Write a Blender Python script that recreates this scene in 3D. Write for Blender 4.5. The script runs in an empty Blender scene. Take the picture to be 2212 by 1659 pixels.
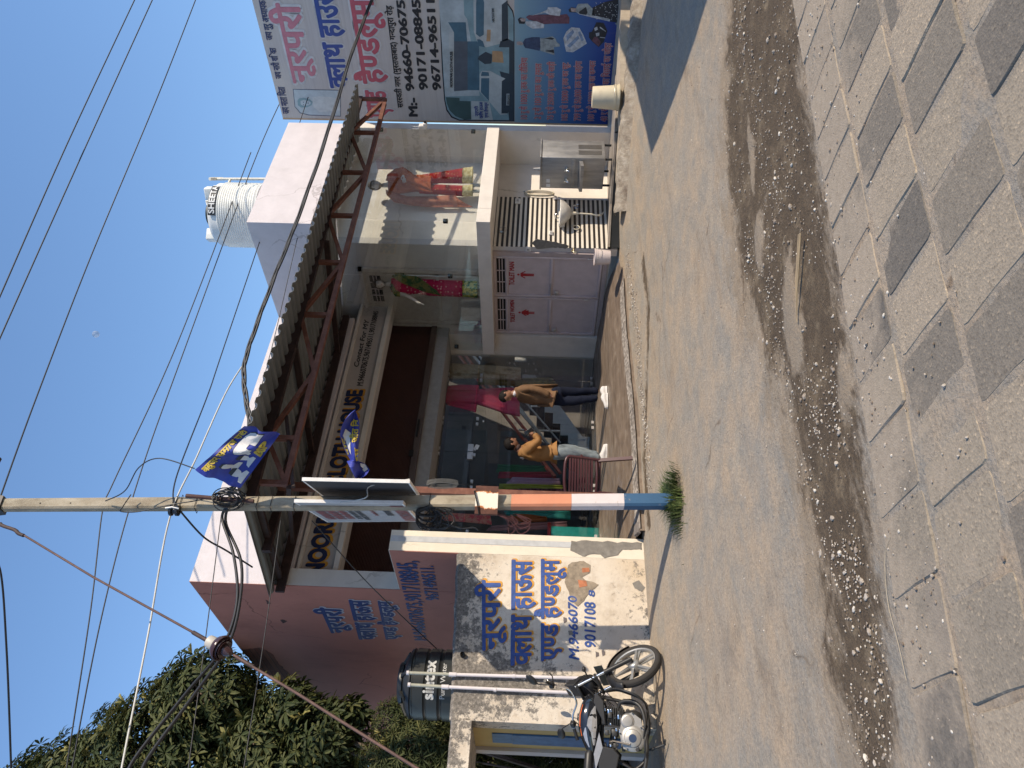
import bpy, bmesh, math, random
from mathutils import Vector, Matrix, noise
R = math.radians
scn = bpy.context.scene
col = scn.collection
# ---------------------------------------------------------------- camera
F = 1640.0                      # focal length in units of a 2212 x 1659 picture
YAW, PITCH, ROLL = R(50.3), R(1.85), R(1.78)
CAMZ = 1.6
fh = Vector((math.cos(YAW), math.sin(YAW), 0))
r0 = Vector((math.sin(YAW), -math.cos(YAW), 0))
fw = (fh*math.cos(PITCH) + Vector((0, 0, 1))*math.sin(PITCH)).normalized()
u0 = r0.cross(fw).normalized()
U1 = u0*math.cos(ROLL) - r0*math.sin(ROLL)
R1 = r0*math.cos(ROLL) + u0*math.sin(ROLL)
CP = Vector((0, 0, CAMZ))
cd = bpy.data.cameras.new("camera"); cam = bpy.data.objects.new("camera", cd); col.objects.link(cam)
cam.matrix_world = Matrix(((-U1.x, R1.x, -fw.x, CP.x), (-U1.y, R1.y, -fw.y, CP.y), (-U1.z, R1.z, -fw.z, CP.z), (0, 0, 0, 1)))
cd.sensor_fit = 'HORIZONTAL'; cd.sensor_width = 36; cd.lens = 36*F/2212
cd.clip_start = .05; cd.clip_end = 6000
scn.camera = cam
# ---------------------------------------------------------------- light
SUN_EL = R(36); SUN_H = Vector((.345, -.94)).normalized()
SD = Vector((SUN_H.x*math.cos(SUN_EL), SUN_H.y*math.cos(SUN_EL), math.sin(SUN_EL)))   # towards the sun
w = bpy.data.worlds.new("World"); scn.world = w; w.use_nodes = True
nt = w.node_tree; nt.nodes.clear()
sky = nt.nodes.new('ShaderNodeTexSky'); sky.sky_type = 'NISHITA'; sky.sun_disc = False
sky.sun_elevation = SUN_EL; sky.sun_rotation = math.atan2(SUN_H.x, SUN_H.y)
sky.air_density = 1.25; sky.dust_density = 0.4; sky.ozone_density = 5.6; sky.altitude = 200
bg = nt.nodes.new('ShaderNodeBackground'); bg.inputs[1].default_value = .15
wo = nt.nodes.new('ShaderNodeOutputWorld')
nt.links.new(sky.outputs[0], bg.inputs[0]); nt.links.new(bg.outputs[0], wo.inputs[0])
sl = bpy.data.lights.new("sun", 'SUN'); sl.energy = 3.6; sl.angle = R(.5); sl.color = (1, .86, .67)
so = bpy.data.objects.new("sun", sl); col.objects.link(so)
so.rotation_euler = SD.to_track_quat('Z', 'Y').to_euler(); so.location = (5, -10, 20)
scn.view_settings.view_transform = 'Standard'; scn.view_settings.look = 'None'
scn.view_settings.exposure = 0.55; scn.view_settings.gamma = 1
# ---------------------------------------------------------------- helpers
def ray(x, y):
    u = 1659 - y; v = x
    return fw + R1*((u-829.5)/F) - U1*((v-1106)/F)
def PY(x, y, Y): d = ray(x, y); return CP + d*((Y-CP.y)/d.y)
def PX(x, y, X): d = ray(x, y); return CP + d*((X-CP.x)/d.x)
def PZ(x, y, Z): d = ray(x, y); return CP + d*((Z-CP.z)/d.z)
def PD(x, y, D): return CP + ray(x, y)*D
def PP(x, y, o, n): d = ray(x, y); return CP + d*((o-CP).dot(n)/d.dot(n))

def link(o, parent=None):
    col.objects.link(o)
    if parent is not None: o.parent = parent
    return o
def tag(o, label=None, cat=None, group=None, kind=None):
    if label: o['label'] = label
    if cat: o['category'] = cat
    if group: o['group'] = group
    if kind: o['kind'] = kind
    return o
def thing(name, label, cat, loc=(0, 0, 0), rz=0, group=None, matrix=None):
    o = bpy.data.objects.new(name, None); link(o); o.empty_display_size = .2
    if matrix is not None: o.matrix_world = matrix
    else: o.location = loc; o.rotation_euler = (0, 0, rz)
    return tag(o, label, cat, group)
def mesh_obj(name, verts, faces, m, parent=None, smooth=False, uvs=None):
    me = bpy.data.meshes.new(name); me.from_pydata([tuple(v) for v in verts], [], faces); me.validate()
    for mm in (m if isinstance(m, (list, tuple)) else [m]): me.materials.append(mm)
    if smooth:
        for p in me.polygons: p.use_smooth = True
    return link(bpy.data.objects.new(name, me), parent)

class MB:
    """collects shapes into one mesh"""
    def __init__(s): s.v = []; s.f = []; s.mi = []; s.sm = []; s.cur = 0
    def add(s, vs, fs, smooth=False):
        n = len(s.v); s.v += [Vector(v) for v in vs]
        for f in fs: s.f.append([i+n for i in f]); s.mi.append(s.cur); s.sm.append(smooth)
        return s
    def mat(s, i): s.cur = i; return s
    def box(s, lo, hi, M=None):
        x0, y0, z0 = lo; x1, y1, z1 = hi
        vs = [Vector(p) for p in ((x0,y0,z0),(x1,y0,z0),(x1,y1,z0),(x0,y1,z0),(x0,y0,z1),(x1,y0,z1),(x1,y1,z1),(x0,y1,z1))]
        if M is not None: vs = [M @ p for p in vs]
        return s.add(vs, [(0,3,2,1),(4,5,6,7),(0,1,5,4),(1,2,6,5),(2,3,7,6),(3,0,4,7)])
    def rbox(s, lo, hi, r=.01, M=None, seg=2):
        bm = bmesh.new(); bmesh.ops.create_cube(bm, size=1)
        for v in bm.verts:
            v.co = Vector([lo[i] + (v.co[i]+.5)*(hi[i]-lo[i]) for i in range(3)])
        bmesh.ops.bevel(bm, geom=bm.edges[:], offset=r, segments=seg, affect='EDGES', profile=.5)
        return s.bm(bm, M, True)
    def bm(s, bm, M=None, smooth=False):
        if M is not None: bmesh.ops.transform(bm, matrix=M, verts=bm.verts)
        bm.verts.index_update()
        s.add([v.co.copy() for v in bm.verts], [[v.index for v in f.verts] for f in bm.faces], smooth)
        bm.free(); return s
    def tube(s, pts, r, n=8, cap=True, closed=False):
        pts = [Vector(p) for p in pts]; N = len(pts)
        rr = r if isinstance(r, (list, tuple)) else [r]*N
        vs = []; prev = None
        for i, p in enumerate(pts):
            if closed: t = pts[(i+1) % N] - pts[i-1]
            else: t = pts[min(i+1, N-1)] - pts[max(i-1, 0)]
            t = t.normalized() if t.length > 1e-9 else Vector((0, 0, 1))
            if prev is None:
                a = Vector((0, 0, 1)) if abs(t.z) < .9 else Vector((1, 0, 0))
                nrm = t.cross(a).normalized()
            else:
                nrm = (prev - t*prev.dot(t))
                nrm = nrm.normalized() if nrm.length > 1e-6 else t.orthogonal().normalized()
            prev = nrm; b = t.cross(nrm)
            for k in range(n):
                a = 2*math.pi*k/n
                vs.append(p + (nrm*math.cos(a) + b*math.sin(a))*rr[i])
        fs = []
        for i in range(N if closed else N-1):
            j = (i+1) % N
            for k in range(n): fs.append((i*n+k, i*n+(k+1) % n, j*n+(k+1) % n, j*n+k))
        if cap and not closed:
            fs.append(tuple(range(n))[::-1]); fs.append(tuple((N-1)*n+k for k in range(n)))
        return s.add(vs, fs, True)
    def bar(s, a, b, w, h=None, up=(0, 0, 1)):
        a = Vector(a); b = Vector(b); h = w if h is None else h
        t = (b-a).normalized(); u = Vector(up)
        if abs(t.dot(u)) > .98: u = Vector((0, 1, 0))
        x = t.cross(u).normalized(); y = x.cross(t).normalized()
        vs = [p + x*(sx*w/2) + y*(sy*h/2) for p in (a, b) for sx, sy in ((-1,-1),(1,-1),(1,1),(-1,1))]
        return s.add(vs, [(0,1,2,3),(7,6,5,4),(0,4,5,1),(1,5,6,2),(2,6,7,3),(3,7,4,0)])
    def lathe(s, prof, n=24, M=None, cap=True):
        vs = []
        for r_, z in prof:
            for k in range(n): a = 2*math.pi*k/n; vs.append(Vector((r_*math.cos(a), r_*math.sin(a), z)))
        if M is not None: vs = [M @ v for v in vs]
        fs = [(i*n+k, i*n+(k+1) % n, (i+1)*n+(k+1) % n, (i+1)*n+k) for i in range(len(prof)-1) for k in range(n)]
        if cap: fs.append(tuple(range(n))[::-1]); fs.append(tuple((len(prof)-1)*n+k for k in range(n)))
        return s.add(vs, fs, True)
    def prism(s, poly, d, M=None):
        """2-D polygon (x,y) given thickness d along z"""
        n = len(poly)
        vs = [Vector((p[0], p[1], 0)) for p in poly] + [Vector((p[0], p[1], d)) for p in poly]
        if M is not None: vs = [M @ v for v in vs]
        return s.add(vs, [tuple(range(n))[::-1], tuple(range(n, 2*n))] + [(i, (i+1) % n, n+(i+1) % n, n+i) for i in range(n)])
    def quad(s, a, b, c, d): return s.add([a, b, c, d], [(0, 1, 2, 3)])
    def ell(s, c, r, n=12, M=None):
        c = Vector(c); r = Vector(r if isinstance(r, (list, tuple, Vector)) else (r, r, r))
        bm = bmesh.new(); bmesh.ops.create_uvsphere(bm, u_segments=n, v_segments=max(4, n*2//3), radius=1)
        for v in bm.verts:
            v.co = Vector((v.co.x*r.x, v.co.y*r.y, v.co.z*r.z))
            if M is not None: v.co = M @ v.co
            v.co += c
        return s.bm(bm, None, True)
    def build(s, name, m, parent=None, bevel=0, auto=True, loc=None):
        me = bpy.data.meshes.new(name); me.from_pydata([tuple(v) for v in s.v], [], s.f)
        for mm in (m if isinstance(m, (list, tuple)) else [m]): me.materials.append(mm)
        for p, i, sm in zip(me.polygons, s.mi, s.sm): p.material_index = i; p.use_smooth = sm
        if auto:
            bm = bmesh.new(); bm.from_mesh(me); bmesh.ops.recalc_face_normals(bm, faces=bm.faces)
            for e in bm.edges:
                if len(e.link_faces) == 2 and e.calc_face_angle(0) > .9: e.smooth = False
            bm.to_mesh(me); bm.free()
        o = bpy.data.objects.new(name, me); link(o, parent)
        if loc is not None:
            me.transform(Matrix.Translation(-Vector(loc))); o.location = loc
        if bevel:
            b = o.modifiers.new('bevel', 'BEVEL'); b.width = bevel; b.segments = 2; b.limit_method = 'ANGLE'; b.angle_limit = .7
        return o
def local(root, pts):
    Mi = root.matrix_world.inverted(); return [Mi @ Vector(p) for p in pts]
def catmull(pts, n=8):
    pts = [Vector(p) for p in pts]; out = []
    for i in range(len(pts)-1):
        p0 = pts[max(i-1, 0)]; p1 = pts[i]; p2 = pts[i+1]; p3 = pts[min(i+2, len(pts)-1)]
        for k in range(n):
            t = k/n
            out.append(.5*((2*p1) + (p2-p0)*t + (2*p0-5*p1+4*p2-p3)*t*t + (3*p1-p0-3*p2+p3)*t*t*t))
    out.append(pts[-1]); return out
def sag(a, b, s, n=14):
    a = Vector(a); b = Vector(b)
    return [a.lerp(b, i/n) - Vector((0, 0, s*4*(i/n)*(1-i/n))) for i in range(n+1)]
# ---------------------------------------------------------------- materials
def rgb(h):
    if isinstance(h, str):
        h = h.lstrip('#'); c = [int(h[i:i+2], 16)/255 for i in (0, 2, 4)]
        return tuple(x/12.92 if x <= .04045 else ((x+.055)/1.055)**2.4 for x in c) + (1,)
    return tuple(h)[:3] + (1,)
class NM:
    def __init__(s, name, rough=.7, metal=0, spec=None):
        s.m = bpy.data.materials.new(name); s.m.use_nodes = True; s.t = s.m.node_tree
        s.b = s.t.nodes['Principled BSDF']; s.b.inputs['Roughness'].default_value = rough; s.b.inputs['Metallic'].default_value = metal
        if spec is not None: s.b.inputs['Specular IOR Level'].default_value = spec
        s.tc = s.t.nodes.new('ShaderNodeTexCoord')
    def n(s, k, **kw):
        x = s.t.nodes.new(k)
        for a, b in kw.items():
            setattr(x, a, b)
        return x
    def l(s, a, b): s.t.links.new(a, b)
    def noise(s, scale, detail=4, rough=.6, vec=None, stretch=None):
        x = s.n('ShaderNodeTexNoise'); x.inputs['Scale'].default_value = scale; x.inputs['Detail'].default_value = detail; x.inputs['Roughness'].default_value = rough
        v = vec if vec is not None else s.tc.outputs['Object']
        if stretch:
            mp = s.n('ShaderNodeMapping'); mp.inputs['Scale'].default_value = stretch; s.l(v, mp.inputs[0]); v = mp.outputs[0]
        s.l(v, x.inputs['Vector']); return x.outputs[0]
    def ramp(s, fac, stops, interp='LINEAR'):
        x = s.n('ShaderNodeValToRGB'); e = x.color_ramp.elements; x.color_ramp.interpolation = interp
        while len(e) > 1: e.remove(e[-1])
        e[0].position = stops[0][0]; e[0].color = rgb(stops[0][1])
        for p, c in stops[1:]:
            q = e.new(p); q.color = rgb(c)
        s.l(fac, x.inputs[0]); return x.outputs[0]
    def mix(s, fac, a, b, mode='MIX'):
        x = s.n('ShaderNodeMix'); x.data_type = 'RGBA'; x.blend_type = mode
        for sock, v in ((x.inputs[0], fac), (x.inputs[6], a), (x.inputs[7], b)):
            if hasattr(v, 'is_linked') or hasattr(v, 'links'): s.l(v, sock)
            elif isinstance(v, (int, float)): sock.default_value = v
            else: sock.default_value = rgb(v)
        return x.outputs[2]
    def math(s, op, a, b=None, c=None):
        x = s.n('ShaderNodeMath'); x.operation = op
        for i, v in enumerate((a, b, c)):
            if v is None: continue
            if isinstance(v, (int, float)): x.inputs[i].default_value = v
            else: s.l(v, x.inputs[i])
        return x.outputs[0]
    def attr(s, name):
        x = s.n('ShaderNodeAttribute'); x.attribute_name = name; return x
    def bump(s, h, strength=.3, dist=.02, normal=None):
        x = s.n('ShaderNodeBump'); x.inputs['Strength'].default_value = strength; x.inputs['Distance'].default_value = dist
        s.l(h, x.inputs['Height'])
        if normal is not None: s.l(normal, x.inputs['Normal'])
        s.l(x.outputs[0], s.b.inputs['Normal']); return x.outputs[0]
    def color(s, c):
        if isinstance(c, (tuple, list, str)): s.b.inputs['Base Color'].default_value = rgb(c)
        else: s.l(c, s.b.inputs['Base Color'])
        return s
    def rough(s, c): s.l(c, s.b.inputs['Roughness']); return s
_mc = {}
def plain(name, c, rough=.6, metal=0, var=.12, scale=9, bump=.1, spec=None):
    """a painted / plastic / metal surface with mild mottling"""
    if name in _mc: return _mc[name]
    k = NM(name, rough, metal, spec); c = rgb(c)
    f = k.noise(scale, 5, .65)
    lo = tuple(x*(1-var) for x in c[:3]); hi = tuple(min(1, x*(1+var)) for x in c[:3])
    k.color(k.ramp(f, [(.3, lo), (.7, hi)]))
    if bump: k.bump(k.noise(scale*8, 3), bump, .004)
    _mc[name] = k.m; return k.m
# ---------------------------------------------------------------- lettering
FONT_READY = []
HALF = {}
def _glyph_mesh(body, bold=0.0, shear=0.0, res=3):
    c = bpy.data.curves.new('t', 'FONT'); c.body = body; c.size = 1; c.resolution_u = res; c.offset = bold; c.shear = shear
    c.fill_mode = 'FRONT'
    o = bpy.data.objects.new('t', c); col.objects.link(o)
    dg = bpy.context.evaluated_depsgraph_get(); dg.update()
    me = bpy.data.meshes.new_from_object(o.evaluated_get(dg))
    vs = [v.co.copy() for v in me.vertices]; fs = [list(p.vertices) for p in me.polygons]
    bpy.data.objects.remove(o); bpy.data.curves.remove(c); bpy.data.meshes.remove(me)
    return vs, fs
def _crop(vs, fs, x):
    bm = bmesh.new(); bv = [bm.verts.new(v) for v in vs]
    for f in fs:
        try: bm.faces.new([bv[i] for i in f])
        except ValueError: pass
    bmesh.ops.bisect_plane(bm, geom=bm.verts[:]+bm.edges[:]+bm.faces[:], plane_co=(x, 0, 0), plane_no=(1, 0, 0), clear_outer=True)
    bm.verts.index_update(); r = [v.co.copy() for v in bm.verts], [[v.index for v in f.verts] for f in bm.faces]
    bm.free(); return r
LZ = .00016
def _multi(V, Fc, r, n, base):
    """thickens flat letters by laying shifted copies over one another, each in a plane of its own"""
    out = []; F = []
    for k in range(n):
        a = 2*math.pi*k/n; q = len(out)
        out += [Vector((v.x + r*math.cos(a), v.y + r*math.sin(a), v.z + (base+k*4)*LZ)) for v in V]; F += [[i+q for i in f] for f in Fc]
    return out, F
def lettering(s, bold=0.0, shear=0.0):
    """lays out a line; '~' after a consonant makes its half form. returns verts, faces, width (unit em)"""
    parts = []; cur = ''; i = 0
    while i < len(s):
        if i+1 < len(s) and s[i+1] == '~':
            if cur: parts.append((cur, False)); cur = ''
            parts.append((s[i], True)); i += 2
        else: cur += s[i]; i += 1
    if cur: parts.append((cur, False))
    V = []; Fc = []; x = 0
    for body, half in parts:
        lead = len(body)-len(body.lstrip(' ')); x += lead*.26; body = body.strip(' ') if not body.endswith(' ') else body.lstrip(' ')
        tail = len(body)-len(body.rstrip(' '))
        vs, fs = _glyph_mesh(body, 0, 0)
        if not vs: continue
        mx = max(v.x for v in vs)
        if half:
            mx = mx * (.60 if body == 'क' else .68); vs, fs = _crop(vs, fs, mx)
        # lift neighbouring letters by a hair so that their overlapping head lines never share a plane
        par = list(range(len(vs)))
        def fd(a):
            while par[a] != a: par[a] = par[par[a]]; a = par[a]
            return a
        for f in fs:
            for q in f[1:]: par[fd(q)] = fd(f[0])
        mnx = {}
        for q, v in enumerate(vs): mnx[fd(q)] = min(mnx.get(fd(q), 9e9), v.x)
        rank = {r_: k_ for k_, r_ in enumerate(sorted(mnx, key=lambda a: mnx[a]))}
        vs = [Vector((v.x, v.y, ((rank[fd(q)] + len(V)) % 4)*LZ)) for q, v in enumerate(vs)]
        n = len(V); V += [v + Vector((x, 0, 0)) for v in vs]; Fc += [[k+n for k in f] for f in fs]
        x += mx + tail*.26
    if bold > .012: V, Fc = _multi(V, Fc, bold, 8, 0)
    if shear: V = [Vector((v.x + v.y*shear, v.y, v.z)) for v in V]
    return V, Fc, x
# ================================================================ ground, paving, kerb
def zz(ox, oy, s): return lambda x, y: ((ox+x/s)/1.82278, (oy+y/s)/1.82278)
z1 = zz(950, 0, 1.4271); z2 = zz(1300, 900, 1.8433); z3 = zz(700, 1550, 1.7015); zB = zz(700, 2050, 1.7033)
z4 = zz(700, 600, 2.212); zA = zz(1600, 2050, 1.7033); zT = zz(1600, 450, 2.0733); zM = zz(1700, 1300, 2.765); zK = zz(2200, 2500, 3.1655)
def sst(a, b, x):
    t = max(0, min(1, (x-a)/(b-a))); return t*t*(3-2*t)
def gh(x, y):
    """height of the ground"""
    h = .08*sst(3.8, 6.9, y) + .11*sst(6.6, 8.7, y) + .13*sst(8.0, 11.5, x)*sst(5.2, 7.4, y)
    return h + .012*noise.noise(Vector((x*.7, y*.7, 0)))*sst(2, 5, y)
# upper border of the dirt strip beside the paving, in world coordinates
DU = [(12, -1.2), (9.5, 1.2), (6.9, 3.1), (6.6, 3.45), (6.03, 3.8), (5.65, 4.0), (5.16, 4.1), (4.62, 4.15), (4.09, 4.12), (3.49, 3.95), (2.85, 3.93), (2.07, 3.98), (1.46, 4.05), (.98, 4.12), (-.5, 4.3), (-6, 6)]
DL = [(12, -3.6), (9, -.6), (6.9, 1.3), (4.96, 2.2), (3.99, 2.53), (2.74, 2.86), (1.74, 3.19), (1.15, 3.4), (.5, 3.72), (-.6, 4.15), (-6, 5.95)]
def interp(P, x):
    if x >= P[0][0]: return P[0][1]
    for (xa, ya), (xb, yb) in zip(P, P[1:]):
        if xb <= x <= xa: return ya + (yb-ya)*(x-xa)/(xb-xa)
    return P[-1][1]
ISL = [(z6p, r) for z6p, r in (((3.45, 3.45), (.36, .13)), ((2.62, 3.05), (.17, .07)), ((4.45, 3.62), (.2, .10)), ((5.2, 3.4), (.34, .05)))]
def dirt_at(x, y):
    up = interp(DU, x); lo = interp(DL, x)
    d = min(up-y, y-lo)/.25
    d = min(d, 1.5)
    if 4.6 < x < 8.6 and y > 6.5:
        yc = 8.25 if x < 5.6 else 8.25-(x-5.6)*.50 if x < 7.4 else 7.35
        d = max(d, .9 - abs(y-yc)/.13)
    for (cx, cy), (a, b) in ISL:
        ang = -.37; dx, dy = x-cx, y-cy
        p = dx*math.cos(ang)+dy*math.sin(ang); q = -dx*math.sin(ang)+dy*math.cos(ang)
        e = math.sqrt((p/a)**2 + (q/b)**2)
        d = min(d, (e-1)*1.6)
    return d
def soft_at(x, y):
    """dusty margin of the strip, wider than the strip itself"""
    up = interp(DU, x); lo = interp(DL, x); return min((up+.45-y)/.6, (y-lo+.1)/.3, 1)
def make_ground():
    nx, ny = 400, 250; x0, x1, y0, y1 = -7, 18, -3.5, 12.0
    vs = []; at = []; sf = []
    xs = [x0+(x1-x0)*i/nx for i in range(nx+1)]; ys = [y0+(y1-y0)*j/ny for j in range(ny+1)]
    for y in ys:
        for x in xs:
            d = dirt_at(x, y)
            z = gh(x, y) - .012*sst(-.3, .8, d) + .006*noise.noise(Vector((x*3, y*3, 1)))
            vs.append((x, y, z)); at.append(d); sf.append(max(-1, soft_at(x, y)))
    fs = [(j*(nx+1)+i, j*(nx+1)+i+1, (j+1)*(nx+1)+i+1, (j+1)*(nx+1)+i) for j in range(ny) for i in range(nx)]
    k = NM('ground_surface', .92)
    a = k.attr('dirt'); P = k.tc.outputs['Object']
    wn = k.noise(1.6, 6, .7, stretch=(1, 2.2, 1)); fn = k.noise(9, 6, .75, stretch=(1, 1.6, 1))
    s = k.math('ADD', a.outputs['Fac'], k.math('MULTIPLY', k.math('SUBTRACT', wn, .5), 4.2))
    s = k.math('ADD', s, k.math('MULTIPLY', k.math('SUBTRACT', fn, .5), 2.2))
    dm = k.ramp(s, [(.05, (0, 0, 0)), (.75, (1, 1, 1))])
    base = k.ramp(k.noise(.75, 7, .68, stretch=(1, 1.7, 1)), [(.30, (.24, .19, .14)), (.44, (.38, .315, .24)), (.54, (.31, .28, .235)), (.72, (.47, .385, .285))])
    tan = k.ramp(k.noise(2.6, 6, .7), [(.42, (0, 0, 0)), (.62, (1, 1, 1))])
    base = k.mix(k.math('MULTIPLY', tan, .55), base, (.50, .37, .245))
    worn = k.ramp(k.noise(.55, 5, .6, stretch=(1, 3.5, 1)), [(.48, (0, 0, 0)), (.68, (1, 1, 1))])
    base = k.mix(k.math('MULTIPLY', worn, .5), base, (.34, .315, .275))
    agg = k.n('ShaderNodeTexVoronoi'); agg.inputs['Scale'].default_value = 55; k.l(P, agg.inputs['Vector'])
    sp = k.ramp(agg.outputs['Color'], [(.15, (.42, .42, .42)), (.5, (1, 1, 1)), (.86, (1.0, 1.0, 1.0)), (.93, (1.45, 1.42, 1.35))])
    base = k.mix(.25, base, k.mix(1.0, base, sp, 'MULTIPLY'))
    g2 = k.ramp(k.noise(38, 8, .85), [(.28, (.62, .62, .62)), (.5, (.97, .97, .97)), (.72, (1.22, 1.2, 1.18))])
    base = k.mix(1.0, base, g2, 'MULTIPLY')
    so_ = k.math('ADD', k.attr('soft').outputs['Fac'], k.math('MULTIPLY', k.math('SUBTRACT', k.noise(2.2, 7, .75, stretch=(1, 1.8, 1)), .5), 3.6))
    base = k.mix(k.math('MULTIPLY', k.ramp(so_, [(.3, (0, 0, 0)), (.75, (1, 1, 1))]), .5), base, (.24, .18, .115))
    dirt = k.ramp(k.noise(4, 7, .75), [(.3, (.062, .043, .026)), (.52, (.105, .076, .047)), (.66, (.20, .155, .10)), (.76, (.36, .29, .20))])
    dirt = k.mix(1.0, dirt, k.ramp(k.noise(70, 3, .7), [(.3, (.7, .7, .7)), (.7, (1.35, 1.3, 1.25))]), 'MULTIPLY')
    c = k.mix(dm, base, dirt)
    # damp run-off dirt streaks and hairline cracks in the concrete
    st = k.ramp(k.noise(.9, 6, .7, stretch=(.5, 3.4, 1)), [(.56, (0, 0, 0)), (.72, (1, 1, 1))])
    c = k.mix(k.math('MULTIPLY', st, .42), c, (.16, .12, .085))
    vo = k.n('ShaderNodeTexVoronoi', feature='DISTANCE_TO_EDGE'); vo.inputs['Scale'].default_value = .55
    mp = k.n('ShaderNodeMixRGB'); mp.inputs[0].default_value = .25; nz = k.n('ShaderNodeTexNoise'); nz.inputs['Scale'].default_value = 2.5; nz.inputs['Detail'].default_value = 6
    k.l(P, nz.inputs['Vector']); k.l(P, mp.inputs[1]); k.l(nz.outputs['Color'], mp.inputs[2]); k.l(mp.outputs[0], vo.inputs['Vector'])
    cr = k.ramp(vo.outputs['Distance'], [(0, (.55, .5, .45)), (.003, (.75, .7, .66)), (.006, (1, 1, 1))])
    brk = k.ramp(k.noise(.8, 3), [(.56, (0, 0, 0)), (.62, (1, 1, 1))])
    c = k.mix(brk, c, k.mix(1.0, c, cr, 'MULTIPLY'))
    k.color(c)
    h = k.math('ADD', k.math('MULTIPLY', agg.outputs['Distance'], .25), k.math('MULTIPLY', k.noise(14, 8, .8), 1.6))
    k.bump(h, .8, .014)
    o = mesh_obj('ground', vs, fs, k.m, smooth=True); tag(o, kind='structure')
    at_ = o.data.attributes.new('dirt', 'FLOAT', 'POINT'); at_.data.foreach_set('value', at); a2 = o.data.attributes.new('soft', 'FLOAT', 'POINT'); a2.data.foreach_set('value', sf)
    far = mesh_obj('far_ground', [(-900, -900, -.05), (900, -900, -.05), (900, 900, -.05), (-900, 900, -.05)], [(0, 1, 2, 3)],
                   plain('far_earth', (.30, .25, .19), .95, scale=.4, bump=0)); tag(far, kind='structure')
make_ground()

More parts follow.
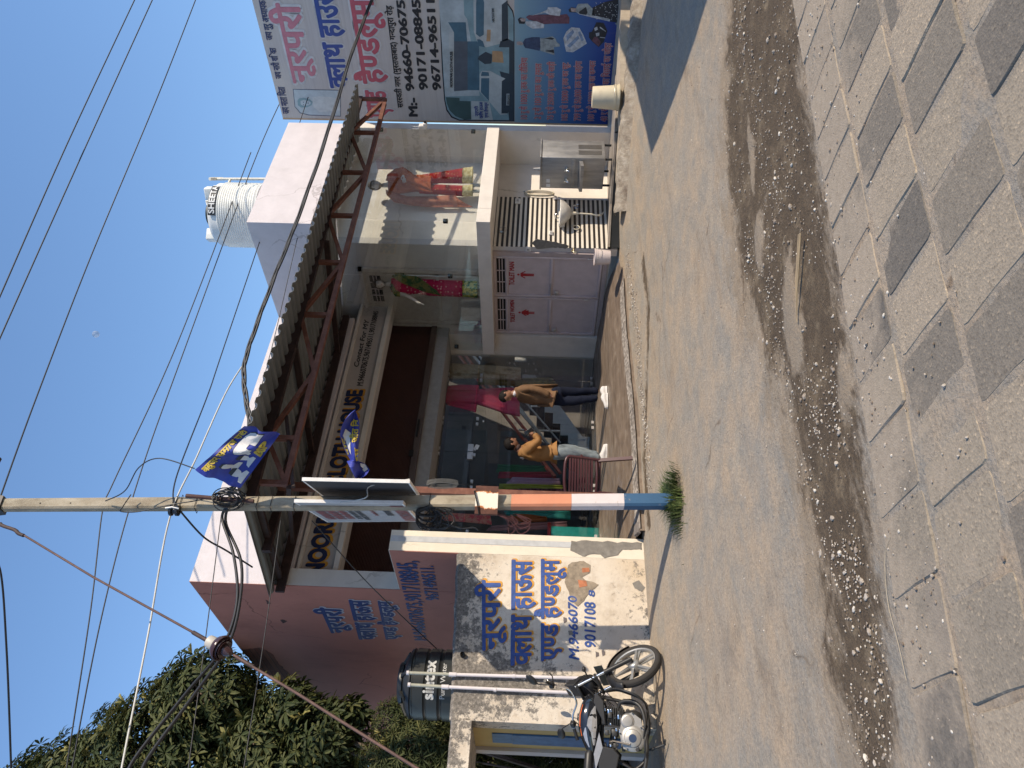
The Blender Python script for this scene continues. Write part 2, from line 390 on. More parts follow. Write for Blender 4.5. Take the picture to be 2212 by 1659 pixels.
# ---- interlocked concrete slabs of the footpath
E1 = Vector((-.93, .367, 0)); N1 = Vector((.367, .93, 0)); EP = (E1 - N1*.13).normalized(); NP = Vector((-EP.y, EP.x, 0)); NP = NP if NP.y > 0 else -NP
PO = E1*-1.6 + N1*3.24
def make_paving():
    rnd = random.Random(5); mb = MB(); cols = []
    rows = [.44, 0, -.47, -.95] + [-.95-.48*i for i in range(1, 9)]
    for ri in range(len(rows)-1):
        b1, b0 = rows[ri], rows[ri+1]; a = -9.5 + (.0, .08, .24, .11, .3, .05, .2, .1, .27, .15, .3)[ri]
        while a < 7:
            L = .315 + rnd.uniform(-.008, .012) + (.05 if a > .6 else 0)
            g = .011; gr = .019
            skew = .05
            j = lambda s_=.006: rnd.uniform(-s_, s_)
            P = [(a+g+j()-skew*.5, b0+gr+j()), (a+L-g+j()-skew*.5, b0+gr+j()), (a+L-g+j()+skew*.5, b1-gr+j()), (a+g+j()+skew*.5, b1-gr+j())]
            zt = rnd.uniform(-.003, .005); c = .007
            tx, ty = rnd.uniform(-.012, .012), rnd.uniform(-.010, .010)
            cx = sum(p[0] for p in P)/4; cy = sum(p[1] for p in P)/4
            ring0 = []; ring1 = []; ring2 = []
            # round the corners a little: 3 points per corner
            pts = []
            for q in range(4):
                p = Vector(P[q]); pr = Vector(P[q-1]); nx_ = Vector(P[(q+1) % 4])
                r_ = .022 + rnd.uniform(0, .02)
                A = p + (pr-p).normalized()*r_; B = p + (nx_-p).normalized()*r_
                pts += [A, (A+B)/2*.45 + p*.55, B]
                # edge midpoints with slight wear
                m = p.lerp(nx_, .5); n_ = (m - Vector((cx, cy))).normalized(); pts.append(m - n_*rnd.uniform(0, .006))
            for p in pts:
                d = (Vector((cx, cy)) - p); dn = d.normalized()
                for ring, ins, z in ((ring0, 0, -.06), (ring1, 0, zt-.004), (ring2, c, zt+.004)):
                    q = p + dn*ins; W = PO + EP*q.x + NP*q.y
                    ring.append((W.x, W.y, z + (q.x-cx)*tx + (q.y-cy)*ty))
            n = len(pts)
            fs = [tuple(range(2*n, 3*n))]
            for r_ in (0, 1): fs += [(r_*n+k, r_*n+(k+1) % n, (r_+1)*n+(k+1) % n, (r_+1)*n+k) for k in range(n)]
            mb.add(ring0+ring1+ring2, fs)
            tone = min(1, ((int((a+9.5)/.315+.5) + ri) % 2)*.52 + rnd.random()*.55); cols += [tone]*len(fs)
            a += L
    k = NM('paving_concrete', .88)
    t = k.attr('tone'); P = k.tc.outputs['Object']
    dark = k.ramp(t.outputs['Fac'], [(0, (.135, .122, .105)), (.3, (.20, .175, .142)), (.62, (.29, .248, .19)), (1, (.35, .292, .22))])
    ag = k.n('ShaderNodeTexVoronoi'); ag.inputs['Scale'].default_value = 95; k.l(P, ag.inputs['Vector'])
    sp = k.ramp(ag.outputs['Color'], [(.1, (.74, .73, .72)), (.4, (.97, .97, .97)), (.78, (1.03, 1.02, 1.01)), (.93, (1.45, 1.38, 1.28))])
    c = k.mix(1.0, dark, sp, 'MULTIPLY')
    c = k.mix(1.0, c, k.ramp(k.noise(45, 6, .8), [(.3, (.84, .84, .84)), (.66, (1.1, 1.09, 1.08))]), 'MULTIPLY')
    # dust lying thicker towards the dirt strip and in drifts
    sx = k.n('ShaderNodeSeparateXYZ'); k.l(P, sx.inputs[0])
    nd = k.math('ADD', k.math('MULTIPLY', sx.outputs[0], .41), k.math('MULTIPLY', sx.outputs[1], .91))   # ~ distance towards the strip
    f = k.math('ADD', k.math('MULTIPLY', k.math('SUBTRACT', nd, 2.95), 1.3), k.math('MULTIPLY', k.math('SUBTRACT', k.noise(1.9, 6, .7), .46), 3.2))
    f = k.math('SUBTRACT', f, k.math('MULTIPLY', sx.outputs[0], .13))
    dust = k.ramp(f, [(.0, (0, 0, 0)), (.5, (1, 1, 1))])
    c = k.mix(k.math('MULTIPLY', dust, .8), c, k.ramp(k.noise(26, 5, .7), [(.3, (.29, .235, .175)), (.7, (.41, .34, .26))]))
    wet = k.ramp(k.noise(1.1, 3, .4), [(.66, (0, 0, 0)), (.675, (1, 1, 1))])
    c = k.mix(k.math('MULTIPLY', wet, .3), c, (.22, .19, .16))
    k.color(c)
    k.bump(k.math('ADD', k.math('MULTIPLY', ag.outputs['Distance'], .8), k.noise(60, 5, .8)), .45, .005)
    o = mb.build('pavement', k.m); tag(o, kind='structure')
    for p in o.data.polygons: p.use_smooth = False
    at = o.data.attributes.new('tone', 'FLOAT', 'FACE'); at.data.foreach_set('value', cols)
    # bed of sand and grit in the joints
    A = [PO + EP*a_ + NP*b_ for a_, b_ in ((-9.5, .44), (7.3, .44), (7.3, -4.9), (-9.5, -4.9))]
    k = NM('joint_sand', .95)
    k.color(k.mix(k.ramp(k.noise(5, 5, .7), [(.47, (0, 0, 0)), (.58, (1, 1, 1))]), (.075, .055, .04), (.52, .41, .29))); k.bump(k.noise(90, 5, .8), .8, .01)
    nb = 90; V = []; Fc = []
    for j_ in range(31):
        for i in range(nb*3+1):
            p = A[0].lerp(A[1], i/(nb*3)).lerp(A[3].lerp(A[2], i/(nb*3)), j_/30)
            V.append((p.x, p.y, -.013 + .007*noise.noise(Vector((p.x*14, p.y*14, 3)))))
    W_ = nb*3+1
    Fc = [(j_*W_+i, j_*W_+i+1, (j_+1)*W_+i+1, (j_+1)*W_+i) for j_ in range(30) for i in range(nb*3)]
    o = mesh_obj('joint_sand', V, Fc, k.m, smooth=True); tag(o, kind='structure')
make_paving()

# ---- pebbles and grit (nobody could count them)
def make_gravel():
    rnd = random.Random(3); mb = MB(); cols = []
    bm = bmesh.new(); bmesh.ops.create_icosphere(bm, subdivisions=1, radius=1)
    V0 = [v.co.copy() for v in bm.verts]; F0 = [[v.index for v in f.verts] for f in bm.faces]; bm.free()
    def peb(x, y, z, r):
        a = rnd.uniform(0, 6.28); ca, sa = math.cos(a), math.sin(a); sx, sy, sz = r*rnd.uniform(.8, 1.3), r*rnd.uniform(.6, 1), r*rnd.uniform(.4, .75)
        vs = []
        for v in V0:
            k = rnd.uniform(.82, 1.14); p = Vector((v.x*sx*k, v.y*sy*k, v.z*sz*k))
            vs.append((x+p.x*ca-p.y*sa, y+p.x*sa+p.y*ca, z+p.z))
        mb.add(vs, F0, False); cols.extend([rnd.random()]*len(F0))
    n = 0
    while n < 4300:
        x = rnd.uniform(.4, 9.5) if rnd.random() < .85 else rnd.uniform(-2, 10); up = interp(DU, x); lo = interp(DL, x)
        y = lo + (up-lo)*rnd.betavariate(1.6, 1.6)*1.12 - .03
        if noise.noise(Vector((x*1.7, y*2.4, 8))) < rnd.uniform(-.45, .35): continue
        d = dirt_at(x, y)
        if d < 0 and rnd.random() < .8: continue
        big = rnd.random() < .045
        peb(x, y, gh(x, y)-.008, rnd.uniform(.012, .021) if big else rnd.uniform(.003, .009)); n += 1
    for _ in range(900):       # grit in the row joints of the paving
        b = rnd.choice((0, -.47, -.95, -1.43, -1.91)); a = rnd.uniform(-4, 3); W = PO + EP*a + NP*(b + rnd.gauss(0, .008))
        peb(W.x, W.y, -.004, rnd.uniform(.003, .008))
    for _ in range(420):       # strays on the slabs near the dirt
        a = rnd.uniform(-3.5, 2.2); b = .44 - abs(rnd.gauss(0, .35)); W = PO + EP*a + NP*b
        peb(W.x, W.y, .008, rnd.uniform(.003, .011))
    for _ in range(500):       # strays on the concrete
        x = rnd.uniform(-1, 10); y = interp(DU, x) + abs(rnd.gauss(0, 1.4))
        if y > 8.3: continue
        peb(x, y, gh(x, y)+.002, rnd.uniform(.003, .008))
    for _ in range(500):       # broken edge along the shop floor
        x = rnd.uniform(4.8, 9.5); y = 8.02 + rnd.gauss(0, .07) + .05*math.sin(x*3)
        peb(x, y, gh(x, y)+.004, rnd.uniform(.005, .018))
    k = NM('pebble', .85); t = k.attr('tone')
    k.color(k.ramp(t.outputs['Fac'], [(0, (.17, .13, .1)), (.4, (.32, .27, .22)), (.75, (.46, .41, .35)), (1, (.66, .62, .55))]))
    o = mb.build('gravel', k.m, auto=False); tag(o, 'loose pebbles and grit strewn along the brown dirt strip', 'gravel', kind='stuff')
    at = o.data.attributes.new('tone', 'FLOAT', 'FACE'); at.data.foreach_set('value', cols)
make_gravel()

# ---- a pale half moon in the day sky
def make_moon():
    D = 3500; c = CP + ray(207, 722)*D; r = 8.5/F*D*.86
    mb = MB(); mb.ell((0, 0, 0), r, 32)
    k = NM('moon_rock', 1); t = k.t; tr = k.n('ShaderNodeBsdfTransparent'); mx = k.n('ShaderNodeMixShader'); mx.inputs[0].default_value = .30
    k.color(k.ramp(k.noise(.06, 4), [(.4, (.35, .35, .37)), (.6, (.75, .75, .75))])); 
    ad = k.n('ShaderNodeAddShader'); df = k.n('ShaderNodeBsdfDiffuse'); k.l(k.b.inputs['Base Color'].links[0].from_socket, df.inputs[0])
    s2 = k.n('ShaderNodeMixShader'); s2.inputs[0].default_value = .22; t2 = k.n('ShaderNodeBsdfTransparent')
    k.l(t2.outputs[0], s2.inputs[1]); k.l(df.outputs[0], s2.inputs[2]); k.l(tr.outputs[0], ad.inputs[0]) if False else None
    k.l(s2.outputs[0], t.nodes['Material Output'].inputs[0])
    o = mb.build('moon', k.m); o.location = c; tag(o, 'pale half moon high in the clear blue sky', 'moon')
make_moon()
# ================================================================ wall finishes
def wall_paint(name, c, stain=.35, stain_c=(.30, .27, .25), sc=1.3, crack=.5, rough=.85, streak=True):
    k = NM(name, rough); c = rgb(c)
    b = k.ramp(k.noise(2.2*sc, 6, .65), [(.3, tuple(x*.90 for x in c[:3])), (.7, tuple(min(.95, x*1.05) for x in c[:3]))])
    st = k.ramp(k.noise(1.1*sc, 8, .72, stretch=(1, 1, .45) if streak else None), [(.54, (0, 0, 0)), (.78, (1, 1, 1))])
    b = k.mix(k.math('MULTIPLY', st, stain), b, stain_c)
    sp = k.ramp(k.noise(14*sc, 5, .7), [(.64, (0, 0, 0)), (.72, (1, 1, 1))])
    b = k.mix(k.math('MULTIPLY', sp, stain*.6), b, stain_c)
    if crack:
        P = k.tc.outputs['Object']
        vo = k.n('ShaderNodeTexVoronoi', feature='DISTANCE_TO_EDGE'); vo.inputs['Scale'].default_value = .8
        mp = k.n('ShaderNodeMixRGB'); mp.inputs[0].default_value = .3; nz = k.n('ShaderNodeTexNoise'); nz.inputs['Scale'].default_value = 3; nz.inputs['Detail'].default_value = 6
        k.l(P, nz.inputs['Vector']); k.l(P, mp.inputs[1]); k.l(nz.outputs['Color'], mp.inputs[2]); k.l(mp.outputs[0], vo.inputs['Vector'])
        cr = k.ramp(vo.outputs['Distance'], [(0, (.4, .38, .36)), (.004, (.55, .52, .5)), (.007, (1, 1, 1))])
        brk = k.ramp(k.noise(.7, 2), [(.52, (0, 0, 0)), (.6, (1, 1, 1))])
        b = k.mix(k.math('MULTIPLY', brk, crack), b, k.mix(1.0, b, cr, 'MULTIPLY'))
    k.color(b); k.bump(k.noise(30, 6, .75), .25, .012); return k.m
M_white = wall_paint('pinkish_white_plaster', (.60, .55, .555), .34)
M_cream = wall_paint('white_plaster', (.68, .63, .575), .32)
M_red = wall_paint('oxide_red_plaster', (.46, .185, .135), .55, (.19, .06, .045), .9, .8)
M_grey = wall_paint('grey_plaster', (.52, .49, .475), .35, (.25, .23, .21))
M_cement = plain('bare_cement', (.20, .185, .165), .95, var=.25, scale=14, bump=.6)
M_silver = plain('brushed_aluminium', (.62, .60, .60), .38, .75, scale=20)
M_steelpaint = plain('lilac_grey_door_paint', (.52, .44, .45), .45, 0, .10, 5)
M_dark = plain('dark_void', (.012, .011, .011), .9, bump=0)
M_brown = None
def rust(name, c1=(.20, .075, .045), c2=(.30, .13, .08), rough=.7):
    k = NM(name, rough, .1); k.color(k.ramp(k.noise(7, 7, .7), [(.3, tuple(x*.7 for x in c1)), (.5, c1), (.7, c2)])); k.bump(k.noise(60, 4), .2, .004); return k.m
M_brown = rust('red_oxide_steel', (.15, .055, .035), (.23, .10, .065))
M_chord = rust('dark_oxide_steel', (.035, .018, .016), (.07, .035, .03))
def glass(name, tint=(.78, .84, .82), a=1.3):
    k = NM(name, .02); t = k.t; t.nodes.remove(k.b)
    tr = k.n('ShaderNodeBsdfTransparent'); tr.inputs[0].default_value = rgb(tint)
    gl = k.n('ShaderNodeBsdfGlossy'); gl.inputs['Roughness'].default_value = .01; gl.inputs[0].default_value = (1, 1, 1, 1)
    fr = k.n('ShaderNodeFresnel'); fr.inputs[0].default_value = 1.55
    mx = k.n('ShaderNodeMixShader')
    k.l(k.math('MULTIPLY', fr.outputs[0], a), mx.inputs[0]); k.l(tr.outputs[0], mx.inputs[1]); k.l(gl.outputs[0], mx.inputs[2])
    k.l(mx.outputs[0], t.nodes['Material Output'].inputs[0]); return k.m
M_glass = glass('shop_glass', (.90, .905, .89), .6); M_glass2 = glass('display_glass', (.96, .975, .97), .22)

# planes: local x runs to the viewer's right, y up, z out of the wall
def MY(Y): return Matrix(((1, 0, 0, 0), (0, 0, -1, Y), (0, 1, 0, 0), (0, 0, 0, 1)))
def MXn(X): return Matrix(((0, 0, -1, X), (-1, 0, 0, 0), (0, 1, 0, 0), (0, 0, 0, 1)))
YF = 9.85; XR = 4.43; YW = 8.45; XT = 10.05; YG = 11.1; ROOF = 6.34; XB = 13.54
class Quad:
    """bilinear patch through four world points (bottom left, bottom right, top left, top right), with an outward normal"""
    def __init__(s, A, B, C, D, N, W=1, H=1): s.p = (A, B, C, D); s.N = N; s.W = W; s.H = H
    def __matmul__(s, v):
        A, B, C, D = s.p; u = v.x/s.W; w_ = v.y/s.H
        return (A*(1-u) + B*u)*(1-w_) + (C*(1-u) + D*u)*w_ + s.N*v.z
def onplane(plane, p):
    k, v = plane
    return {'X': PX, 'Y': PY, 'Z': PZ}[k](p[0], p[1], v)
_cap = {}
def cap_of(s):
    ch = 'प' if any('\u0900' <= c <= '\u097f' for c in s) else 'H'
    if ch not in _cap: _cap[ch] = max(v.y for v in _glyph_mesh(ch)[0])
    return _cap[ch]
def paint(name, plane, items, m, parent=None, outline=None, out_m=None, shadow=None, bold=.02, off=.004, shear=0):
    """lettering painted on a plane. items: (text, A, B, C, D) = bottom-left, bottom-right, top-left, top-right of the letter row"""
    N = Vector((-1, 0, 0)) if plane[0] == 'X' else (Vector((0, -1, 0)) if plane[0] == 'Y' else Vector((0, 0, 1)))
    mb = MB(); inv = parent.matrix_world.inverted() if parent is not None else Matrix()
    for it in items:
        s, A, B, C = it[:4]; A, B, C = (onplane(plane, q) for q in (A, B, C))
        D = onplane(plane, it[4]) if len(it) > 4 and it[4] else B + (C-A)
        cap = cap_of(s); H = (C-A).length
        lay = []
        if outline: lay.append((1, outline, off, shadow or (0, 0)))
        lay.append((0, 0, off + (.003 if outline else 0), (0, 0)))
        for idx, ob, zo, sh in lay:
            V, Fc, W = lettering(s, bold, shear)
            if not V: continue
            mn = min(v.x for v in V); mx = max(v.x for v in V)
            if idx: V, Fc = _multi(V, Fc, ob, 10, 0)
            Q = Quad(A, B, C, D, N, mx-mn, cap)
            mb.mat(idx).add([inv @ (Q @ Vector((v.x-mn+sh[0], v.y+sh[1], (v.z if not idx else v.z*.25) + zo))) for v in V], Fc)
    return mb.build(name, [m, out_m or m], parent, auto=False)
def blot(name, plane_m, pts, m, parent, d=.004, rag=.35, seed=1, n=7):
    """an irregular patch of something else showing on a wall: ragged outline from a few points"""
    rnd = random.Random(seed); out = []
    N = len(pts)
    for i in range(N):
        a = Vector(pts[i]); b = Vector(pts[(i+1) % N]); L = (b-a).length; nr = Vector((-(b-a).y, (b-a).x))
        for k in range(n):
            t = k/n; p = a.lerp(b, t)
            out.append(p + nr*rag*.25*(noise.noise(Vector((p.x*9+seed, p.y*9, 0))) + .5*rnd.uniform(-.5, .5)))
    cx = sum(p.x for p in out)/len(out); cy = sum(p.y for p in out)/len(out)
    mb = MB(); V = [plane_m @ Vector((p.x, p.y, d)) for p in out] + [plane_m @ Vector((p.x, p.y, 0)) for p in out]
    n_ = len(out); mb.add(V, [tuple(range(n_))] + [(i, (i+1) % n_, n_+(i+1) % n_, n_+i) for i in range(n_)])
    return mb.build(name, m, parent)
def yp(pts, Y): return [(PY(x, y, Y).x, PY(x, y, Y).z) for x, y in pts]
def xp(pts, X): return [(-PX(x, y, X).y, PX(x, y, X).z) for x, y in pts]

# ================================================================ the shop
shop = thing('shop_building', 'white flat roofed cloth shop with dark glass front and oxide red side wall', 'shop', (0, 0, 0))
def part(name, mb, m, parent=shop, **k): return mb.build(name, m, parent, **k)
# floor of the shop front
def pz(y): return .235 + .185*sst(8.3, 9.5, y) + .08*sst(9.4, YG, y)
def platform():
    mb = MB(); pts = []; nx = 60
    fr = lambda x: 8.42 + .05*math.sin(x*1.7) + .03*noise.noise(Vector((x*3, 0, 0))) if x < 9.6 else 8.42
    V = []; Fc = []
    rows = [0, .03, .06, .1, .15, .2, .25, .3, .4, .5, .6, 1]
    for i in range(nx+1):
        x = 4.72 + (XT-4.72)*i/nx; y0 = fr(x)
        for r_ in rows:
            y = y0 + (15-y0)*r_ if r_ == 1 else y0 + (YG-y0)*min(1, r_/.6)
            z = pz(y) + .004*noise.noise(Vector((x*2, y*2, 0)))
            V.append((x, y, z))
    nr = len(rows)
    Fc = [(i*nr+j, (i+1)*nr+j, (i+1)*nr+j+1, i*nr+j+1) for i in range(nx) for j in range(nr-1)]
    n0 = len(V)
    for i in range(nx+1):
        x = 4.72 + (XT-4.72)*i/nx; V.append((x, fr(x)-.01, .05))
    Fc += [(i*nr, n0+i, n0+i+1, (i+1)*nr) for i in range(nx)]
    k = NM('polished_shop_floor', .35)
    c = k.ramp(k.noise(3, 6, .7, stretch=(1, 3, 1)), [(.3, (.115, .085, .062)), (.55, (.19, .145, .11)), (.75, (.30, .25, .20))])
    k.color(c); k.rough(k.ramp(k.noise(4, 5), [(.3, (.3, .3, .3)), (.7, (.7, .7, .7))])); k.bump(k.noise(30, 4), .1, .004)
    o = mesh_obj('shop_floor', V, Fc, k.m); tag(o, kind='structure')
    # band of pebble mosaic and worn cement in front of it
    mb = MB()
    for (a, b, name, m, h) in ((-.03, .22, 'mosaic', None, .005),):
        V = []; 
        for i in range(nx+1):
            x = 4.75 + (9.3-4.75)*i/nx; y0 = fr(x)
            for q in (a, .1, b): V.append((x, y0+q, pz(y0+q) + h))
        Fc = [(3*i+j, 3*i+3+j, 3*i+4+j, 3*i+1+j) for i in range(nx) for j in (0, 1)]
        k = NM('pebble_mosaic', .6); vo = k.n('ShaderNodeTexVoronoi'); vo.inputs['Scale'].default_value = 26; k.l(k.tc.outputs['Object'], vo.inputs['Vector'])
        k.color(k.mix(.85, (.3, .27, .24), k.ramp(vo.outputs['Color'], [(.1, (.10, .09, .085)), (.5, (.29, .25, .21)), (.9, (.52, .47, .42))]))); k.bump(vo.outputs['Distance'], .7, .01)
        o = mesh_obj('pavement', V, Fc, k.m); tag(o, kind='structure')
platform()
# plinth under the striped wall, black stone face and pale nosing
def plinth():
    edge = [(10.05, 8.42), (10.75, 8.05), (11.45, 7.12), (12.6, 6.85), (13.52, 6.7)]
    mb = MB(); n = len(edge); top = .455
    zz_ = lambda x: .47 - .055*(x-10.05)/1.4 if x < 11.5 else .415 - .05*(x-11.5)/2
    V = [(x, y, zz_(x)) for x, y in edge] + [(x, YW+.1, zz_(x)) for x, y in edge]
    mb.add(V, [(i, i+1, n+i+1, n+i) for i in range(n-1)])
    o = mb.build('floor', plain('grey_stone_floor', (.30, .27, .24), .5, scale=5)); tag(o, kind='structure')
    mb = MB()
    for i in range(n-1):
        a = Vector((*edge[i], zz_(edge[i][0]))); b = Vector((*edge[i+1], zz_(edge[i+1][0]))); nr = Vector(((b-a).y, -(b-a).x, 0)).normalized()*.02
        if nr.y > 0: nr = -nr
        mb.mat(0).add([a+nr-Vector((0, 0, .03)), b+nr-Vector((0, 0, .03)), b+nr-Vector((0, 0, .3)), a+nr-Vector((0, 0, .3))], [(0, 3, 2, 1)])
        mb.mat(1).add([a+nr*2, b+nr*2, b+nr*2-Vector((0, 0, .035)), a+nr*2-Vector((0, 0, .035)), a-nr*2+Vector((0, 0, .004)), b-nr*2+Vector((0, 0, .004)), a+nr*2+Vector((0, 0, .004)), b+nr*2+Vector((0, 0, .004))],
               [(0, 3, 2, 1), (4, 6, 7, 5), (6, 0, 1, 7), (2, 3, 0, 1)])
    o = mb.build('kerb', [plain('black_stone', (.02, .022, .024), .35), plain('pale_stone', (.46, .40, .34), .5)]); tag(o, kind='structure')
plinth()

# main masses
part('roof_slab', MB().box((XR, YF, 4.95), (9.62, 12.4, ROOF)).box((XR, 12.401, 3.9), (9.62, 21, 4.9)), M_white)
part('red_side_wall', MB().add([(XR-.006, YF-.012, .1), (XR-.006, 21, .1), (XR-.006, 21, 5.0), (XR-.006, 14.24, 5.92), (XR-.006, 12.45, 6.33), (XR-.006, YF-.012, 6.335),
                       (XR-.001, YF-.012, .1), (XR-.001, 21, .1), (XR-.001, 21, 5.0), (XR-.001, 14.24, 5.92), (XR-.001, 12.45, 6.33), (XR-.001, YF-.012, 6.335)],
                      [(0, 5, 4, 3, 2, 1), (0, 1, 7, 6), (1, 2, 8, 7), (2, 3, 9, 8), (3, 4, 10, 9), (4, 5, 11, 10), (0, 6, 11, 5)]), M_red)
part('corner_pillar', MB().box((XR+.004, YF-.02, .3), (4.68, YF+.5, 4.97)), M_cream)
part('box_parapet', MB().box((9.6, 7.7, 5.30), (12.52, 13, ROOF)), M_white)
# wall behind the sign band, band, mouldings
part('fascia_wall', MB().box((4.68, 9.98, 4.32), (XT, 10.2, 4.95)), M_grey)
sb = part('sign_band', MB().box((4.685, 9.95, 4.40), (XT-.002, 9.98, 4.86)), wall_paint('band_paint', (.46, .41, .38), .4))
part('band_moulding', MB().box((4.683, 9.90, 4.32), (XT-.004, 9.979, 4.395)).box((4.683, 9.90, 4.865), (XT-.004, 9.979, 4.91)), M_cream)
M_navy = plain('navy_sign_paint', (.012, .022, .075), .5, scale=25); M_yel = plain('ochre_sign_paint', (.62, .30, .035), .55, scale=25)
M_blue = plain('blue_sign_paint', (.03, .075, .27), .6, var=.3, scale=18); M_black = plain('black_sign_paint', (.015, .015, .018), .5, scale=20)
def dd(x, y): return (x, y)
paint('shop_name', ('Y', 9.95), [('NOORPARI CLOTH HOUSE', (694, 1246), (783, 843), (657, 1246), (752, 843))], M_navy, sb, .055, M_yel, (.05, -.05), .055, .003)
paint('contact_line', ('Y', 9.95), [('Contact For MY', z2(205, 1005), z2(285, 660), z2(170, 1005), z2(250, 660)),
      ('M.9466070675,9671496511,9017108845', z2(235, 1145), z2(352, 600), z2(192, 1145), z2(316, 600))], M_black, sb, bold=.02, off=.003, shear=.2)
# rolling shutter and the glazing strip below it
def shutter():
    mb = MB(); z = 3.62; zt = 4.38; n = 34; Y = 10.42
    V = []; Fc = []; per = 5
    for i in range(n*per+1):
        zz_ = z + (zt-z)*i/(n*per); yy = Y - .012*(1-math.cos(2*math.pi*i/per))
        V += [(4.72, yy, zz_), (XT-.01, yy, zz_)]
    Fc = [(2*i, 2*i+1, 2*i+3, 2*i+2) for i in range(n*per)]
    o = mesh_obj('rolling_shutter', V, Fc, plain('dark_brown_shutter', (.09, .042, .034), .5, .1, scale=6), shop)
    o2 = MB().box((4.72, Y-.04, z-.10), (XT-.01, Y+.02, z+.001)).build('bottom_rail', plain('shutter_rail_steel', (.10, .065, .05), .4, .4), o)
    MB().box((7.4, Y-.07, z-.05), (7.75, Y-.041, z-.02)).build('handle', M_dark, o); MB().box((7.0, Y-.055, z-.02), (7.12, Y-.041, z+.05)).build('lock_plate', M_dark, o)
shutter()
part('lintel_box', MB().box((4.70, 10.46, 3.3), (XT, YG+.2, 4.95)), plain('interior_plaster', (.30, .29, .28), .9))
bm_ = part('silver_beam', MB().box((4.72, YG-.09, 3.36), (XT-.005, YG+.03, 3.44)).box((4.72, YG-.07, 3.445), (XT-.005, YG+.03, 3.50)), M_silver)
tr = MB()
for x in (5.6, 6.55, 7.5, 8.45, 9.4): tr.box((x-.012, 10.9, 3.5), (x+.012, 10.93, 3.60))
# glass front: panes with joints and fittings
jx = [4.74, 5.98, 6.95, 7.62, 8.30, 9.35, XT]
for i, (a, b) in enumerate(zip(jx, jx[1:])):
    zlo = .505
    g = MB()
    g.box((a+.005, YG, zlo), (b-.005, YG+.01, 2.72)); g.box((a+.005, YG, 2.735), (b-.005, YG+.01, 3.36))
    p = g.build('glass_pane', M_glass, shop)
    f = MB()
    for zc in (.56, 2.66, 3.30):
        for xc in (a+.06, b-.06): MB().box((xc-.03, YG-.016, zc-.022), (xc+.03, YG+.018, zc+.022)).build('patch_fitting', M_silver, p)
    if i in (2, 3):
        xh = b-.12 if i == 2 else a+.12
        f.tube([(xh, YG-.05, 1.35), (xh, YG-.05, 1.85)], .014).bar((xh, YG-.05, 1.4), (xh, YG, 1.4), .02).bar((xh, YG-.05, 1.8), (xh, YG, 1.8), .02)
        f.build('pull_handle', M_silver, p); MB().box((a+.01 if i == 3 else b-.16, YG-.02, 2.685), (a+.16 if i == 3 else b-.01, YG+.02, 2.78)).build('door_hinge', M_silver, p)
tr.build('mullion', M_silver, shop)
part('jamb_pillar', MB().box((XT-.10, 10.55, .45), (XT+.1, YG+.05, 3.4)), M_cream)
# interior
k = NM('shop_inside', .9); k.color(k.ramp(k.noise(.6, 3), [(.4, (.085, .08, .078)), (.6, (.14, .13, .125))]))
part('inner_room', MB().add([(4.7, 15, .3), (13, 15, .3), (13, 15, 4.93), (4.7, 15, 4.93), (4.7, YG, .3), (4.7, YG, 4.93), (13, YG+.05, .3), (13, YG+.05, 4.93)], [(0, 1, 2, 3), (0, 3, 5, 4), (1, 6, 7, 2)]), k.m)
mb = MB(); mb.quad((4.7, YG+.02, .5), (13, YG+.02, .5), (13, 15, .5), (4.7, 15, .5))
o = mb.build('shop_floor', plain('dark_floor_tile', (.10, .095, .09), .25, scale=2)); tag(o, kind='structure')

# ---------------- toilet wing
part('toilet_wall', MB().add([(XT, YW, .4), (XT, YG, .4), (XT, YG, 5.3), (XT, YW, 5.3), (XT+.15, YW, .4), (XT+.15, YG, .4), (XT+.15, YG, 5.3), (XT+.15, YW, 5.3)],
     [(0, 3, 2, 1), (4, 5, 6, 7), (0, 4, 7, 3), (1, 2, 6, 5)]), M_grey)
part('back_wall', MB().box((XT+.001, YW+.001, .3), (12.64, YW+.15, 5.3)), M_cream)
part('end_pilaster', MB().box((12.46, 7.74, .3), (12.64, YW, 5.3)), M_cream)
part('ledge_slab', MB().box((9.70, 7.66, 2.42), (XT, 10.82, 2.645)).box((XT+.0, 7.66, 2.42), (12.455, YW, 2.645)), M_cream, bevel=.008)
# display glass above the ledge
def pane(lo, hi, fits):
    p = MB().box(lo, hi).build('glass_pane', M_glass2, shop)
    for c in fits: MB().rbox((c[0]-.03, c[1]-.03, c[2]-.04), (c[0]+.03, c[1]+.03, c[2]+.04), .006).build('patch_fitting', plain('dark_chrome', (.10, .11, .11), .25, .8), p)
pane((9.78, 7.72, 2.65), (11.6, 7.73, 5.3), [(9.80, 7.74, 3.15)])
pane((11.62, 7.72, 2.65), (12.45, 7.73, 5.3), [(12.38, 7.72, 2.9), (12.38, 7.72, 4.6)])
pane((9.77, 7.74, 2.65), (9.78, 8.92, 5.3), [(9.77, 8.90, 3.15), (9.77, 8.9, 5.15)])
pane((9.77, 8.94, 2.65), (9.78, 10.80, 5.3), [(9.77, 10.7, 3.15)])
# striped tile
k = NM('striped_tile', .3)
sx = k.n('ShaderNodeSeparateXYZ'); k.l(k.tc.outputs['Object'], sx.inputs[0])
fr = k.math('FRACT', k.math('MULTIPLY', sx.outputs[2], 1/.083)); st = k.math('GREATER_THAN', fr, .5)
k.color(k.mix(st, (.028, .024, .022), k.ramp(k.noise(3, 5), [(.3, (.62, .56, .48)), (.7, (.74, .69, .60))]))); k.bump(k.noise(40, 2), .05, .002)
part('striped_tiles', MB().box((XT+.004, YW-.012, .42), (11.42, YW+.002, 2.415)), k.m)
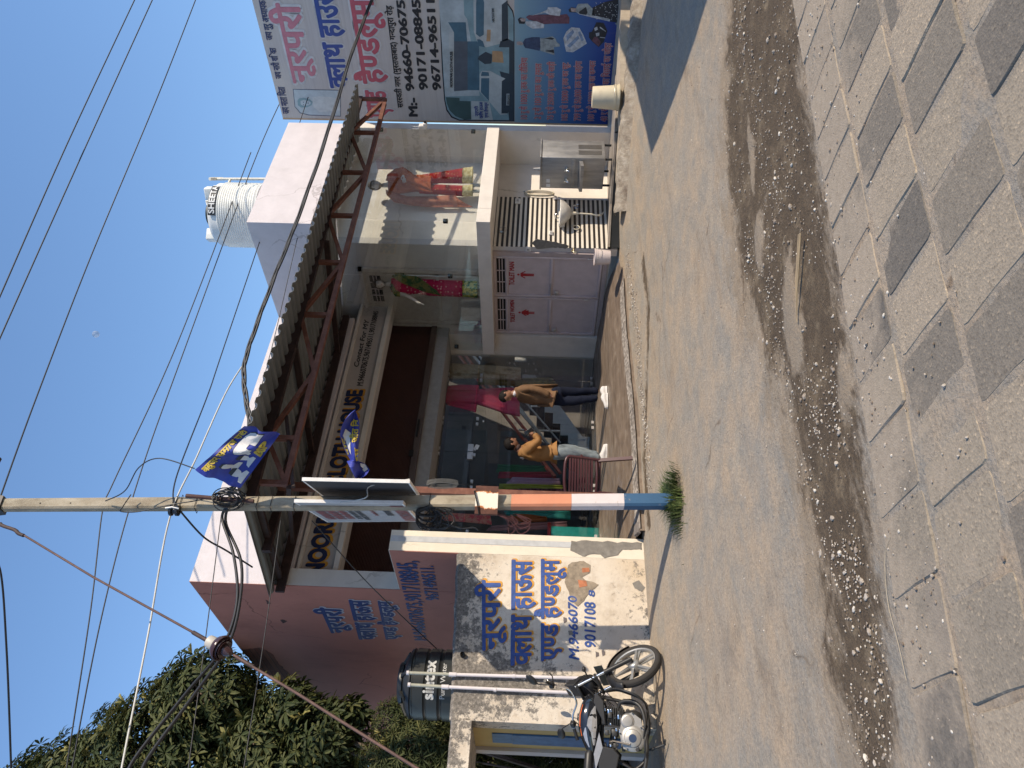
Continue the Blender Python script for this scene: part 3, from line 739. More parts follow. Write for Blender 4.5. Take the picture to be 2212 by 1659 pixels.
# dark bare patches
blot('bare_patch', MXn(XT), xp([zT(1065, 1100), zT(1020, 1050), zT(1060, 1020), zT(1150, 1030), zT(1230, 1045), zT(1330, 1075), zT(1300, 1095), zT(1200, 1085), zT(1130, 1095)], XT), M_cement, shop, seed=4)
blot('bare_patch', MY(YW), yp([zT(1310, 210), zT(1330, 170), zT(1400, 150), zT(1450, 125), zT(1530, 120), zT(1575, 160), zT(1610, 215), zT(1450, 225)], YW), M_cement, shop, seed=5)
blot('bare_patch', MY(YW), yp([zT(1260, 150), zT(1270, 125), zT(1310, 140), zT(1320, 175), zT(1290, 170)], YW), M_cement, shop, seed=6)
blot('bare_patch', MY(YW), yp([zT(1160, 120), zT(1180, 100), zT(1190, 112), zT(1178, 130)], YW), M_cement, shop, seed=7)
# toilet doors
M_rsign = plain('red_stencil_paint', (.36, .02, .025), .6, scale=30)
def toilet_door(y0, y1, word, woman, px):
    X = XT-.012; z0, z1 = .53, 2.42; w_ = y1-y0
    root = MB().box((X-.012, y0, z0), (X+.01, y1, z1)).build('toilet_door', M_steelpaint, shop)
    f = MB(); F_ = .045
    for a, b in ((y0, y0+F_), (y1-F_, y1)): f.rbox((X-.045, a, z0), (X-.01, b, z1), .006)
    for za, zb in ((z0, z0+F_), (z1-F_, z1), (1.37, 1.42), (2.16, 2.20)): f.rbox((X-.043, y0+F_, za), (X-.01, y1-F_, zb), .006)
    f.build('door_frame', M_steelpaint, root)
    v = MB()
    v.mat(0).box((X-.016, y0+.07, 2.215), (X-.0125, y1-.07, 2.36))
    v.mat(1)
    for i in range(1, 3): yy = y0+.07+(w_-.14)*i/3; v.box((X-.026, yy-.008, 2.215), (X-.0165, yy+.008, 2.36))
    for zz_ in (2.262, 2.312): v.box((X-.024, y0+.07, zz_-.007), (X-.017, y1-.07, zz_+.007))
    v.build('vent_grille', [M_dark, M_steelpaint], root)
    b = MB(); yb = y0+.05
    b.tube([(X-.06, y1-.09, 1.40), (X-.06, y1-.09-.25 if not woman else y1-.22, 1.40)], .009).rbox((X-.07, y1-.17, 1.26), (X-.045, y1-.09, 1.33), .006).tube([(X-.055, y1-.1, 1.3), (X-.07, y1-.07, 1.35), (X-.06, y1-.1, 1.4)], .006)
    b.build('bolt', M_silver, root)
    h = MB()
    for zz_ in (2.3, .75): h.tube([(X-.05, y0+.01, zz_-.04), (X-.05, y0+.01, zz_+.04)], .012)
    h.build('hinge', M_silver, root)
    paint('lettering', ('X', X-.012), [word], M_rsign, root, bold=.03, off=.003)
    # pictogram
    mbp = MB(); c = PX(*px, X-.012); s = .30
    def disc(cx, cy, r, n=16): return [(cx+r*math.cos(2*math.pi*i/n), cy+r*math.sin(2*math.pi*i/n)) for i in range(n)]
    Mx = Matrix.Translation(c) @ Matrix(((0, 0, -1, 0), (-1, 0, 0, 0), (0, 1, 0, 0), (0, 0, 0, 1)))
    sh = [disc(0, .42*s, .075*s)]
    if woman: sh += [[(-.07*s, .30*s), (.07*s, .30*s), (.22*s, -.14*s), (-.22*s, -.14*s)], [(-.09*s, .29*s), (-.05*s, .22*s), (-.24*s, -.02*s), (-.29*s, .02*s)], [(.09*s, .29*s), (.29*s, .02*s), (.24*s, -.02*s), (.05*s, .22*s)],
                   [(-.09*s, -.14*s), (-.02*s, -.14*s), (-.03*s, -.5*s), (-.09*s, -.5*s)], [(.02*s, -.14*s), (.09*s, -.14*s), (.09*s, -.5*s), (.03*s, -.5*s)]]
    else: sh += [[(-.12*s, .30*s), (.12*s, .30*s), (.10*s, -.02*s), (-.10*s, -.02*s)], [(-.12*s, .30*s), (-.09*s, .22*s), (-.24*s, 0), (-.29*s, .03*s)], [(.12*s, .30*s), (.29*s, .03*s), (.24*s, 0), (.09*s, .22*s)],
                   [(-.10*s, -.02*s), (-.01*s, -.02*s), (-.02*s, -.5*s), (-.09*s, -.5*s)], [(.01*s, -.02*s), (.10*s, -.02*s), (.09*s, -.5*s), (.02*s, -.5*s)]]
    for i, p in enumerate(sh): mbp.prism(p, .003+.0006*i, Mx)
    mbp.build('pictogram', M_rsign, root)
    return root
ya = PX(1066, 548, XT).y; yb_ = PX(1068, 715, XT).y; ym = (ya+yb_)/2
toilet_door(ya+.01, ym-.008, ('TOILET MAN', z2(1337, 410), z2(1335, 240), z2(1300, 408), z2(1300, 240)), False, z2(1418, 335))
toilet_door(ym+.008, yb_-.01, ('TOILET WOMEN', z2(1340, 680), z2(1335, 518), z2(1310, 678), z2(1306, 518)), True, z2(1424, 610))
part('door_surround', MB().box((XT-.05, ya-.08, .48), (XT+.01, ya+.005, 2.43)).box((XT-.03, ya-.08, 2.425), (XT+.01, yb_+.05, 2.44)).box((XT-.04, ya+.0, .44), (XT+.01, yb_+.02, .52)), plain('door_surround_paint', (.40, .33, .32), .7))
# upper door behind the green saree mannequin
X = XT-.01; y0 = 9.05; y1 = 10.35
ud = MB().box((X-.01, y0, 2.66), (X+.005, y1, 4.75)).build('upper_door', plain('beige_door', (.40, .36, .33), .6), shop)
f = MB()
for a, b in ((y0-.07, y0), (y1, y1+.07)): f.box((X-.05, a, 2.66), (X, b, 4.82))
f.box((X-.05, y0-.07, 4.75), (X, y1+.07, 4.82)).box((X-.03, y0+.05, 2.7), (X-.01, y0+.09, 4.4)).box((X-.03, y1-.09, 2.7), (X-.01, y1-.05, 4.4)).box((X-.03, y0+.05, 3.4), (X-.01, y1-.05, 3.45))
f.build('door_frame', plain('beige_frame', (.46, .42, .39), .6), ud)
v = MB(); v.mat(0).box((X-.016, y0+.12, 4.45), (X-.0105, y0+.75, 4.65)); v.mat(1)
for i in range(1, 4): v.box((X-.028, y0+.12+.157*i-.008, 4.45), (X-.017, y0+.12+.157*i+.008, 4.65))
for z_ in (4.52, 4.58): v.box((X-.026, y0+.12, z_-.006), (X-.0175, y0+.75, z_+.006))
v.build('vent_grille', [M_dark, M_steelpaint], ud)
# mould creeping down from the coping and bare brick where the plaster has gone
k = NM('soot_mould', .95); k.color(k.ramp(k.noise(9, 6, .75), [(.35, (.03, .02, .02)), (.65, (.12, .06, .05))])); M_soot = k.m
k = NM('bare_brick', .9); br = k.n('ShaderNodeTexBrick'); br.inputs['Scale'].default_value = 5.5; br.inputs['Color1'].default_value = (.16, .055, .04, 1); br.inputs['Color2'].default_value = (.24, .10, .07, 1); br.inputs['Mortar'].default_value = (.07, .045, .04, 1); br.inputs['Mortar Size'].default_value = .03
mp = k.n('ShaderNodeMapping'); mp.inputs['Rotation'].default_value = (math.pi/2, 0, math.pi/2); k.l(k.tc.outputs['Object'], mp.inputs[0]); k.l(mp.outputs[0], br.inputs['Vector']); k.color(br.outputs['Color']); k.bump(br.outputs['Fac'], .6, -.02)
blot('bare_brick', MXn(XR-.0065), xp([zB(430, 865), zB(560, 850), zB(640, 900), zB(700, 980), zB(780, 1060), zB(820, 1150), zB(720, 1150), zB(600, 1050), zB(500, 960)], XR-.006), k.m, shop, d=.002, seed=41, rag=.3)
blot('mould_stain', MXn(XR-.0065), xp([zB(585, 530), zB(605, 535), zB(625, 555), zB(600, 560)], XR-.006), M_soot, shop, d=.0012, seed=43)
blot('mould_stain', MXn(XR-.0065), xp([zB(685, 665), zB(705, 662), zB(735, 675), zB(705, 690)], XR-.006), M_soot, shop, d=.0012, seed=44)
# lettering on the red wall (this wall runs on into the low front wall)
M_blue2 = plain('faded_blue_paint', (.012, .03, .14), .6, var=.25, scale=15); M_pale = plain('pale_outline_paint', (.52, .50, .54), .7)
wall_red = [c for c in shop.children if c.name.startswith('red_side_wall')][0]
paint('painted_name', ('X', XR-.006), [('नूरपरी', zB(1125, 750), zB(1090, 585), zB(1035, 752), zB(958, 578)),
      ('क~लाथ हाऊस', zB(1330, 795), zB(1275, 530), zB(1222, 795), zB(1152, 528)),
      ('एण~ड हैण~डलूम', zB(1480, 795), zB(1430, 538), zB(1400, 795), zB(1345, 535))], M_blue2, wall_red, .035, M_pale, (.03, -.03), .04, .004)

# ================================================================ canopy of corrugated sheet on a steel truss
can = thing('canopy', 'corrugated metal canopy on a rust brown lattice truss over the shop front', 'canopy', (4.4, 7.3, 4.7))
def cpart(name, mb, m, **k): return mb.build(name, m, can, **k)
CI = can.matrix_world.inverted()
def canopy():
    bpy.context.view_layer.update()
    inv = Matrix.Translation((-4.4, -7.3, -4.7))
    x0, x1 = 4.25, 12.15; per = .19; V = []; n = int((x1-x0)/per*8)
    prof = [0, .0, 0, .045, .045, .045, .045, .0]
    # box-rib profile
    for i in range(n+1):
        x = x0 + (x1-x0)*i/n; ph = i % 8; h = (.0, .0, .0, .034, .04, .04, .034, 0)[ph]
        lf = (x-x0)/(x1-x0)
        zf = 4.76 + .10*lf; zb = 5.17 + .06*lf
        te = 1 if x < 9.66 else .32
        for t in (0, .5*te, te):
            V.append(inv @ Vector((x, 6.7 + (9.86-6.7)*t + .0*lf, zf + (zb-zf)*t - h)))
    Fc = [(3*i+j, 3*i+3+j, 3*i+4+j, 3*i+1+j) for i in range(n) for j in range(2)]
    k = NM('galvanised_sheet', .5, .25); k.color(k.ramp(k.noise(4, 6, .7, stretch=(1, .2, 1)), [(.3, (.13, .14, .14)), (.7, (.22, .23, .23))]))
    o = mesh_obj('corrugated_sheet', V, Fc, k.m, can)
    s = o.modifiers.new('thick', 'SOLIDIFY'); s.thickness = .004
    # truss
    A = PY(549, 1050, 7.3); B = PY(777, 211, 7.3); C = PY(616, 1050, 7.3); D = PY(831, 223, 7.3)
    B.z = A.z + (B.z-A.z)
    t = MB(); t.bar(inv @ (A+Vector((-.2, 0, 0))), inv @ B, .07, .12); cpart('top_chord', t, M_chord)
    t = MB(); t.bar(inv @ C, inv @ D, .065, .065); cpart('bottom_chord', t, M_brown)
    # web members from the photo: posts and diagonals (fractions along the chords)
    w_ = MB(); up = lambda x: A + (B-A)*((x-A.x)/(B.x-A.x)); lo = lambda x: C + (D-C)*((x-C.x)/(D.x-C.x))
    posts = [PY(*z1(640, 555), 7.3).x, PY(*z1(640, 745), 7.3).x, PY(*z1(620, 970), 7.3).x, PY(*z1(560, 1212), 7.3).x, PY(*z4(1290, 958), 7.3).x, PY(*z4(1190, 1415), 7.3).x, PY(*z3(720, 300), 7.3).x, PY(*z3(660, 600), 7.3).x]
    for x in posts: w_.bar(inv @ lo(x), inv @ up(x), .06, .055)
    dg = [(0, 1, 'l'), (1, 2, 'd'), (2, 3, 'u'), (3, 4, 'd'), (4, 5, 'u'), (5, 6, 'd'), (6, 7, 'u')]
    P = posts
    w_.bar(inv @ lo(P[0]), inv @ up(P[1]), .06, .055); w_.bar(inv @ up(P[1]), inv @ lo(P[2]), .06, .055)
    w_.bar(inv @ lo(P[2]), inv @ up(P[3]), .06, .055); w_.bar(inv @ up(P[3]), inv @ lo(P[4]), .06, .055)
    w_.bar(inv @ lo(P[4]), inv @ up(P[5]), .06, .055); w_.bar(inv @ up(P[5]), inv @ lo((P[5]+P[6])/2), .06, .055)
    w_.bar(inv @ lo((P[5]+P[6])/2), inv @ up(P[6]), .06, .055); w_.bar(inv @ up(P[6]), inv @ lo(P[7]), .06, .055)
    cpart('truss_web', w_, M_brown)
    # rear beams and rafters
    r_ = MB()
    for x in (4.5, 6.6, 8.7): r_.bar(inv @ Vector((x, 7.3, 4.78)), inv @ Vector((x, 9.9, 5.08)), .05, .08)
    r_.bar(inv @ Vector((4.3, 8.6, 4.90)), inv @ Vector((9.7, 8.6, 4.98)), .07, .10)
    r_.bar(inv @ Vector((4.3, 9.78, 5.02)), inv @ Vector((9.6, 9.78, 5.08)), .05, .12)
    cpart('rafter', r_, M_chord)
    # knee brace and tall post beside the concrete pole
    p = MB(); px_ = PY(640, 1052, 7.3); pq = PY(900, 1060, 8.3)
    p.box(tuple(inv @ Vector((pq.x-.05, 8.26, .1))), tuple(inv @ Vector((pq.x+.04, 8.34, 4.86))))
    cpart('steel_post', p, M_brown)
    b = MB(); b.bar(inv @ Vector((px_.x, 7.3, 4.35)), inv @ Vector((px_.x+.5, 9.6, 4.95)), .05, .05); b.bar(inv @ Vector((px_.x, 7.3, 4.3)), inv @ Vector((px_.x+1.0, 7.32, 4.62)), .04, .04)
    cpart('brace', b, M_chord)
canopy()
# ================================================================ billboard
def billboard():
    bb = thing('billboard', 'tall printed shop billboard in blue and white with pink and blue Hindi lettering', 'billboard', (XB, 8.2, .27))
    inv = bb.matrix_world.inverted(); inv = Matrix.Translation((-XB, -8.2, -.27))
    Y0, Y1, Z0, Z1 = 8.225, 4.6, .28, 6.82
    zi = PX(*z1(1535, 300), XB).z           # top of the blue field
    k = NM('printed_flex', .55)
    sx = k.n('ShaderNodeSeparateXYZ'); k.l(k.tc.outputs['Object'], sx.inputs[0]); z = sx.outputs[2]
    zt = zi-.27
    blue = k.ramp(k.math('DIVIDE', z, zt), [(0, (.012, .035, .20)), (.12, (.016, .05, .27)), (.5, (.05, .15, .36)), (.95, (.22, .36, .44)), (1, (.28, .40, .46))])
    wood = k.ramp(k.noise(3, 5, .7, stretch=(1, .25, 6)), [(.35, (.46, .41, .385)), (.65, (.56, .515, .49))])
    bei = k.mix(k.ramp(k.noise(.5, 2), [(.4, (0, 0, 0)), (.7, (1, 1, 1))]), wood, (.62, .55, .48))
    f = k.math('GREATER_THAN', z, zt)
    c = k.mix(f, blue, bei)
    dirt = k.ramp(k.noise(2, 7, .75, stretch=(1, 3, .5)), [(.55, (0, 0, 0)), (.8, (1, 1, 1))])
    k.color(k.mix(k.math('MULTIPLY', dirt, .18), c, (.3, .26, .22)))
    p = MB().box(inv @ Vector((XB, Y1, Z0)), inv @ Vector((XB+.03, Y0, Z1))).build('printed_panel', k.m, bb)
    f = MB(); fr = plain('billboard_frame', (.52, .34, .20), .6)
    f.box(inv @ Vector((XB-.004, Y0, Z0)), inv @ Vector((XB+.05, Y0+.035, Z1)))
    f.box(inv @ Vector((XB+.031, Y1, Z0)), inv @ Vector((XB+.07, Y0-.1, Z0+.05))); f.box(inv @ Vector((XB+.031, Y1, Z1-.06)), inv @ Vector((XB+.07, Y0-.1, Z1-.005)))
    for y in (8.1, 6.4, 4.7): f.box(inv @ Vector((XB+.071, y-.03, .1)), inv @ Vector((XB+.13, y+.03, Z1)))
    f.build('frame', fr, bb)
    Pl = ('X', XB)
    M_pink = plain('pink_print', (.56, .20, .24), .5, bump=0); M_dred = plain('deep_red_print', (.50, .09, .12), .5, bump=0); M_wh = plain('white_print', (.62, .60, .585), .5, bump=0)
    M_bl = plain('royal_blue_print', (.03, .065, .27), .5, bump=0); M_bk = plain('black_print', (.02, .02, .025), .5, bump=0); M_nv = plain('ink_blue_print', (.05, .06, .14), .5, bump=0)
    bpy.context.view_layer.update()
    paint('heading', Pl, [('जय माता पिता'.replace('पि', 'िप'), z1(272, 640), z1(243, 487), z1(238, 640), z1(208, 487)),
        ('जय नारी शक~ति'.replace('क~ति', 'िक~त'), z1(228, 442), z1(192, 268), z1(197, 442), z1(160, 268)),
        ('जय गुरु अध~यापक', z1(178, 225), z1(135, 0), z1(145, 225), z1(100, 0))], M_nv, bb, bold=.035)
    paint('shop_name', Pl, [('नूरपरी', z1(385, 468), z1(322, 15), z1(298, 468), z1(195, 15))], M_pink, bb, .07, M_wh, bold=.03)
    paint('shop_name', Pl, [('क~लाथ हाउस', z1(600, 495), z1(520, -75), z1(507, 495), z1(400, -75))], M_bl, bb, .05, M_wh, bold=.035)
    paint('shop_name', Pl, [('हैण~डलूम', z1(802, 470), z1(735, -15), z1(692, 470), z1(612, -15)), ('एण~ड', z1(828, 660), z1(806, 505), z1(722, 660), z1(698, 505))], M_dred, bb, .06, M_wh, bold=.03)
    paint('address', Pl, [('सरस~वती नगर (मुस~तफाबाद) गन~दापुरा रोड़', z1(910, 605), z1(845, 30), z1(882, 605), z1(815, 30))], M_bk, bb, bold=.03)
    paint('phone_numbers', Pl, [('M:-', z1(990, 655), z1(985, 548), z1(945, 655), z1(938, 548)), ('94660-70675', z1(972, 510), z1(915, -2), z1(928, 512), z1(872, -2)),
        ('90171-08845', z1(1048, 505), z1(1002, -5), z1(1003, 505), z1(958, -5)), ('96714-96511', z1(1122, 507), z1(1084, -5), z1(1078, 507), z1(1040, -5))], M_bk, bb, bold=.045)
    rows = [('10 रू से 1000 रू तक का तौलिया'.replace('लि', 'िल'), 1605, 668, 1607, 322, 1573), ('2 रू से 100 रू तक का रूमाल', 1682, 668, 1687, 355, 1650), ('75 रू से 25000 रू तक की साड़ी', 1752, 672, 1760, 345, 1722),
        ('105 रू से 15000 रू तक का सूट', 1832, 675, 1838, 350, 1802), ('799 रू से 50,000 तक का लहंगा', 1905, 677, 1912, 342, 1873), ('100 रू से 15000 तक का कम~बल', 1980, 678, 1990, 340, 1950), ('40 रू से 4000 तक का बिछाई का जोड़ा'.replace('बि', 'िब'), 2055, 682, 2078, 240, 2022)]
    paint('price_list', Pl, [(s, z1(a, b), z1(c_, d), z1(e, b), z1(e+(c_-a), d)) for s, a, b, c_, d, e in rows], M_dred, bb, .045, M_wh, bold=.014)
    # flat printed pictures
    def pp(x, y): q = PX(*z1(x, y), XB); return (-q.y, q.z)
    zI = zz(1620, 0, 3.456)
    zW = zz(2030, 0, 3.4566)
    cols = {}
    def shape(mb, mi, pts, lay, f=z1):
        q = [PX(*f(*p), XB) for p in pts]
        V = [inv @ Vector((XB-.0035-.0012*lay, a.y, a.z)) for a in q]
        mb.mat(mi).add(V, [tuple(range(len(V)))])
    names = ['print_teal', 'print_pale', 'print_shutter', 'print_glass', 'print_car', 'print_dark', 'print_green', 'print_black', 'print_orange']
    cc = [(.22, .34, .38), (.42, .48, .50), (.09, .11, .14), (.06, .14, .20), (.46, .50, .50), (.03, .05, .07), (.05, .10, .10), (.01, .01, .02), (.45, .28, .15)]
    mats = [plain(n, c_, .5, bump=0, scale=4, var=.2) for n, c_ in zip(names, cc)]
    m = MB()
    rr = [(1115, 0), (1117, 150), (1128, 400), (1140, 560), (1152, 620), (1180, 660), (1225, 678), (1535, 682), (1535, 100), (1528, 60), (1500, 20), (1470, 0), (1400, -300), (1115, -300)]
    shape(m, 7, rr, 0)
    ri = [(1121, 0), (1123, 150), (1134, 400), (1146, 560), (1158, 614), (1184, 652), (1225, 671), (1530, 675), (1530, 100), (1522, 64), (1497, 26), (1467, 0), (1400, -300), (1121, -300)]
    shape(m, 0, ri, 1)
    shape(m, 1, [(380, 60), (460, 1310), (930, 1300), (760, 260), (720, 200), (700, -200), (370, -200)], 2, zI)
    shape(m, 2, [(580, 560), (580, 1240), (765, 1225), (765, 560)], 3, zI); shape(m, 3, [(765, 560), (765, 1225), (925, 1225), (920, 560)], 3, zI)
    shape(m, 3, [(500, 300), (580, 440), (580, 560), (760, 560), (740, 300)], 3, zI)
    shape(m, 4, [(510, 430), (510, 1245), (575, 1245), (575, 430)], 4, zI)
    shape(m, 6, [(470, 1320), (655, 1330), (655, 1370), (805, 1375), (815, 1620), (720, 1625), (600, 1580), (520, 1500), (480, 1400)], 3, zI)
    shape(m, 4, [(815, 1370), (815, 1625), (1110, 1630), (1060, 1380)], 4, zI)
    shape(m, 5, [(1230, 560), (1395, 560), (1395, 1640), (1330, 1640), (1300, 1300), (1180, 900)], 3, zI)
    shape(m, 0, [(1100, 640), (1330, 640), (1330, 1000), (1180, 960), (1100, 880)], 4, zI)
    # rear of a white car, right; hatchback, left
    shape(m, 4, [(845, 100), (850, 430), (905, 590), (1020, 640), (1330, 560), (1310, 100), (1280, -60), (880, -100), (845, 0)], 5, zI)
    shape(m, 3, [(880, 60), (880, 460), (930, 500), (985, 470), (990, 30), (960, -80), (890, -80)], 6, zI); shape(m, 3, [(895, 530), (905, 620), (1000, 640), (975, 560), (930, 530)], 6, zI)
    shape(m, 8, [(1030, 400), (1020, 560), (1075, 560), (1080, 400)], 6, zI); shape(m, 5, [(1210, 560), (1190, 640), (1380, 640), (1380, 560), (1300, 520)], 6, zI); shape(m, 5, [(1230, 60), (1230, 560), (1320, 540), (1310, 0)], 6, zI); shape(m, 1, [(1085, 100), (1090, 310), (1140, 310), (1130, 100)], 7, zI)
    shape(m, 4, [(930, 1000), (925, 1240), (1060, 1380), (1210, 1560), (1300, 1550), (1330, 1090), (1200, 1030), (1070, 960), (960, 960)], 5, zI)
    shape(m, 3, [(950, 1060), (945, 1250), (1055, 1370), (1060, 1060)], 6, zI); shape(m, 5, [(1230, 1100), (1225, 1540), (1310, 1540), (1370, 1400), (1370, 1100), (1290, 1060)], 6, zI); shape(m, 1, [(1295, 1270), (1290, 1430), (1330, 1430), (1335, 1270)], 7, zI); shape(m, 3, [(960, 970), (945, 1030), (1060, 1030), (1050, 980)], 6, zI)
    # passers-by beside the cars
    shape(m, 5, [(920, 760), (900, 800), (1000, 870), (1090, 860), (1100, 740), (1010, 700)], 6, zI); shape(m, 8, [(1100, 690), (1100, 840), (1255, 850), (1240, 700), (1170, 690)], 7, zI)
    pic = m.build('shop_picture', mats, bb, auto=False)
    paint('picture_caption', ('X', XB-.013), [('NOORPARI CLOTH HOUSE', zI(560, 1185), zI(560, 700), zI(525, 1185), zI(525, 700))], M_bk, bb, bold=.03)
    paint('picture_lettering', ('X', XB-.013), [('नूरपरी', zI(920, 1580), zI(905, 1440), zI(870, 1580), zI(868, 1440)), ('क~लाथ हाऊस', zI(978, 1610), zI(968, 1385), zI(932, 1610), zI(930, 1385)), ('एण~ड हैण~डलूम', zI(1045, 1600), zI(1035, 1390), zI(1003, 1600), zI(998, 1390))], M_bl, bb, bold=.02)
    paint('number_plate', ('X', XB-.014), [('HR71H7200', zI(1132, 300), zI(1122, 112), zI(1100, 300), zI(1092, 112)), ('HR01Q4747', zI(1328, 1425), zI(1330, 1285), zI(1303, 1425), zI(1305, 1285))], M_bk, bb, bold=.02)
    # figures of the wares
    m = MB(); nm = ['print_maroon', 'print_white', 'print_skin', 'print_navy', 'print_grey', 'print_ink', 'print_towel']
    cc = [(.14, .06, .09), (.50, .52, .55), (.40, .32, .30), (.035, .06, .13), (.30, .34, .35), (.02, .025, .035), (.20, .28, .42)]
    mats = [plain(n, c_, .5, bump=0, scale=14, var=.4) for n, c_ in zip(nm, cc)]
    S = lambda mi, pts, lay: shape(m, mi, pts, lay, zW)
    S(5, [(30, 260), (50, 320), (120, 325), (140, 290), (110, 245), (60, 235)], 1); S(2, [(60, 255), (80, 290), (130, 290), (140, 250), (90, 245)], 2)
    S(0, [(140, 230), (180, 205), (380, 195), (600, 200), (700, 190), (735, 240), (730, 320), (500, 320), (350, 330), (280, 290), (180, 270)], 2); S(1, [(130, 290), (280, 285), (390, 330), (385, 380), (230, 388), (150, 340)], 3); S(1, [(340, 170), (430, 130), (440, 95), (560, 95), (620, 130), (600, 215), (470, 200), (400, 170), (200, 215)], 3)
    S(2, [(15, 575), (20, 612), (90, 615), (105, 590), (80, 565), (30, 562)], 1); S(3, [(100, 575), (130, 525), (220, 505), (330, 505), (335, 560), (340, 640), (325, 690), (240, 670), (130, 650), (110, 615)], 2); S(4, [(335, 520), (390, 515), (500, 490), (540, 520), (560, 570), (600, 600), (600, 630), (520, 640), (530, 750), (440, 720), (340, 690)], 2); S(5, [(385, 520), (480, 505), (530, 520), (500, 540)], 3); S(5, [(400, 690), (520, 670), (525, 720)], 3)
    S(1, [(650, 520), (690, 430), (760, 370), (870, 380), (920, 470), (970, 590), (880, 650), (780, 710), (690, 700), (670, 620)], 1); S(6, [(690, 480), (780, 400), (800, 440), (700, 560)], 2); S(6, [(700, 620), (850, 480), (870, 520), (740, 650)], 2); S(6, [(850, 440), (880, 420), (930, 540), (900, 560)], 2)
    S(5, [(1000, 440), (1040, 430), (1100, 300), (1200, 310), (1250, 420), (1200, 570), (1130, 640), (1040, 560), (1000, 510)], 1); S(0, [(1070, 500), (1110, 500), (1160, 570), (1130, 630), (1040, 550)], 2); S(1, [(1070, 380), (1110, 360), (1120, 400), (1080, 420)], 2); S(1, [(1090, 450), (1140, 440), (1140, 480), (1100, 495)], 2); S(1, [(1150, 360), (1230, 420), (1225, 430), (1145, 375)], 3); S(1, [(1150, 500), (1220, 510), (1220, 518), (1150, 510)], 3)
    S(5, [(720, 130), (735, 165), (830, 170), (830, 110), (760, 95)], 1); S(2, [(750, 105), (760, 155), (820, 160), (830, 110)], 2); S(4, [(825, 100), (850, 50), (980, 45), (1060, 130), (1060, 210), (870, 195), (820, 160)], 2); S(5, [(860, 160), (960, 90), (980, 170), (960, 200), (870, 185)], 3); S(5, [(1050, 100), (1200, 30), (1400, -20), (1400, 310), (1280, 290), (1180, 265), (1040, 215)], 2); S(4, [(1400, 0), (1470, 10), (1455, 310), (1380, 340), (1350, 320), (1400, 290)], 3); S(1, [(860, 190), (1100, 215), (1290, 260), (1280, 290), (1060, 240)], 3)
    rnd = random.Random(2)
    for _ in range(60):
        x = rnd.uniform(1080, 1390); y = rnd.uniform(20, 260)
        S(1, [(x, y), (x+9, y+3), (x+5, y+12), (x-4, y+7)], 3)
    m.build('goods_picture', mats, bb, auto=False)
    # framed bust of an elder, left of the heading
    m = MB(); mats = [plain('portrait_pale', (.50, .55, .56), .5, bump=0), plain('portrait_teal', (.24, .36, .38), .5, bump=0), plain('portrait_line', (.12, .14, .18), .5, bump=0), plain('portrait_shirt', (.60, .62, .60), .5, bump=0)]
    shape(m, 2, [(290, 500), (300, 600), (330, 636), (380, 648), (560, 655), (560, 505)], 0); shape(m, 0, [(294, 503), (304, 598), (333, 631), (381, 643), (556, 650), (556, 509)], 1)
    shape(m, 3, [(400, 545), (440, 540), (510, 545), (556, 560), (556, 620), (440, 628), (405, 600)], 2)
    shape(m, 1, [(316, 565), (325, 552), (350, 548), (385, 556), (402, 572), (396, 590), (370, 602), (335, 603), (318, 590)], 3); shape(m, 0, [(333, 566), (352, 560), (380, 566), (394, 577), (380, 590), (350, 594), (335, 586)], 4)
    for a in ((348, 570), (348, 584)): shape(m, 2, [(a[0], a[1]), (a[0]+4, a[1]+1), (a[0]+4, a[1]+7), (a[0], a[1]+6)], 5)
    shape(m, 2, [(374, 573), (378, 573), (378, 584), (374, 584)], 5)
    m.build('portrait', mats, bb, auto=False)
billboard()

# ================================================================ low wall in front, with the red flank
YL = 8.69
def low_wall():
    lw = thing('boundary_wall', 'tall narrow wall end with a pale grey stripe and red painted flank', 'wall', (4.57, 8.7, .1))
    inv = Matrix.Translation((-4.57, -8.7, -.1)); bpy.context.view_layer.update()
    b = MB().box(inv @ Vector((XR+.004, YL, .0)), inv @ Vector((4.72, YF-.03, 3.40))).build('wall_body', wall_paint('cream_plaster', (.70, .63, .52), .25), lw)
    s = MB().box(inv @ Vector((4.56, YL-.005, .9)), inv @ Vector((4.64, YL+.01, 3.39))).build('grey_stripe', plain('pale_grey_paint', (.46, .47, .48), .8), lw)
    r = MB().box(inv @ Vector((XR-.004, YL+.004, 2.4)), inv @ Vector((XR+.0035, YF-.014, 3.39))).build('red_flank', M_red, lw)
    paint('phone_lettering', ('X', XR-.0045), [('M.9466070675,9017108845,', zB(1668, 802), zB(1597, 268), zB(1592, 802), zB(1467, 268)), ('9671496511.', zB(1752, 530), zB(1712, 300), zB(1668, 532), zB(1625, 300))], M_blue2, lw, bold=.035, off=.003, shear=.05)
    blot('bare_patch', inv @ MY(YL), yp([zA(1105, 135), zA(1100, 200), zA(1180, 235), zA(1300, 225), zA(1330, 250), zA(1420, 230), zA(1450, 190), zA(1580, 195), zA(1580, 150), zA(1350, 140)], YL-.006), M_cement, lw, d=.007, seed=11)
low_wall()
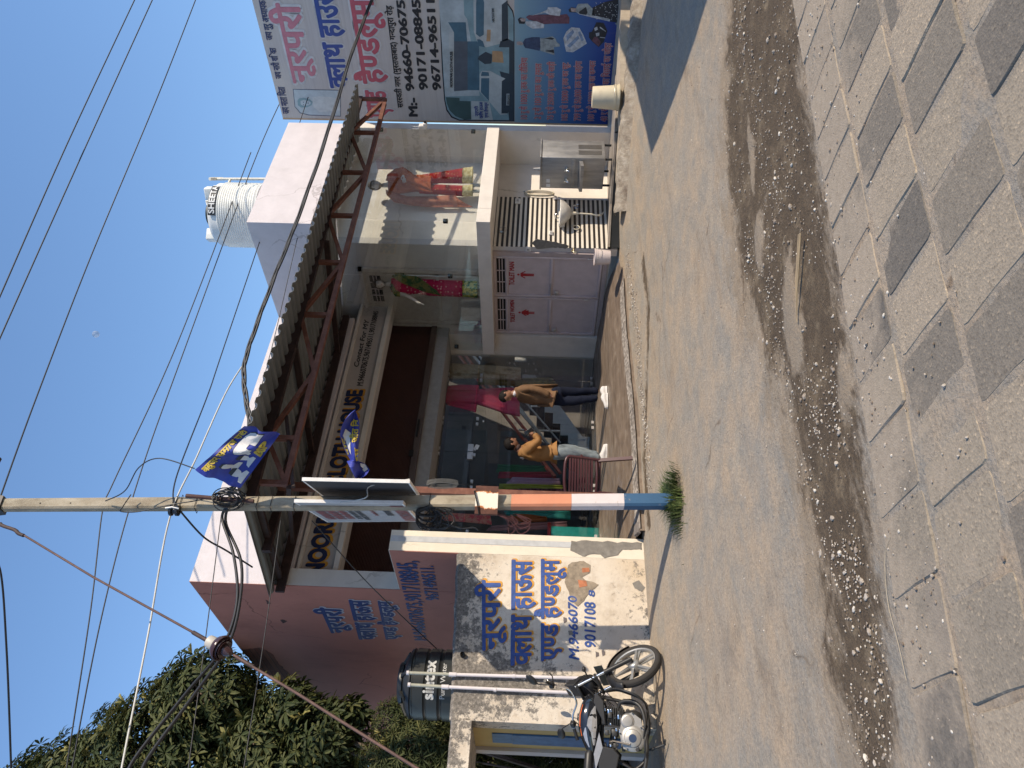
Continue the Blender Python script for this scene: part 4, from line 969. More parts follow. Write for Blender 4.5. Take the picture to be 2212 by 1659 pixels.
def hut():
    h = thing('roadside_hut', 'low weathered cream hut with blue Hindi signwriting and black mould along its roof', 'hut', (3.2, 8.7, .1))
    inv = Matrix.Translation((-3.2, -8.7, -.1)); bpy.context.view_layer.update(); I = lambda *p: inv @ Vector(p)
    xo = PY(1000, 1556, YL).x           # right edge of the opening
    k = NM('weathered_limewash', .95); P = k.tc.outputs['Object']
    sx = k.n('ShaderNodeSeparateXYZ'); k.l(P, sx.inputs[0]); X, Z = sx.outputs[0], sx.outputs[2]
    c = k.ramp(k.noise(3, 7, .72), [(.3, (.47, .39, .30)), (.5, (.63, .56, .47)), (.7, (.70, .645, .56))])
    yel = k.ramp(k.noise(1.5, 5, .6), [(.45, (0, 0, 0)), (.7, (1, 1, 1))]); low = k.ramp(Z, [(.3, (1, 1, 1)), (.95, (0, 0, 0))])
    c = k.mix(k.math('MULTIPLY', k.math('MULTIPLY', yel, low), .55), c, (.50, .36, .20))
    flake = k.ramp(k.noise(11, 6, .75), [(.60, (0, 0, 0)), (.66, (1, 1, 1))]); c = k.mix(k.math('MULTIPLY', flake, k.ramp(Z, [(.0, (.9, .9, .9)), (1.4, (.25, .25, .25))])), c, (.34, .27, .20))
    # mould: dense at the top edge, around the pipes and the left corner
    top = k.math('MULTIPLY', k.math('SUBTRACT', Z, 1.95), 1.7)
    pipe = k.math('MULTIPLY', k.math('SUBTRACT', .42, k.math('ABSOLUTE', k.math('ADD', X, .33))), 1.6)
    pipe = k.math('ADD', pipe, k.math('MULTIPLY', k.math('SUBTRACT', Z, 1.55), .6))
    foot = k.math('MULTIPLY', k.math('SUBTRACT', .25, Z), 1.0)
    mm = k.math('MAXIMUM', k.math('MAXIMUM', top, pipe), foot)
    mm = k.math('ADD', mm, k.math('MULTIPLY', k.math('SUBTRACT', k.noise(6, 10, .85), .5), 4.6))
    mould = k.ramp(mm, [(.18, (0, 0, 0)), (.42, (1, 1, 1))])
    c = k.mix(k.math('MULTIPLY', mould, .92), c, k.ramp(k.noise(28, 5, .8), [(.38, (.045, .042, .04)), (.62, (.22, .20, .18)), (.7, (.5, .46, .42))]))
    vo = k.n('ShaderNodeTexVoronoi', feature='DISTANCE_TO_EDGE'); vo.inputs['Scale'].default_value = 5.5; nz = k.n('ShaderNodeTexNoise'); nz.inputs['Scale'].default_value = 5; nz.inputs['Detail'].default_value = 6
    mp = k.n('ShaderNodeMixRGB'); mp.inputs[0].default_value = .3; k.l(P, nz.inputs['Vector']); k.l(P, mp.inputs[1]); k.l(nz.outputs['Color'], mp.inputs[2]); k.l(mp.outputs[0], vo.inputs['Vector'])
    cr = k.ramp(vo.outputs['Distance'], [(0, (.62, .58, .54)), (.012, (1, 1, 1))]); c = k.mix(k.ramp(k.noise(1.2, 3), [(.45, (0, 0, 0)), (.6, (.8, .8, .8))]), c, k.mix(1.0, c, cr, 'MULTIPLY'))
    k.color(c); k.bump(k.math('ADD', k.noise(16, 8, .8), k.math('MULTIPLY', flake, -.35)), .55, .02)
    M_lime = k.m
    # front wall with a ragged top edge and a rounded parapet
    V = []; n = 60
    def topz(x):
        return 2.43 + (x-2.41)/(4.43-2.41)*.11 + .012*noise.noise(Vector((x*5, 0, 3))) + .006*noise.noise(Vector((x*17, 0, 3)))
    for i in range(n+1):
        x = xo + (XR+.002-xo)*i/n; t = topz(x)
        for y, z in ((YL, .0), (YL, t-.03), (YL+.03, t), (YL+.25, t+.005), (YL+.25, .0)): V.append(I(x, y, z))
    fs = [(5*i+j, 5*i+5+j, 5*i+6+j, 5*i+1+j) for i in range(n) for j in range(4)] + [tuple(range(5))[::-1], tuple(range(5*n, 5*n+5))]
    mesh_obj('front_wall', V, fs, M_lime, h)
    # lintel and roof
    V = []; x0 = -1.2
    for i in range(31):
        x = x0 + (xo-.002-x0)*i/30; t = 2.415 + .015*noise.noise(Vector((x*4, 0, 3)))
        for y, z in ((YL-.02, 2.19), (YL-.02, t-.02), (YL+.01, t), (YL+1.25, t), (YL+1.25, 2.19)): V.append(I(x, y, z))
    mesh_obj('lintel', V, [(5*i+j, 5*i+5+j, 5*i+5+(j+1) % 5, 5*i+(j+1) % 5) for i in range(30) for j in range(5)] + [tuple(range(5))[::-1], tuple(range(150, 155))], M_lime, h)
    MB().box(I(xo-.002, YL+.252, 2.26), I(XR-.01, YL+1.25, 2.44)).build('roof', M_lime, h)
    # side wall seen through the opening, with a blue shutter
    ye = YL+1.15
    sw = MB().box(I(xo+.002, YL+.251, 0), I(xo+.16, ye, 2.19)).build('inner_wall', wall_paint('yellow_limewash', (.46, .34, .14), .5, (.2, .15, .08)), h)
    MB().box(I(xo-.02, YL+.42, .5), I(xo+.0, YL+.78, 1.75)).box(I(xo-.012, YL+.42, 1.752), I(xo+.0, YL+.78, 1.98)).build('blue_shutter', plain('blue_shutter_paint', (.05, .12, .24), .6, var=.3), sw)
    MB().box(I(xo-.04, ye-.14, .0), I(xo+.10, ye+.02, 2.19)).build('door_post', M_grey, h)
    MB().box(I(XR-.12, YL+.251, 0), I(XR-.01, YL+1.25, 2.26)).build('end_wall', M_lime, h)
    MB().tube([I(PY(*zA(378, 905), YL).x, YL-.05, PY(*zA(378, 905), YL).z), I(PY(*zA(378, 905), YL).x, YL+.1, PY(*zA(378, 905), YL).z)], .028, 12, cap=False).build('drain_spout', M_dark, h)
    # lettering
    paint('painted_name', ('Y', YL), [('नूरपरी', zA(620, 872), zA(627, 398), zA(515, 875), zA(512, 398))], M_blue, h, .03, M_yel, (.03, -.035), .035, .003)
    paint('painted_name', ('Y', YL), [('क~लाथ हाऊस', zA(832, 972), zA(838, 262), zA(706, 975), zA(712, 262))], M_blue, h, .03, M_yel, (.03, -.035), .035, .003)
    paint('painted_name', ('Y', YL), [('एण~ड हैण~डलूम', zA(1010, 942), zA(1022, 258), zA(908, 945), zA(908, 258))], M_blue, h, .03, M_yel, (.03, -.035), .035, .003)
    paint('phone_lettering', ('Y', YL), [('M.9466070', zA(1157, 935), zA(1140, 505), zA(1092, 932), zA(1085, 505)), ('9017108', zA(1268, 850), zA(1265, 545), zA(1198, 850), zA(1195, 545)), ('8', zA(1262, 512), zA(1262, 465), zA(1222, 512), zA(1222, 465))], M_blue, h, bold=.025, off=.003, shear=.15)
    A = inv @ MY(YL)
    blot('bare_patch', A, yp([zA(1085, 300), zA(1110, 280), zA(1190, 275), zA(1235, 300), zA(1230, 350), zA(1180, 380), zA(1200, 400), zA(1290, 430), zA(1240, 470), zA(1180, 545), zA(1150, 575), zA(1110, 540), zA(1085, 470), zA(1060, 410), zA(1075, 350)], YL), plain('peeled_plaster', (.27, .22, .165), .95, var=.35, scale=16, bump=.8), h, d=.0065, seed=21)
    blot('bare_brick', A, yp([zA(1180, 320), zA(1225, 318), zA(1228, 345), zA(1180, 350)], YL), plain('brick_core', (.42, .16, .08), .95, var=.3, scale=20, bump=.6), h, d=.009, seed=22, rag=.2)
    blot('bare_brick', A, yp([zA(1150, 400), zA(1205, 405), zA(1215, 440), zA(1160, 450)], YL), plain('brick_core', (.42, .16, .08), .95), h, d=.009, seed=23, rag=.2)
    blot('bare_patch', A, yp([zA(1515, 420), zA(1560, 400), zA(1600, 450), zA(1580, 480), zA(1530, 455)], YL), M_cement, h, d=.005, seed=24)
    blot('bare_patch', A, yp([zA(1085, 740), zA(1110, 738), zA(1120, 765), zA(1090, 770)], YL), M_cement, h, d=.008, seed=25)
    for i, (a, b) in enumerate(((1322, 888), (1280, 895), (1065, 665))):
        blot('bare_patch', A, yp([zA(a-12, b-18), zA(a+10, b-10), zA(a+12, b+12), zA(a-8, b+22)], YL), plain('damp_grey', (.14, .12, .12), .9), h, d=.005, seed=30+i)
hut()
def water_tank_black():
    c = (PY(985, 1480, 9.35)); D = (c-CP).dot(fw); x = c.x; z0 = 2.46
    r = .405
    t = thing('black_water_tank', 'black ribbed plastic water tank with white lettering on the hut roof', 'water tank', (x, 9.35, z0))
    H = PY(893, 1480, 9.35).z - z0; H = max(.55, H)
    pr = [(r*.98, 0)]
    for a in (.0, .32, .62): pr += [(r*.98, a*H), (r, (a+.01)*H), (r, (a+.23)*H), (r*.955, (a+.25)*H), (r*.955, (a+.28)*H)]
    pr += [(r, .92*H), (r*.96, .98*H), (r*.80, 1.06*H), (r*.52, 1.12*H), (r*.5, 1.13*H)]
    k = plain('black_polythene', (.022, .023, .022), .38, scale=4)
    body = MB().lathe(pr, 48).build('tank_body', k, t)
    MB().lathe([(.24, 1.13*H), (.24, 1.2*H), (.22, 1.23*H), (.05, 1.25*H)], 28).build('lid', k, t)
    for a in range(8):
        an = a*math.pi/4; MB().bar((math.cos(an)*.24, math.sin(an)*.24, 1.14*H), (math.cos(an)*r*.93, math.sin(an)*r*.93, 1.0*H), .04, .03).build('top_rib', k, t)
    # curved lettering
    V, Fc, W = lettering('sintex', .06); V2, F2, W2 = lettering('sint', .06)
    mb = MB(); s = .19/ .72
    ac = math.atan2(-9.35, -x) + .0
    for (txt, sc, zc, da) in (('sintex', .185, .40*H, .12), ('Pure Water', .085, .16*H, .10)):
        V, Fc, W = lettering(txt, .035 if txt[0] == 's' else 0); out = []
        for v in V:
            a = ac + da + (v.x-W/2)*sc/r; out.append(Vector((math.cos(a)*(r+.004), math.sin(a)*(r+.004), zc + v.y*sc)))
        mb.add(out, Fc)
    mb.build('lettering', plain('white_lettering', (.55, .55, .53), .7), t, auto=False)
water_tank_black()
def pvc():
    M_pvc = plain('white_pvc', (.66, .62, .64), .45, scale=3); M_old = plain('aged_pvc', (.36, .36, .30), .6, scale=8)
    for i, (a, b, ztop) in enumerate((((1340, 1062), (310, 1032), (0, 1020)), ((1100, 1165), (260, 1115), (10, 1100)))):
        A = PY(*zA(*a), YL-.05); B = PY(*zA(*b), YL-.05); T = PY(*zA(*ztop), YL-.05)
        lab = ('straight white drain pipe up the hut wall, nearer the blue lettering', 'straight white drain pipe up the hut wall, nearer the hut opening')[i]
        t = thing('drain_pipe', lab, 'pipe', A, group='white plastic pipes on the hut wall'); v = lambda p: Vector(p)-A
        if i == 1: A2 = Vector((A.x-.02, A.y, .5))
        lo = v(A) if i == 0 else v((A.x+.015, A.y, .7))
        MB().tube([lo, v(B)], .019, 12).build('lower_pipe', M_pvc, t)
        MB().tube([v(B), v(T)], .018, 12).build('upper_pipe', M_old, t)
        MB().tube([v(B)-Vector((0, 0, .04)), v(B)+Vector((0, 0, .04))], .025, 12).tube([v(T)-Vector((0, 0, .03)), v(T)], .024, 12).tube([v(A.lerp(B, .6))-Vector((0, 0, .015)), v(A.lerp(B, .6))+Vector((0, 0, .015))], .024, 12).build('coupling', M_pvc, t)
pvc()
# ================================================================ concrete pole and everything hung on it
PB = PZ(1466, 1083, .07); PDp = (PB-CP).dot(fw); PT = PD(-90, 1091.8, PDp)
def PL(x): return PB.lerp(PT, (1466-x)/1556)
def pole():
    t = thing('utility_pole', 'leaning square concrete utility pole with orange, white and blue painted foot beside the road', 'utility pole', PB)
    L = lambda p: Vector(p)-PB
    def seg(name, xa, xb, m, grow=0.0):
        a, b = PL(xa), PL(xb); wa = .152 - .028*(1466-xa)/1556 + grow; wb = .152 - .028*(1466-xb)/1556 + grow
        V = []
        c = .14
        for p, w_ in ((a, wa), (b, wb)):
            d = w_*.80; ch = w_*c
            for sx, sy in ((-w_/2+ch, -d/2), (w_/2-ch, -d/2), (w_/2, -d/2+ch), (w_/2, d/2-ch), (w_/2-ch, d/2), (-w_/2+ch, d/2), (-w_/2, d/2-ch), (-w_/2, -d/2+ch)): V.append(L(p) + Vector((sx, sy, 0)))
        return mesh_obj(name, V, [(i, (i+1) % 8, 8+(i+1) % 8, 8+i) for i in range(8)] + [tuple(range(8))[::-1], tuple(range(8, 16))], m, t)
    k = NM('old_concrete', .92); c = k.ramp(k.noise(6, 7, .75, stretch=(1, 1, .5)), [(.3, (.19, .155, .11)), (.5, (.34, .295, .22)), (.7, (.44, .385, .30))])
    st = k.ramp(k.noise(2.5, 5, .7, stretch=(3, 3, .35)), [(.55, (0, 0, 0)), (.7, (1, 1, 1))]); c = k.mix(k.math('MULTIPLY', st, .5), c, (.22, .15, .10)); k.color(c); k.bump(k.noise(40, 6, .8), .6, .01)
    seg('shaft', 1104, -90, k.m)
    def flaky(n, cc):
        q = NM(n, .7); f = q.ramp(q.noise(9, 7, .8), [(.60, (0, 0, 0)), (.66, (1, 1, 1))]); q.color(q.mix(q.math('MULTIPLY', f, .6), q.ramp(q.noise(5, 4), [(.3, tuple(x*.88 for x in cc)), (.7, cc)]), (.36, .32, .27))); q.bump(q.noise(30, 5), .4, .006); return q.m
    seg('orange_band', 1234, 1104.2, flaky('salmon_paint', (.64, .26, .15)), .003)
    seg('white_band', 1347, 1234.2, flaky('white_band_paint', (.66, .60, .60)), .003)
    seg('blue_band', 1480, 1347.2, flaky('blue_band_paint', (.035, .105, .21)), .003)
    h = MB()
    for x in (93, 158, 206, 323):
        p = L(PL(x)) + Vector((-.01, -.0515, 0)); h.tube([p, p+Vector((0, .01, 0))], .009, 8)
    h.build('bolt_hole', M_dark, t)
    # top cross arm
    a = MB(); p = L(PL(8)); a.bar(p+Vector((-.42, -.06, .26)), p+Vector((.55, -.06, .30)), .06, .06); a.prism([(-.09, .3), (-.09, .06), (-.075, -.02), (.075, .0), (.09, .3)], .14, Matrix.Translation(p) @ Matrix(((1, 0, 0, 0), (0, 0, 1, -.07), (0, 1, 0, 0), (0, 0, 0, 1))))
    a.build('cross_arm', plain('dark_bracket', (.03, .028, .03), .5, .3), t)
    # clamp bands of wire
    w_ = MB()
    for x in (385, 395, 428, 560, 590, 640, 930):
        c_ = L(PL(x)); q = [c_+Vector((sx*.075, sy*.062, .004*i)) for i, (sx, sy) in enumerate(((-1, -1), (1, -1), (1, 1), (-1, 1)))]; w_.tube(q, .0035, 5, closed=True)
    w_.build('wire_tie', M_dark, t)
    # shackle insulator
    s = MB(); c_ = PD(377, 1103, PDp-.12)-PB; s.lathe([(.03, -.05), (.055, -.045), (.055, -.02), (.032, -.01), (.032, .01), (.055, .02), (.055, .045), (.03, .05)], 16, Matrix.Translation(c_)); s.build('shackle_insulator', plain('black_porcelain', (.02, .02, .022), .25), t)
    s = MB(); s.tube([c_+Vector((-.01, -.06, .07)), c_+Vector((0, -.07, 0)), c_+Vector((-.01, -.06, -.07))], .01).tube([L(PL(363)), c_], .012).tube([L(PL(390)), c_], .012).build('shackle', plain('galvanised', (.45, .44, .42), .45, .6), t)
pole()
def plate():
    D = PDp-.12; c = PD(1051, 1081, D)
    t = thing('pole_clamp_plate', 'rusty brown metal plate with a big white paint splash clamped round the pole', 'plate', c)
    # curved plate facing the road
    W, H = .305, .235; V = []; nx, nz = 24, 18
    fx = Vector((.86, -.36, 0)).normalized(); fn = Vector((-.36, -.86, 0)).normalized()
    k = NM('rusted_plate', .75, .1); r_ = k.ramp(k.noise(12, 6, .75), [(.3, (.075, .03, .02)), (.7, (.15, .06, .038))])
    sx = k.n('ShaderNodeSeparateXYZ'); k.l(k.tc.outputs['Object'], sx.inputs[0])
    dd_ = k.math('ABSOLUTE', k.math('ADD', k.math('MULTIPLY', sx.outputs[0], 1.0), -.005)); v = k.math('SUBTRACT', .078, dd_)
    f = k.math('ADD', k.math('MULTIPLY', v, 14), k.math('MULTIPLY', k.math('SUBTRACT', k.noise(11, 7, .7), .5), 1.7))
    c1 = k.mix(k.ramp(f, [(-.02, (0, 0, 0)), (.05, (1, 1, 1))]), r_, (.62, .22, .06)); c1 = k.mix(k.ramp(f, [(.10, (0, 0, 0)), (.22, (1, 1, 1))]), c1, (.86, .80, .66)); k.color(c1); k.bump(k.noise(50, 5), .3, .004)
    for j in range(nz+1):
        for i in range(nx+1):
            a = (i/nx-.5); e = max(0, abs(a)*2-.88)/.12
            V.append(fx*(a*W) + Vector((0, 0, (j/nz-.5)*H)) - fn*(.015*e*e))
    o = mesh_obj('plate', V, [(j*(nx+1)+i, j*(nx+1)+i+1, (j+1)*(nx+1)+i+1, (j+1)*(nx+1)+i) for j in range(nz) for i in range(nx)], k.m, t)
    s = o.modifiers.new('thick', 'SOLIDIFY'); s.thickness = .012
    st = MB(); st.tube([fx*-.15+fn*.01+Vector((0, 0, .07)), fx*-.05+fn*.02+Vector((0, 0, .09)), fx*.09+fn*.02+Vector((0, 0, .13)), fx*.12-fn*.15+Vector((0, 0, .13)), fx*-.12-fn*.2+Vector((0, 0, .1)), fx*-.15+fn*.01+Vector((0, 0, .07))], .007, 6)
    st.build('strap', M_dark, t)
plate()
def rod():
    a = PD(402, 1071, PDp-.14); b = PD(548, 1083, PDp-.14)
    t = MB().tube([a, b], .022, 10).build('steel_pipe', rust('brown_pipe', (.07, .03, .025), (.10, .05, .04)), loc=a); tag(t, 'short dark brown steel pipe strapped upright against the concrete pole', 'pipe')
rod()
def board(name, label, pts, deps, dark, seed):
    """flex board on a box frame hung on the pole: corners top-near, bottom-near, bottom-far, top-far"""
    P = [PD(*p, d) for p, d in zip(pts, deps)]; o = P[0].copy(); t = thing(name, label, 'signboard', o, group='flex signboards on the pole')
    P = [p-o for p in P]; n = (P[1]-P[0]).cross(P[3]-P[0]).normalized()
    if n.dot(ray(*pts[0])) > 0: n = -n          # towards the camera
    th = .032; back = [p - n*th for p in P]
    face = plain('flex_face_shade', (.40, .40, .42), .6) if not dark else plain('flex_back', (.04, .038, .042), .8)
    mesh_obj('face', P + [p - n*.004 for p in P], [(0, 1, 2, 3), (7, 6, 5, 4)], face, t)
    fr = MB(); e = 0
    for i in range(4):
        a, b = P[i], P[(i+1) % 4]; ia = a + (sum(P, Vector())/4-a)*.0; 
        cen = sum(P, Vector())/4
        ins = (cen - (a+b)/2).normalized()*.018
        fr.add([a+n*.002, b+n*.002, b+ins+n*.002, a+ins+n*.002, a-n*th, b-n*th, b+ins-n*th, a+ins-n*th], [(0, 1, 2, 3), (7, 6, 5, 4), (0, 4, 5, 1), (3, 2, 6, 7)])
    fr.build('frame', plain('white_board_frame', (.80, .77, .74), .5), t)
    mesh_obj('back_sheet', [p - n*(th-.004) for p in P], [(3, 2, 1, 0)], plain('flex_back_sheet', (.5, .5, .5), .7), t)
    if not dark:
        M_r = plain('faded_red_print', (.34, .11, .11), .6, bump=0); M_g = plain('faded_grey_print', (.14, .14, .15), .6, bump=0)
        # seen from behind: the lettering runs mirrored
        class Fl:
            def __init__(s, u0, u1, v0, v1, W, H): s.a = (u0, u1, v0, v1, W, H)
            def __matmul__(s, q):
                u0, u1, v0, v1, W, H = s.a; u = u0 + (u1-u0)*q.x/W; v = v0 + (v1-v0)*q.y/H
                return (P[0]*(1-u) + P[3]*u)*(1-v) + (P[1]*(1-u) + P[2]*u)*v + n*(.004+q.z)
        for nm, rows, mm in (('red_print', (('MNNMHMN', .13, .80, .16, .07), ('NMMNHM', .13, .80, .27, .18), ('HNMMNH', .13, .78, .36, .29), ('++++', .3, .62, .66, .60), ('1800212020', .08, .95, .97, .86)), M_r), ('grey_print', (('BSNL FIBRE NETS', .13, .8, .44, .39), ('NEW CONNECTION', .13, .85, .51, .46), ('TOLL FREE', .32, .62, .80, .74)), M_g)):
            mb = MB()
            for s, u0, u1, v0, v1 in rows:
                s = s.replace('BSNL', 'LONG')
                V, Fc, W = lettering(s, .05); mx = max(q.x for q in V); cp = cap_of(s)
                F_ = Fl(u0, u1, v0, v1, mx, cp); mb.add([F_ @ q for q in V], Fc)
            mb.build(nm, mm, t, auto=False)
board('pole_signboard', 'pale flex board with faded red mirrored print, on the near left of the pole', [(635, 1085), (871, 1088), (906, 1126), (707, 1128)], [7.72, 7.72, 9.1, 9.1], False, 1)
board('pole_signboard', 'dark backed flex board with a white frame edge, right of the pole', [(652, 1038), (885, 1043), (906, 1073), (698, 1073)], [7.35, 7.35, 8.25, 8.25], True, 2)
# ---- grass round the foot
def tuft():
    rnd = random.Random(9); mb = MB()
    for i in range(900):
        a = rnd.uniform(0, 6.28); r_ = abs(rnd.gauss(0, .12)) + .03; x = PB.x + r_*math.cos(a)*1.25 - .02; y = PB.y - .06 + r_*math.sin(a)*.9
        h = rnd.uniform(.10, .26)*(1.1-r_*1.6); b = Vector((x, y, gh(x, y)-.01)); ln = Vector((math.cos(a), math.sin(a), 0))*rnd.uniform(.3, 1.2)*h
        w_ = rnd.uniform(.003, .006); s = Vector((-math.sin(a+.5), math.cos(a+.5), 0))*w_
        p1 = b + ln*.35 + Vector((0, 0, h*.65)); p2 = b + ln + Vector((0, 0, h*rnd.uniform(.6, 1)))
        mb.add([b-s, b+s, p1+s*.8, p1-s*.8, p2], [(0, 1, 2, 3), (3, 2, 4)])
    k = NM('grass_blade', .6); k.color(k.ramp(k.noise(30, 2), [(.35, (.035, .065, .018)), (.55, (.08, .12, .035)), (.75, (.20, .19, .08))]))
    o = mb.build('grass_tuft', k.m, auto=False, loc=PB); tag(o, 'shaggy green grass tuft growing round the foot of the concrete pole', 'grass')
tuft()
# ---- flags
def flags():
    M_flag = NM('blue_flag_cloth', .55); M_flag.color(M_flag.ramp(M_flag.noise(4, 4), [(.3, (.022, .032, .23)), (.7, (.035, .05, .33))])); M_flag = M_flag.m
    M_fy = plain('yellow_flag_print', (.55, .40, .05), .6, bump=0); M_fw = plain('white_flag_print', (.62, .60, .57), .6, bump=0); M_fk = plain('black_flag_print', (.03, .03, .035), .6, bump=0)
    zF = zz(740, 1640, 5.53)
    C = [PD(*zF(155, 1155), 7.75), PD(*zF(1265, 165), 7.45), PD(*zF(1150, 1550), 7.8), PD(*zF(2005, 385), 7.55)]   # top-hoist, top-fly, bottom-hoist, bottom-fly
    o = C[0].copy(); t = thing('party_flag', 'larger blue flag with yellow letters and a white elephant, tied beside the pole coil', 'flag', o, group='blue party flags')
    C = [c-o for c in C]; nrm = (C[1]-C[0]).cross(C[2]-C[0]).normalized()
    if nrm.dot(fw) > 0: nrm = -nrm
    def S(u, v, lift=0):
        p = (C[0]*(1-u) + C[1]*u)*(1-v) + (C[2]*(1-u) + C[3]*u)*v
        w_ = .030*math.sin(u*7+v*3.2) + .022*math.sin(v*9-u*4.1) + .05*math.exp(-((u-v*.55-.35)/.10)**2) + .02*noise.noise(Vector((u*5, v*5, 0)))
        p = p + (C[1]-C[0]).normalized()*(.015*math.sin(v*11)*u)
        return p + nrm*(w_ + lift)
    n = 40; V = [S(i/n, j/n) for j in range(n+1) for i in range(n+1)]
    ob = mesh_obj('cloth', V, [(j*(n+1)+i, j*(n+1)+i+1, (j+1)*(n+1)+i+1, (j+1)*(n+1)+i) for j in range(n) for i in range(n)], M_flag, t, True)
    def txt(s, u0, u1, v0, v1, m, nm, bold=.05):
        V, Fc, W = lettering(s, bold); mx = max(q.x for q in V); cp = cap_of(s); mb = MB()
        mb.add([S(u0+(u1-u0)*q.x/mx, v0+(v1-v0)*q.y/cp, .006+q.z) for q in V], Fc); return mb.build(nm, m, t, auto=False)
    txt('बहुजन समाज पार~टी', .10, .88, .21, .08, M_fy, 'lettering', .04); txt('BSP', .58, .86, .93, .74, M_fy, 'lettering', .06)
    def poly(pts, m, nm, lift=.005):
        # triangulated fan over a fine outline keeps to the rippled cloth
        mb = MB(); cx = sum(p[0] for p in pts)/len(pts); cy = sum(p[1] for p in pts)/len(pts)
        bm = bmesh.new(); vs = [bm.verts.new((p[0], p[1], 0)) for p in pts]; f = bm.faces.new(vs); bmesh.ops.triangulate(bm, faces=[f])
        for _ in range(2): bmesh.ops.subdivide_edges(bm, edges=bm.edges[:], cuts=1, use_grid_fill=True)
        bmesh.ops.triangulate(bm, faces=bm.faces[:])
        bm.verts.index_update(); mb.add([S(v.co.x, v.co.y, lift) for v in bm.verts], [[v.index for v in f.verts] for f in bm.faces]); bm.free()
        return mb.build(nm, m, t, auto=False)
    el = [(.50, .50), (.50, .38), (.56, .29), (.66, .26), (.80, .26), (.90, .30), (.955, .40), (.955, .62), (.89, .62), (.885, .50), (.84, .50), (.83, .64), (.77, .64), (.765, .50), (.70, .50), (.69, .65), (.63, .65), (.62, .50), (.585, .50), (.58, .64), (.54, .70), (.49, .67), (.51, .60)]
    poly([(.5+(x-.72)*1.06+.22, .45+(y-.45)*1.06) for x, y in el], M_fk, 'emblem_edge', .004); poly(el, M_fw, 'elephant_emblem', .007)
    for i, (cx, cy, hr) in enumerate(((.42, .70, 1), (.25, .52, .8), (.18, .78, 1))):
        w_ = .055*hr; bust = [(cx-w_, cy-.10), (cx-w_*.6, cy-.17), (cx+w_*.6, cy-.17), (cx+w_, cy-.10), (cx+w_*.8, cy), (cx+w_*.5, cy+.04), (cx+w_*1.7, cy+.09), (cx+w_*1.8, cy+.17), (cx-w_*1.8, cy+.17), (cx-w_*1.7, cy+.09), (cx-w_*.5, cy+.04), (cx-w_*.8, cy)]
        poly(bust, M_fw, 'portrait', .006)
        poly([(cx-w_*1.1, cy-.10), (cx-w_*.7, cy-.19), (cx+w_*.7, cy-.19), (cx+w_*1.1, cy-.10), (cx+w_*.6, cy-.14), (cx-w_*.6, cy-.14)], M_fk, 'portrait_hair', .009)
    # second flag, twisted into a spindle
    zG = zz(1300, 1580, 4.88); D = 7.5
    rows = [((485, 155), (487, 157), 0), ((385, 230), (510, 240), .1), ((300, 330), (545, 350), .2), ((240, 430), (560, 450), .3), ((205, 540), (566, 550), .25), ((190, 640), (560, 660), .1), ((196, 730), (552, 760), 0),
            ((240, 850), (545, 870), -.15), ((300, 980), (540, 980), -.3), ((350, 1060), (530, 1060), -.4), ((390, 1130), (522, 1140), -.3), ((318, 1150), (600, 1168), 0), ((345, 1200), (690, 1210), .2), ((372, 1255), (735, 1275), .3), ((410, 1340), (757, 1325), .2), ((450, 1420), (695, 1415), .1), ((490, 1490), (575, 1495), 0), ((515, 1522), (520, 1525), 0)]
    o = PD(*zG(515, 1522), D); t = thing('party_flag', 'small blue flag twisted into a spindle, hanging right of the pole boards', 'flag', o, group='blue party flags')
    def S2(i, s, lift=0):
        i = max(0, min(len(rows)-1.001, i)); k = int(i); f = i-k; a = Vector(rows[k][0]).lerp(Vector(rows[k+1][0]), f); b = Vector(rows[k][1]).lerp(Vector(rows[k+1][1]), f); tw = rows[k][2]*(1-f) + rows[k+1][2]*f
        q = a.lerp(b, s); return PD(*zG(q.x, q.y), D + tw*(s-.5)*.5 - .04*math.sin(s*math.pi*2+i*.5) - lift) - o
    n = 14; m_ = (len(rows)-1)*4; V = [S2(j/4, i/n) for j in range(m_+1) for i in range(n+1)]
    mesh_obj('cloth', V, [(j*(n+1)+i, j*(n+1)+i+1, (j+1)*(n+1)+i+1, (j+1)*(n+1)+i) for j in range(m_) for i in range(n)], M_flag, t, True)
    def txt2(s, i0, i1, s0, s1, m, nm):
        V, Fc, W = lettering(s, .04); mx = max(q.x for q in V); cp = cap_of(s); mb = MB()
        mb.add([S2(i0+(i1-i0)*q.x/mx, s0+(s1-s0)*q.y/cp, .012+q.z) for q in V], Fc); return mb.build(nm, m, t, auto=False)
    txt2('जीत िन', 6.3, 2.0, .92, .62, M_fy, 'lettering'); txt2('बस', 10.5, 7.2, .98, .74, M_fy, 'lettering'); txt2('पाट', 8.6, 5.6, .22, .06, M_fy, 'lettering')
    mb = MB(); ng = 10; P_ = [(3.9, .25), (4.6, .55), (6.4, .52), (8.6, .35), (7.5, .30), (6.3, .28), (5.2, .14)]
    bm = bmesh.new(); vs = [bm.verts.new((a, b, 0)) for a, b in P_]; f = bm.faces.new(vs); bmesh.ops.triangulate(bm, faces=[f])
    for _ in range(2): bmesh.ops.subdivide_edges(bm, edges=bm.edges[:], cuts=1, use_grid_fill=True)
    bm.verts.index_update(); mb.add([S2(v.co.x, v.co.y, .012) for v in bm.verts], [[v.index for v in f.verts] for f in bm.faces]); bm.free(); mb.build('elephant_emblem', M_fw, t, auto=False)
    mb = MB(); mb.add([S2(a, b, .012) for a, b in ((11.6, .75), (12, .95), (13.6, .93), (14.3, .75), (13.8, .62), (13.4, .70), (12.8, .62))], [tuple(range(7))]); mb.build('portrait', M_fw, t, auto=False)
flags()
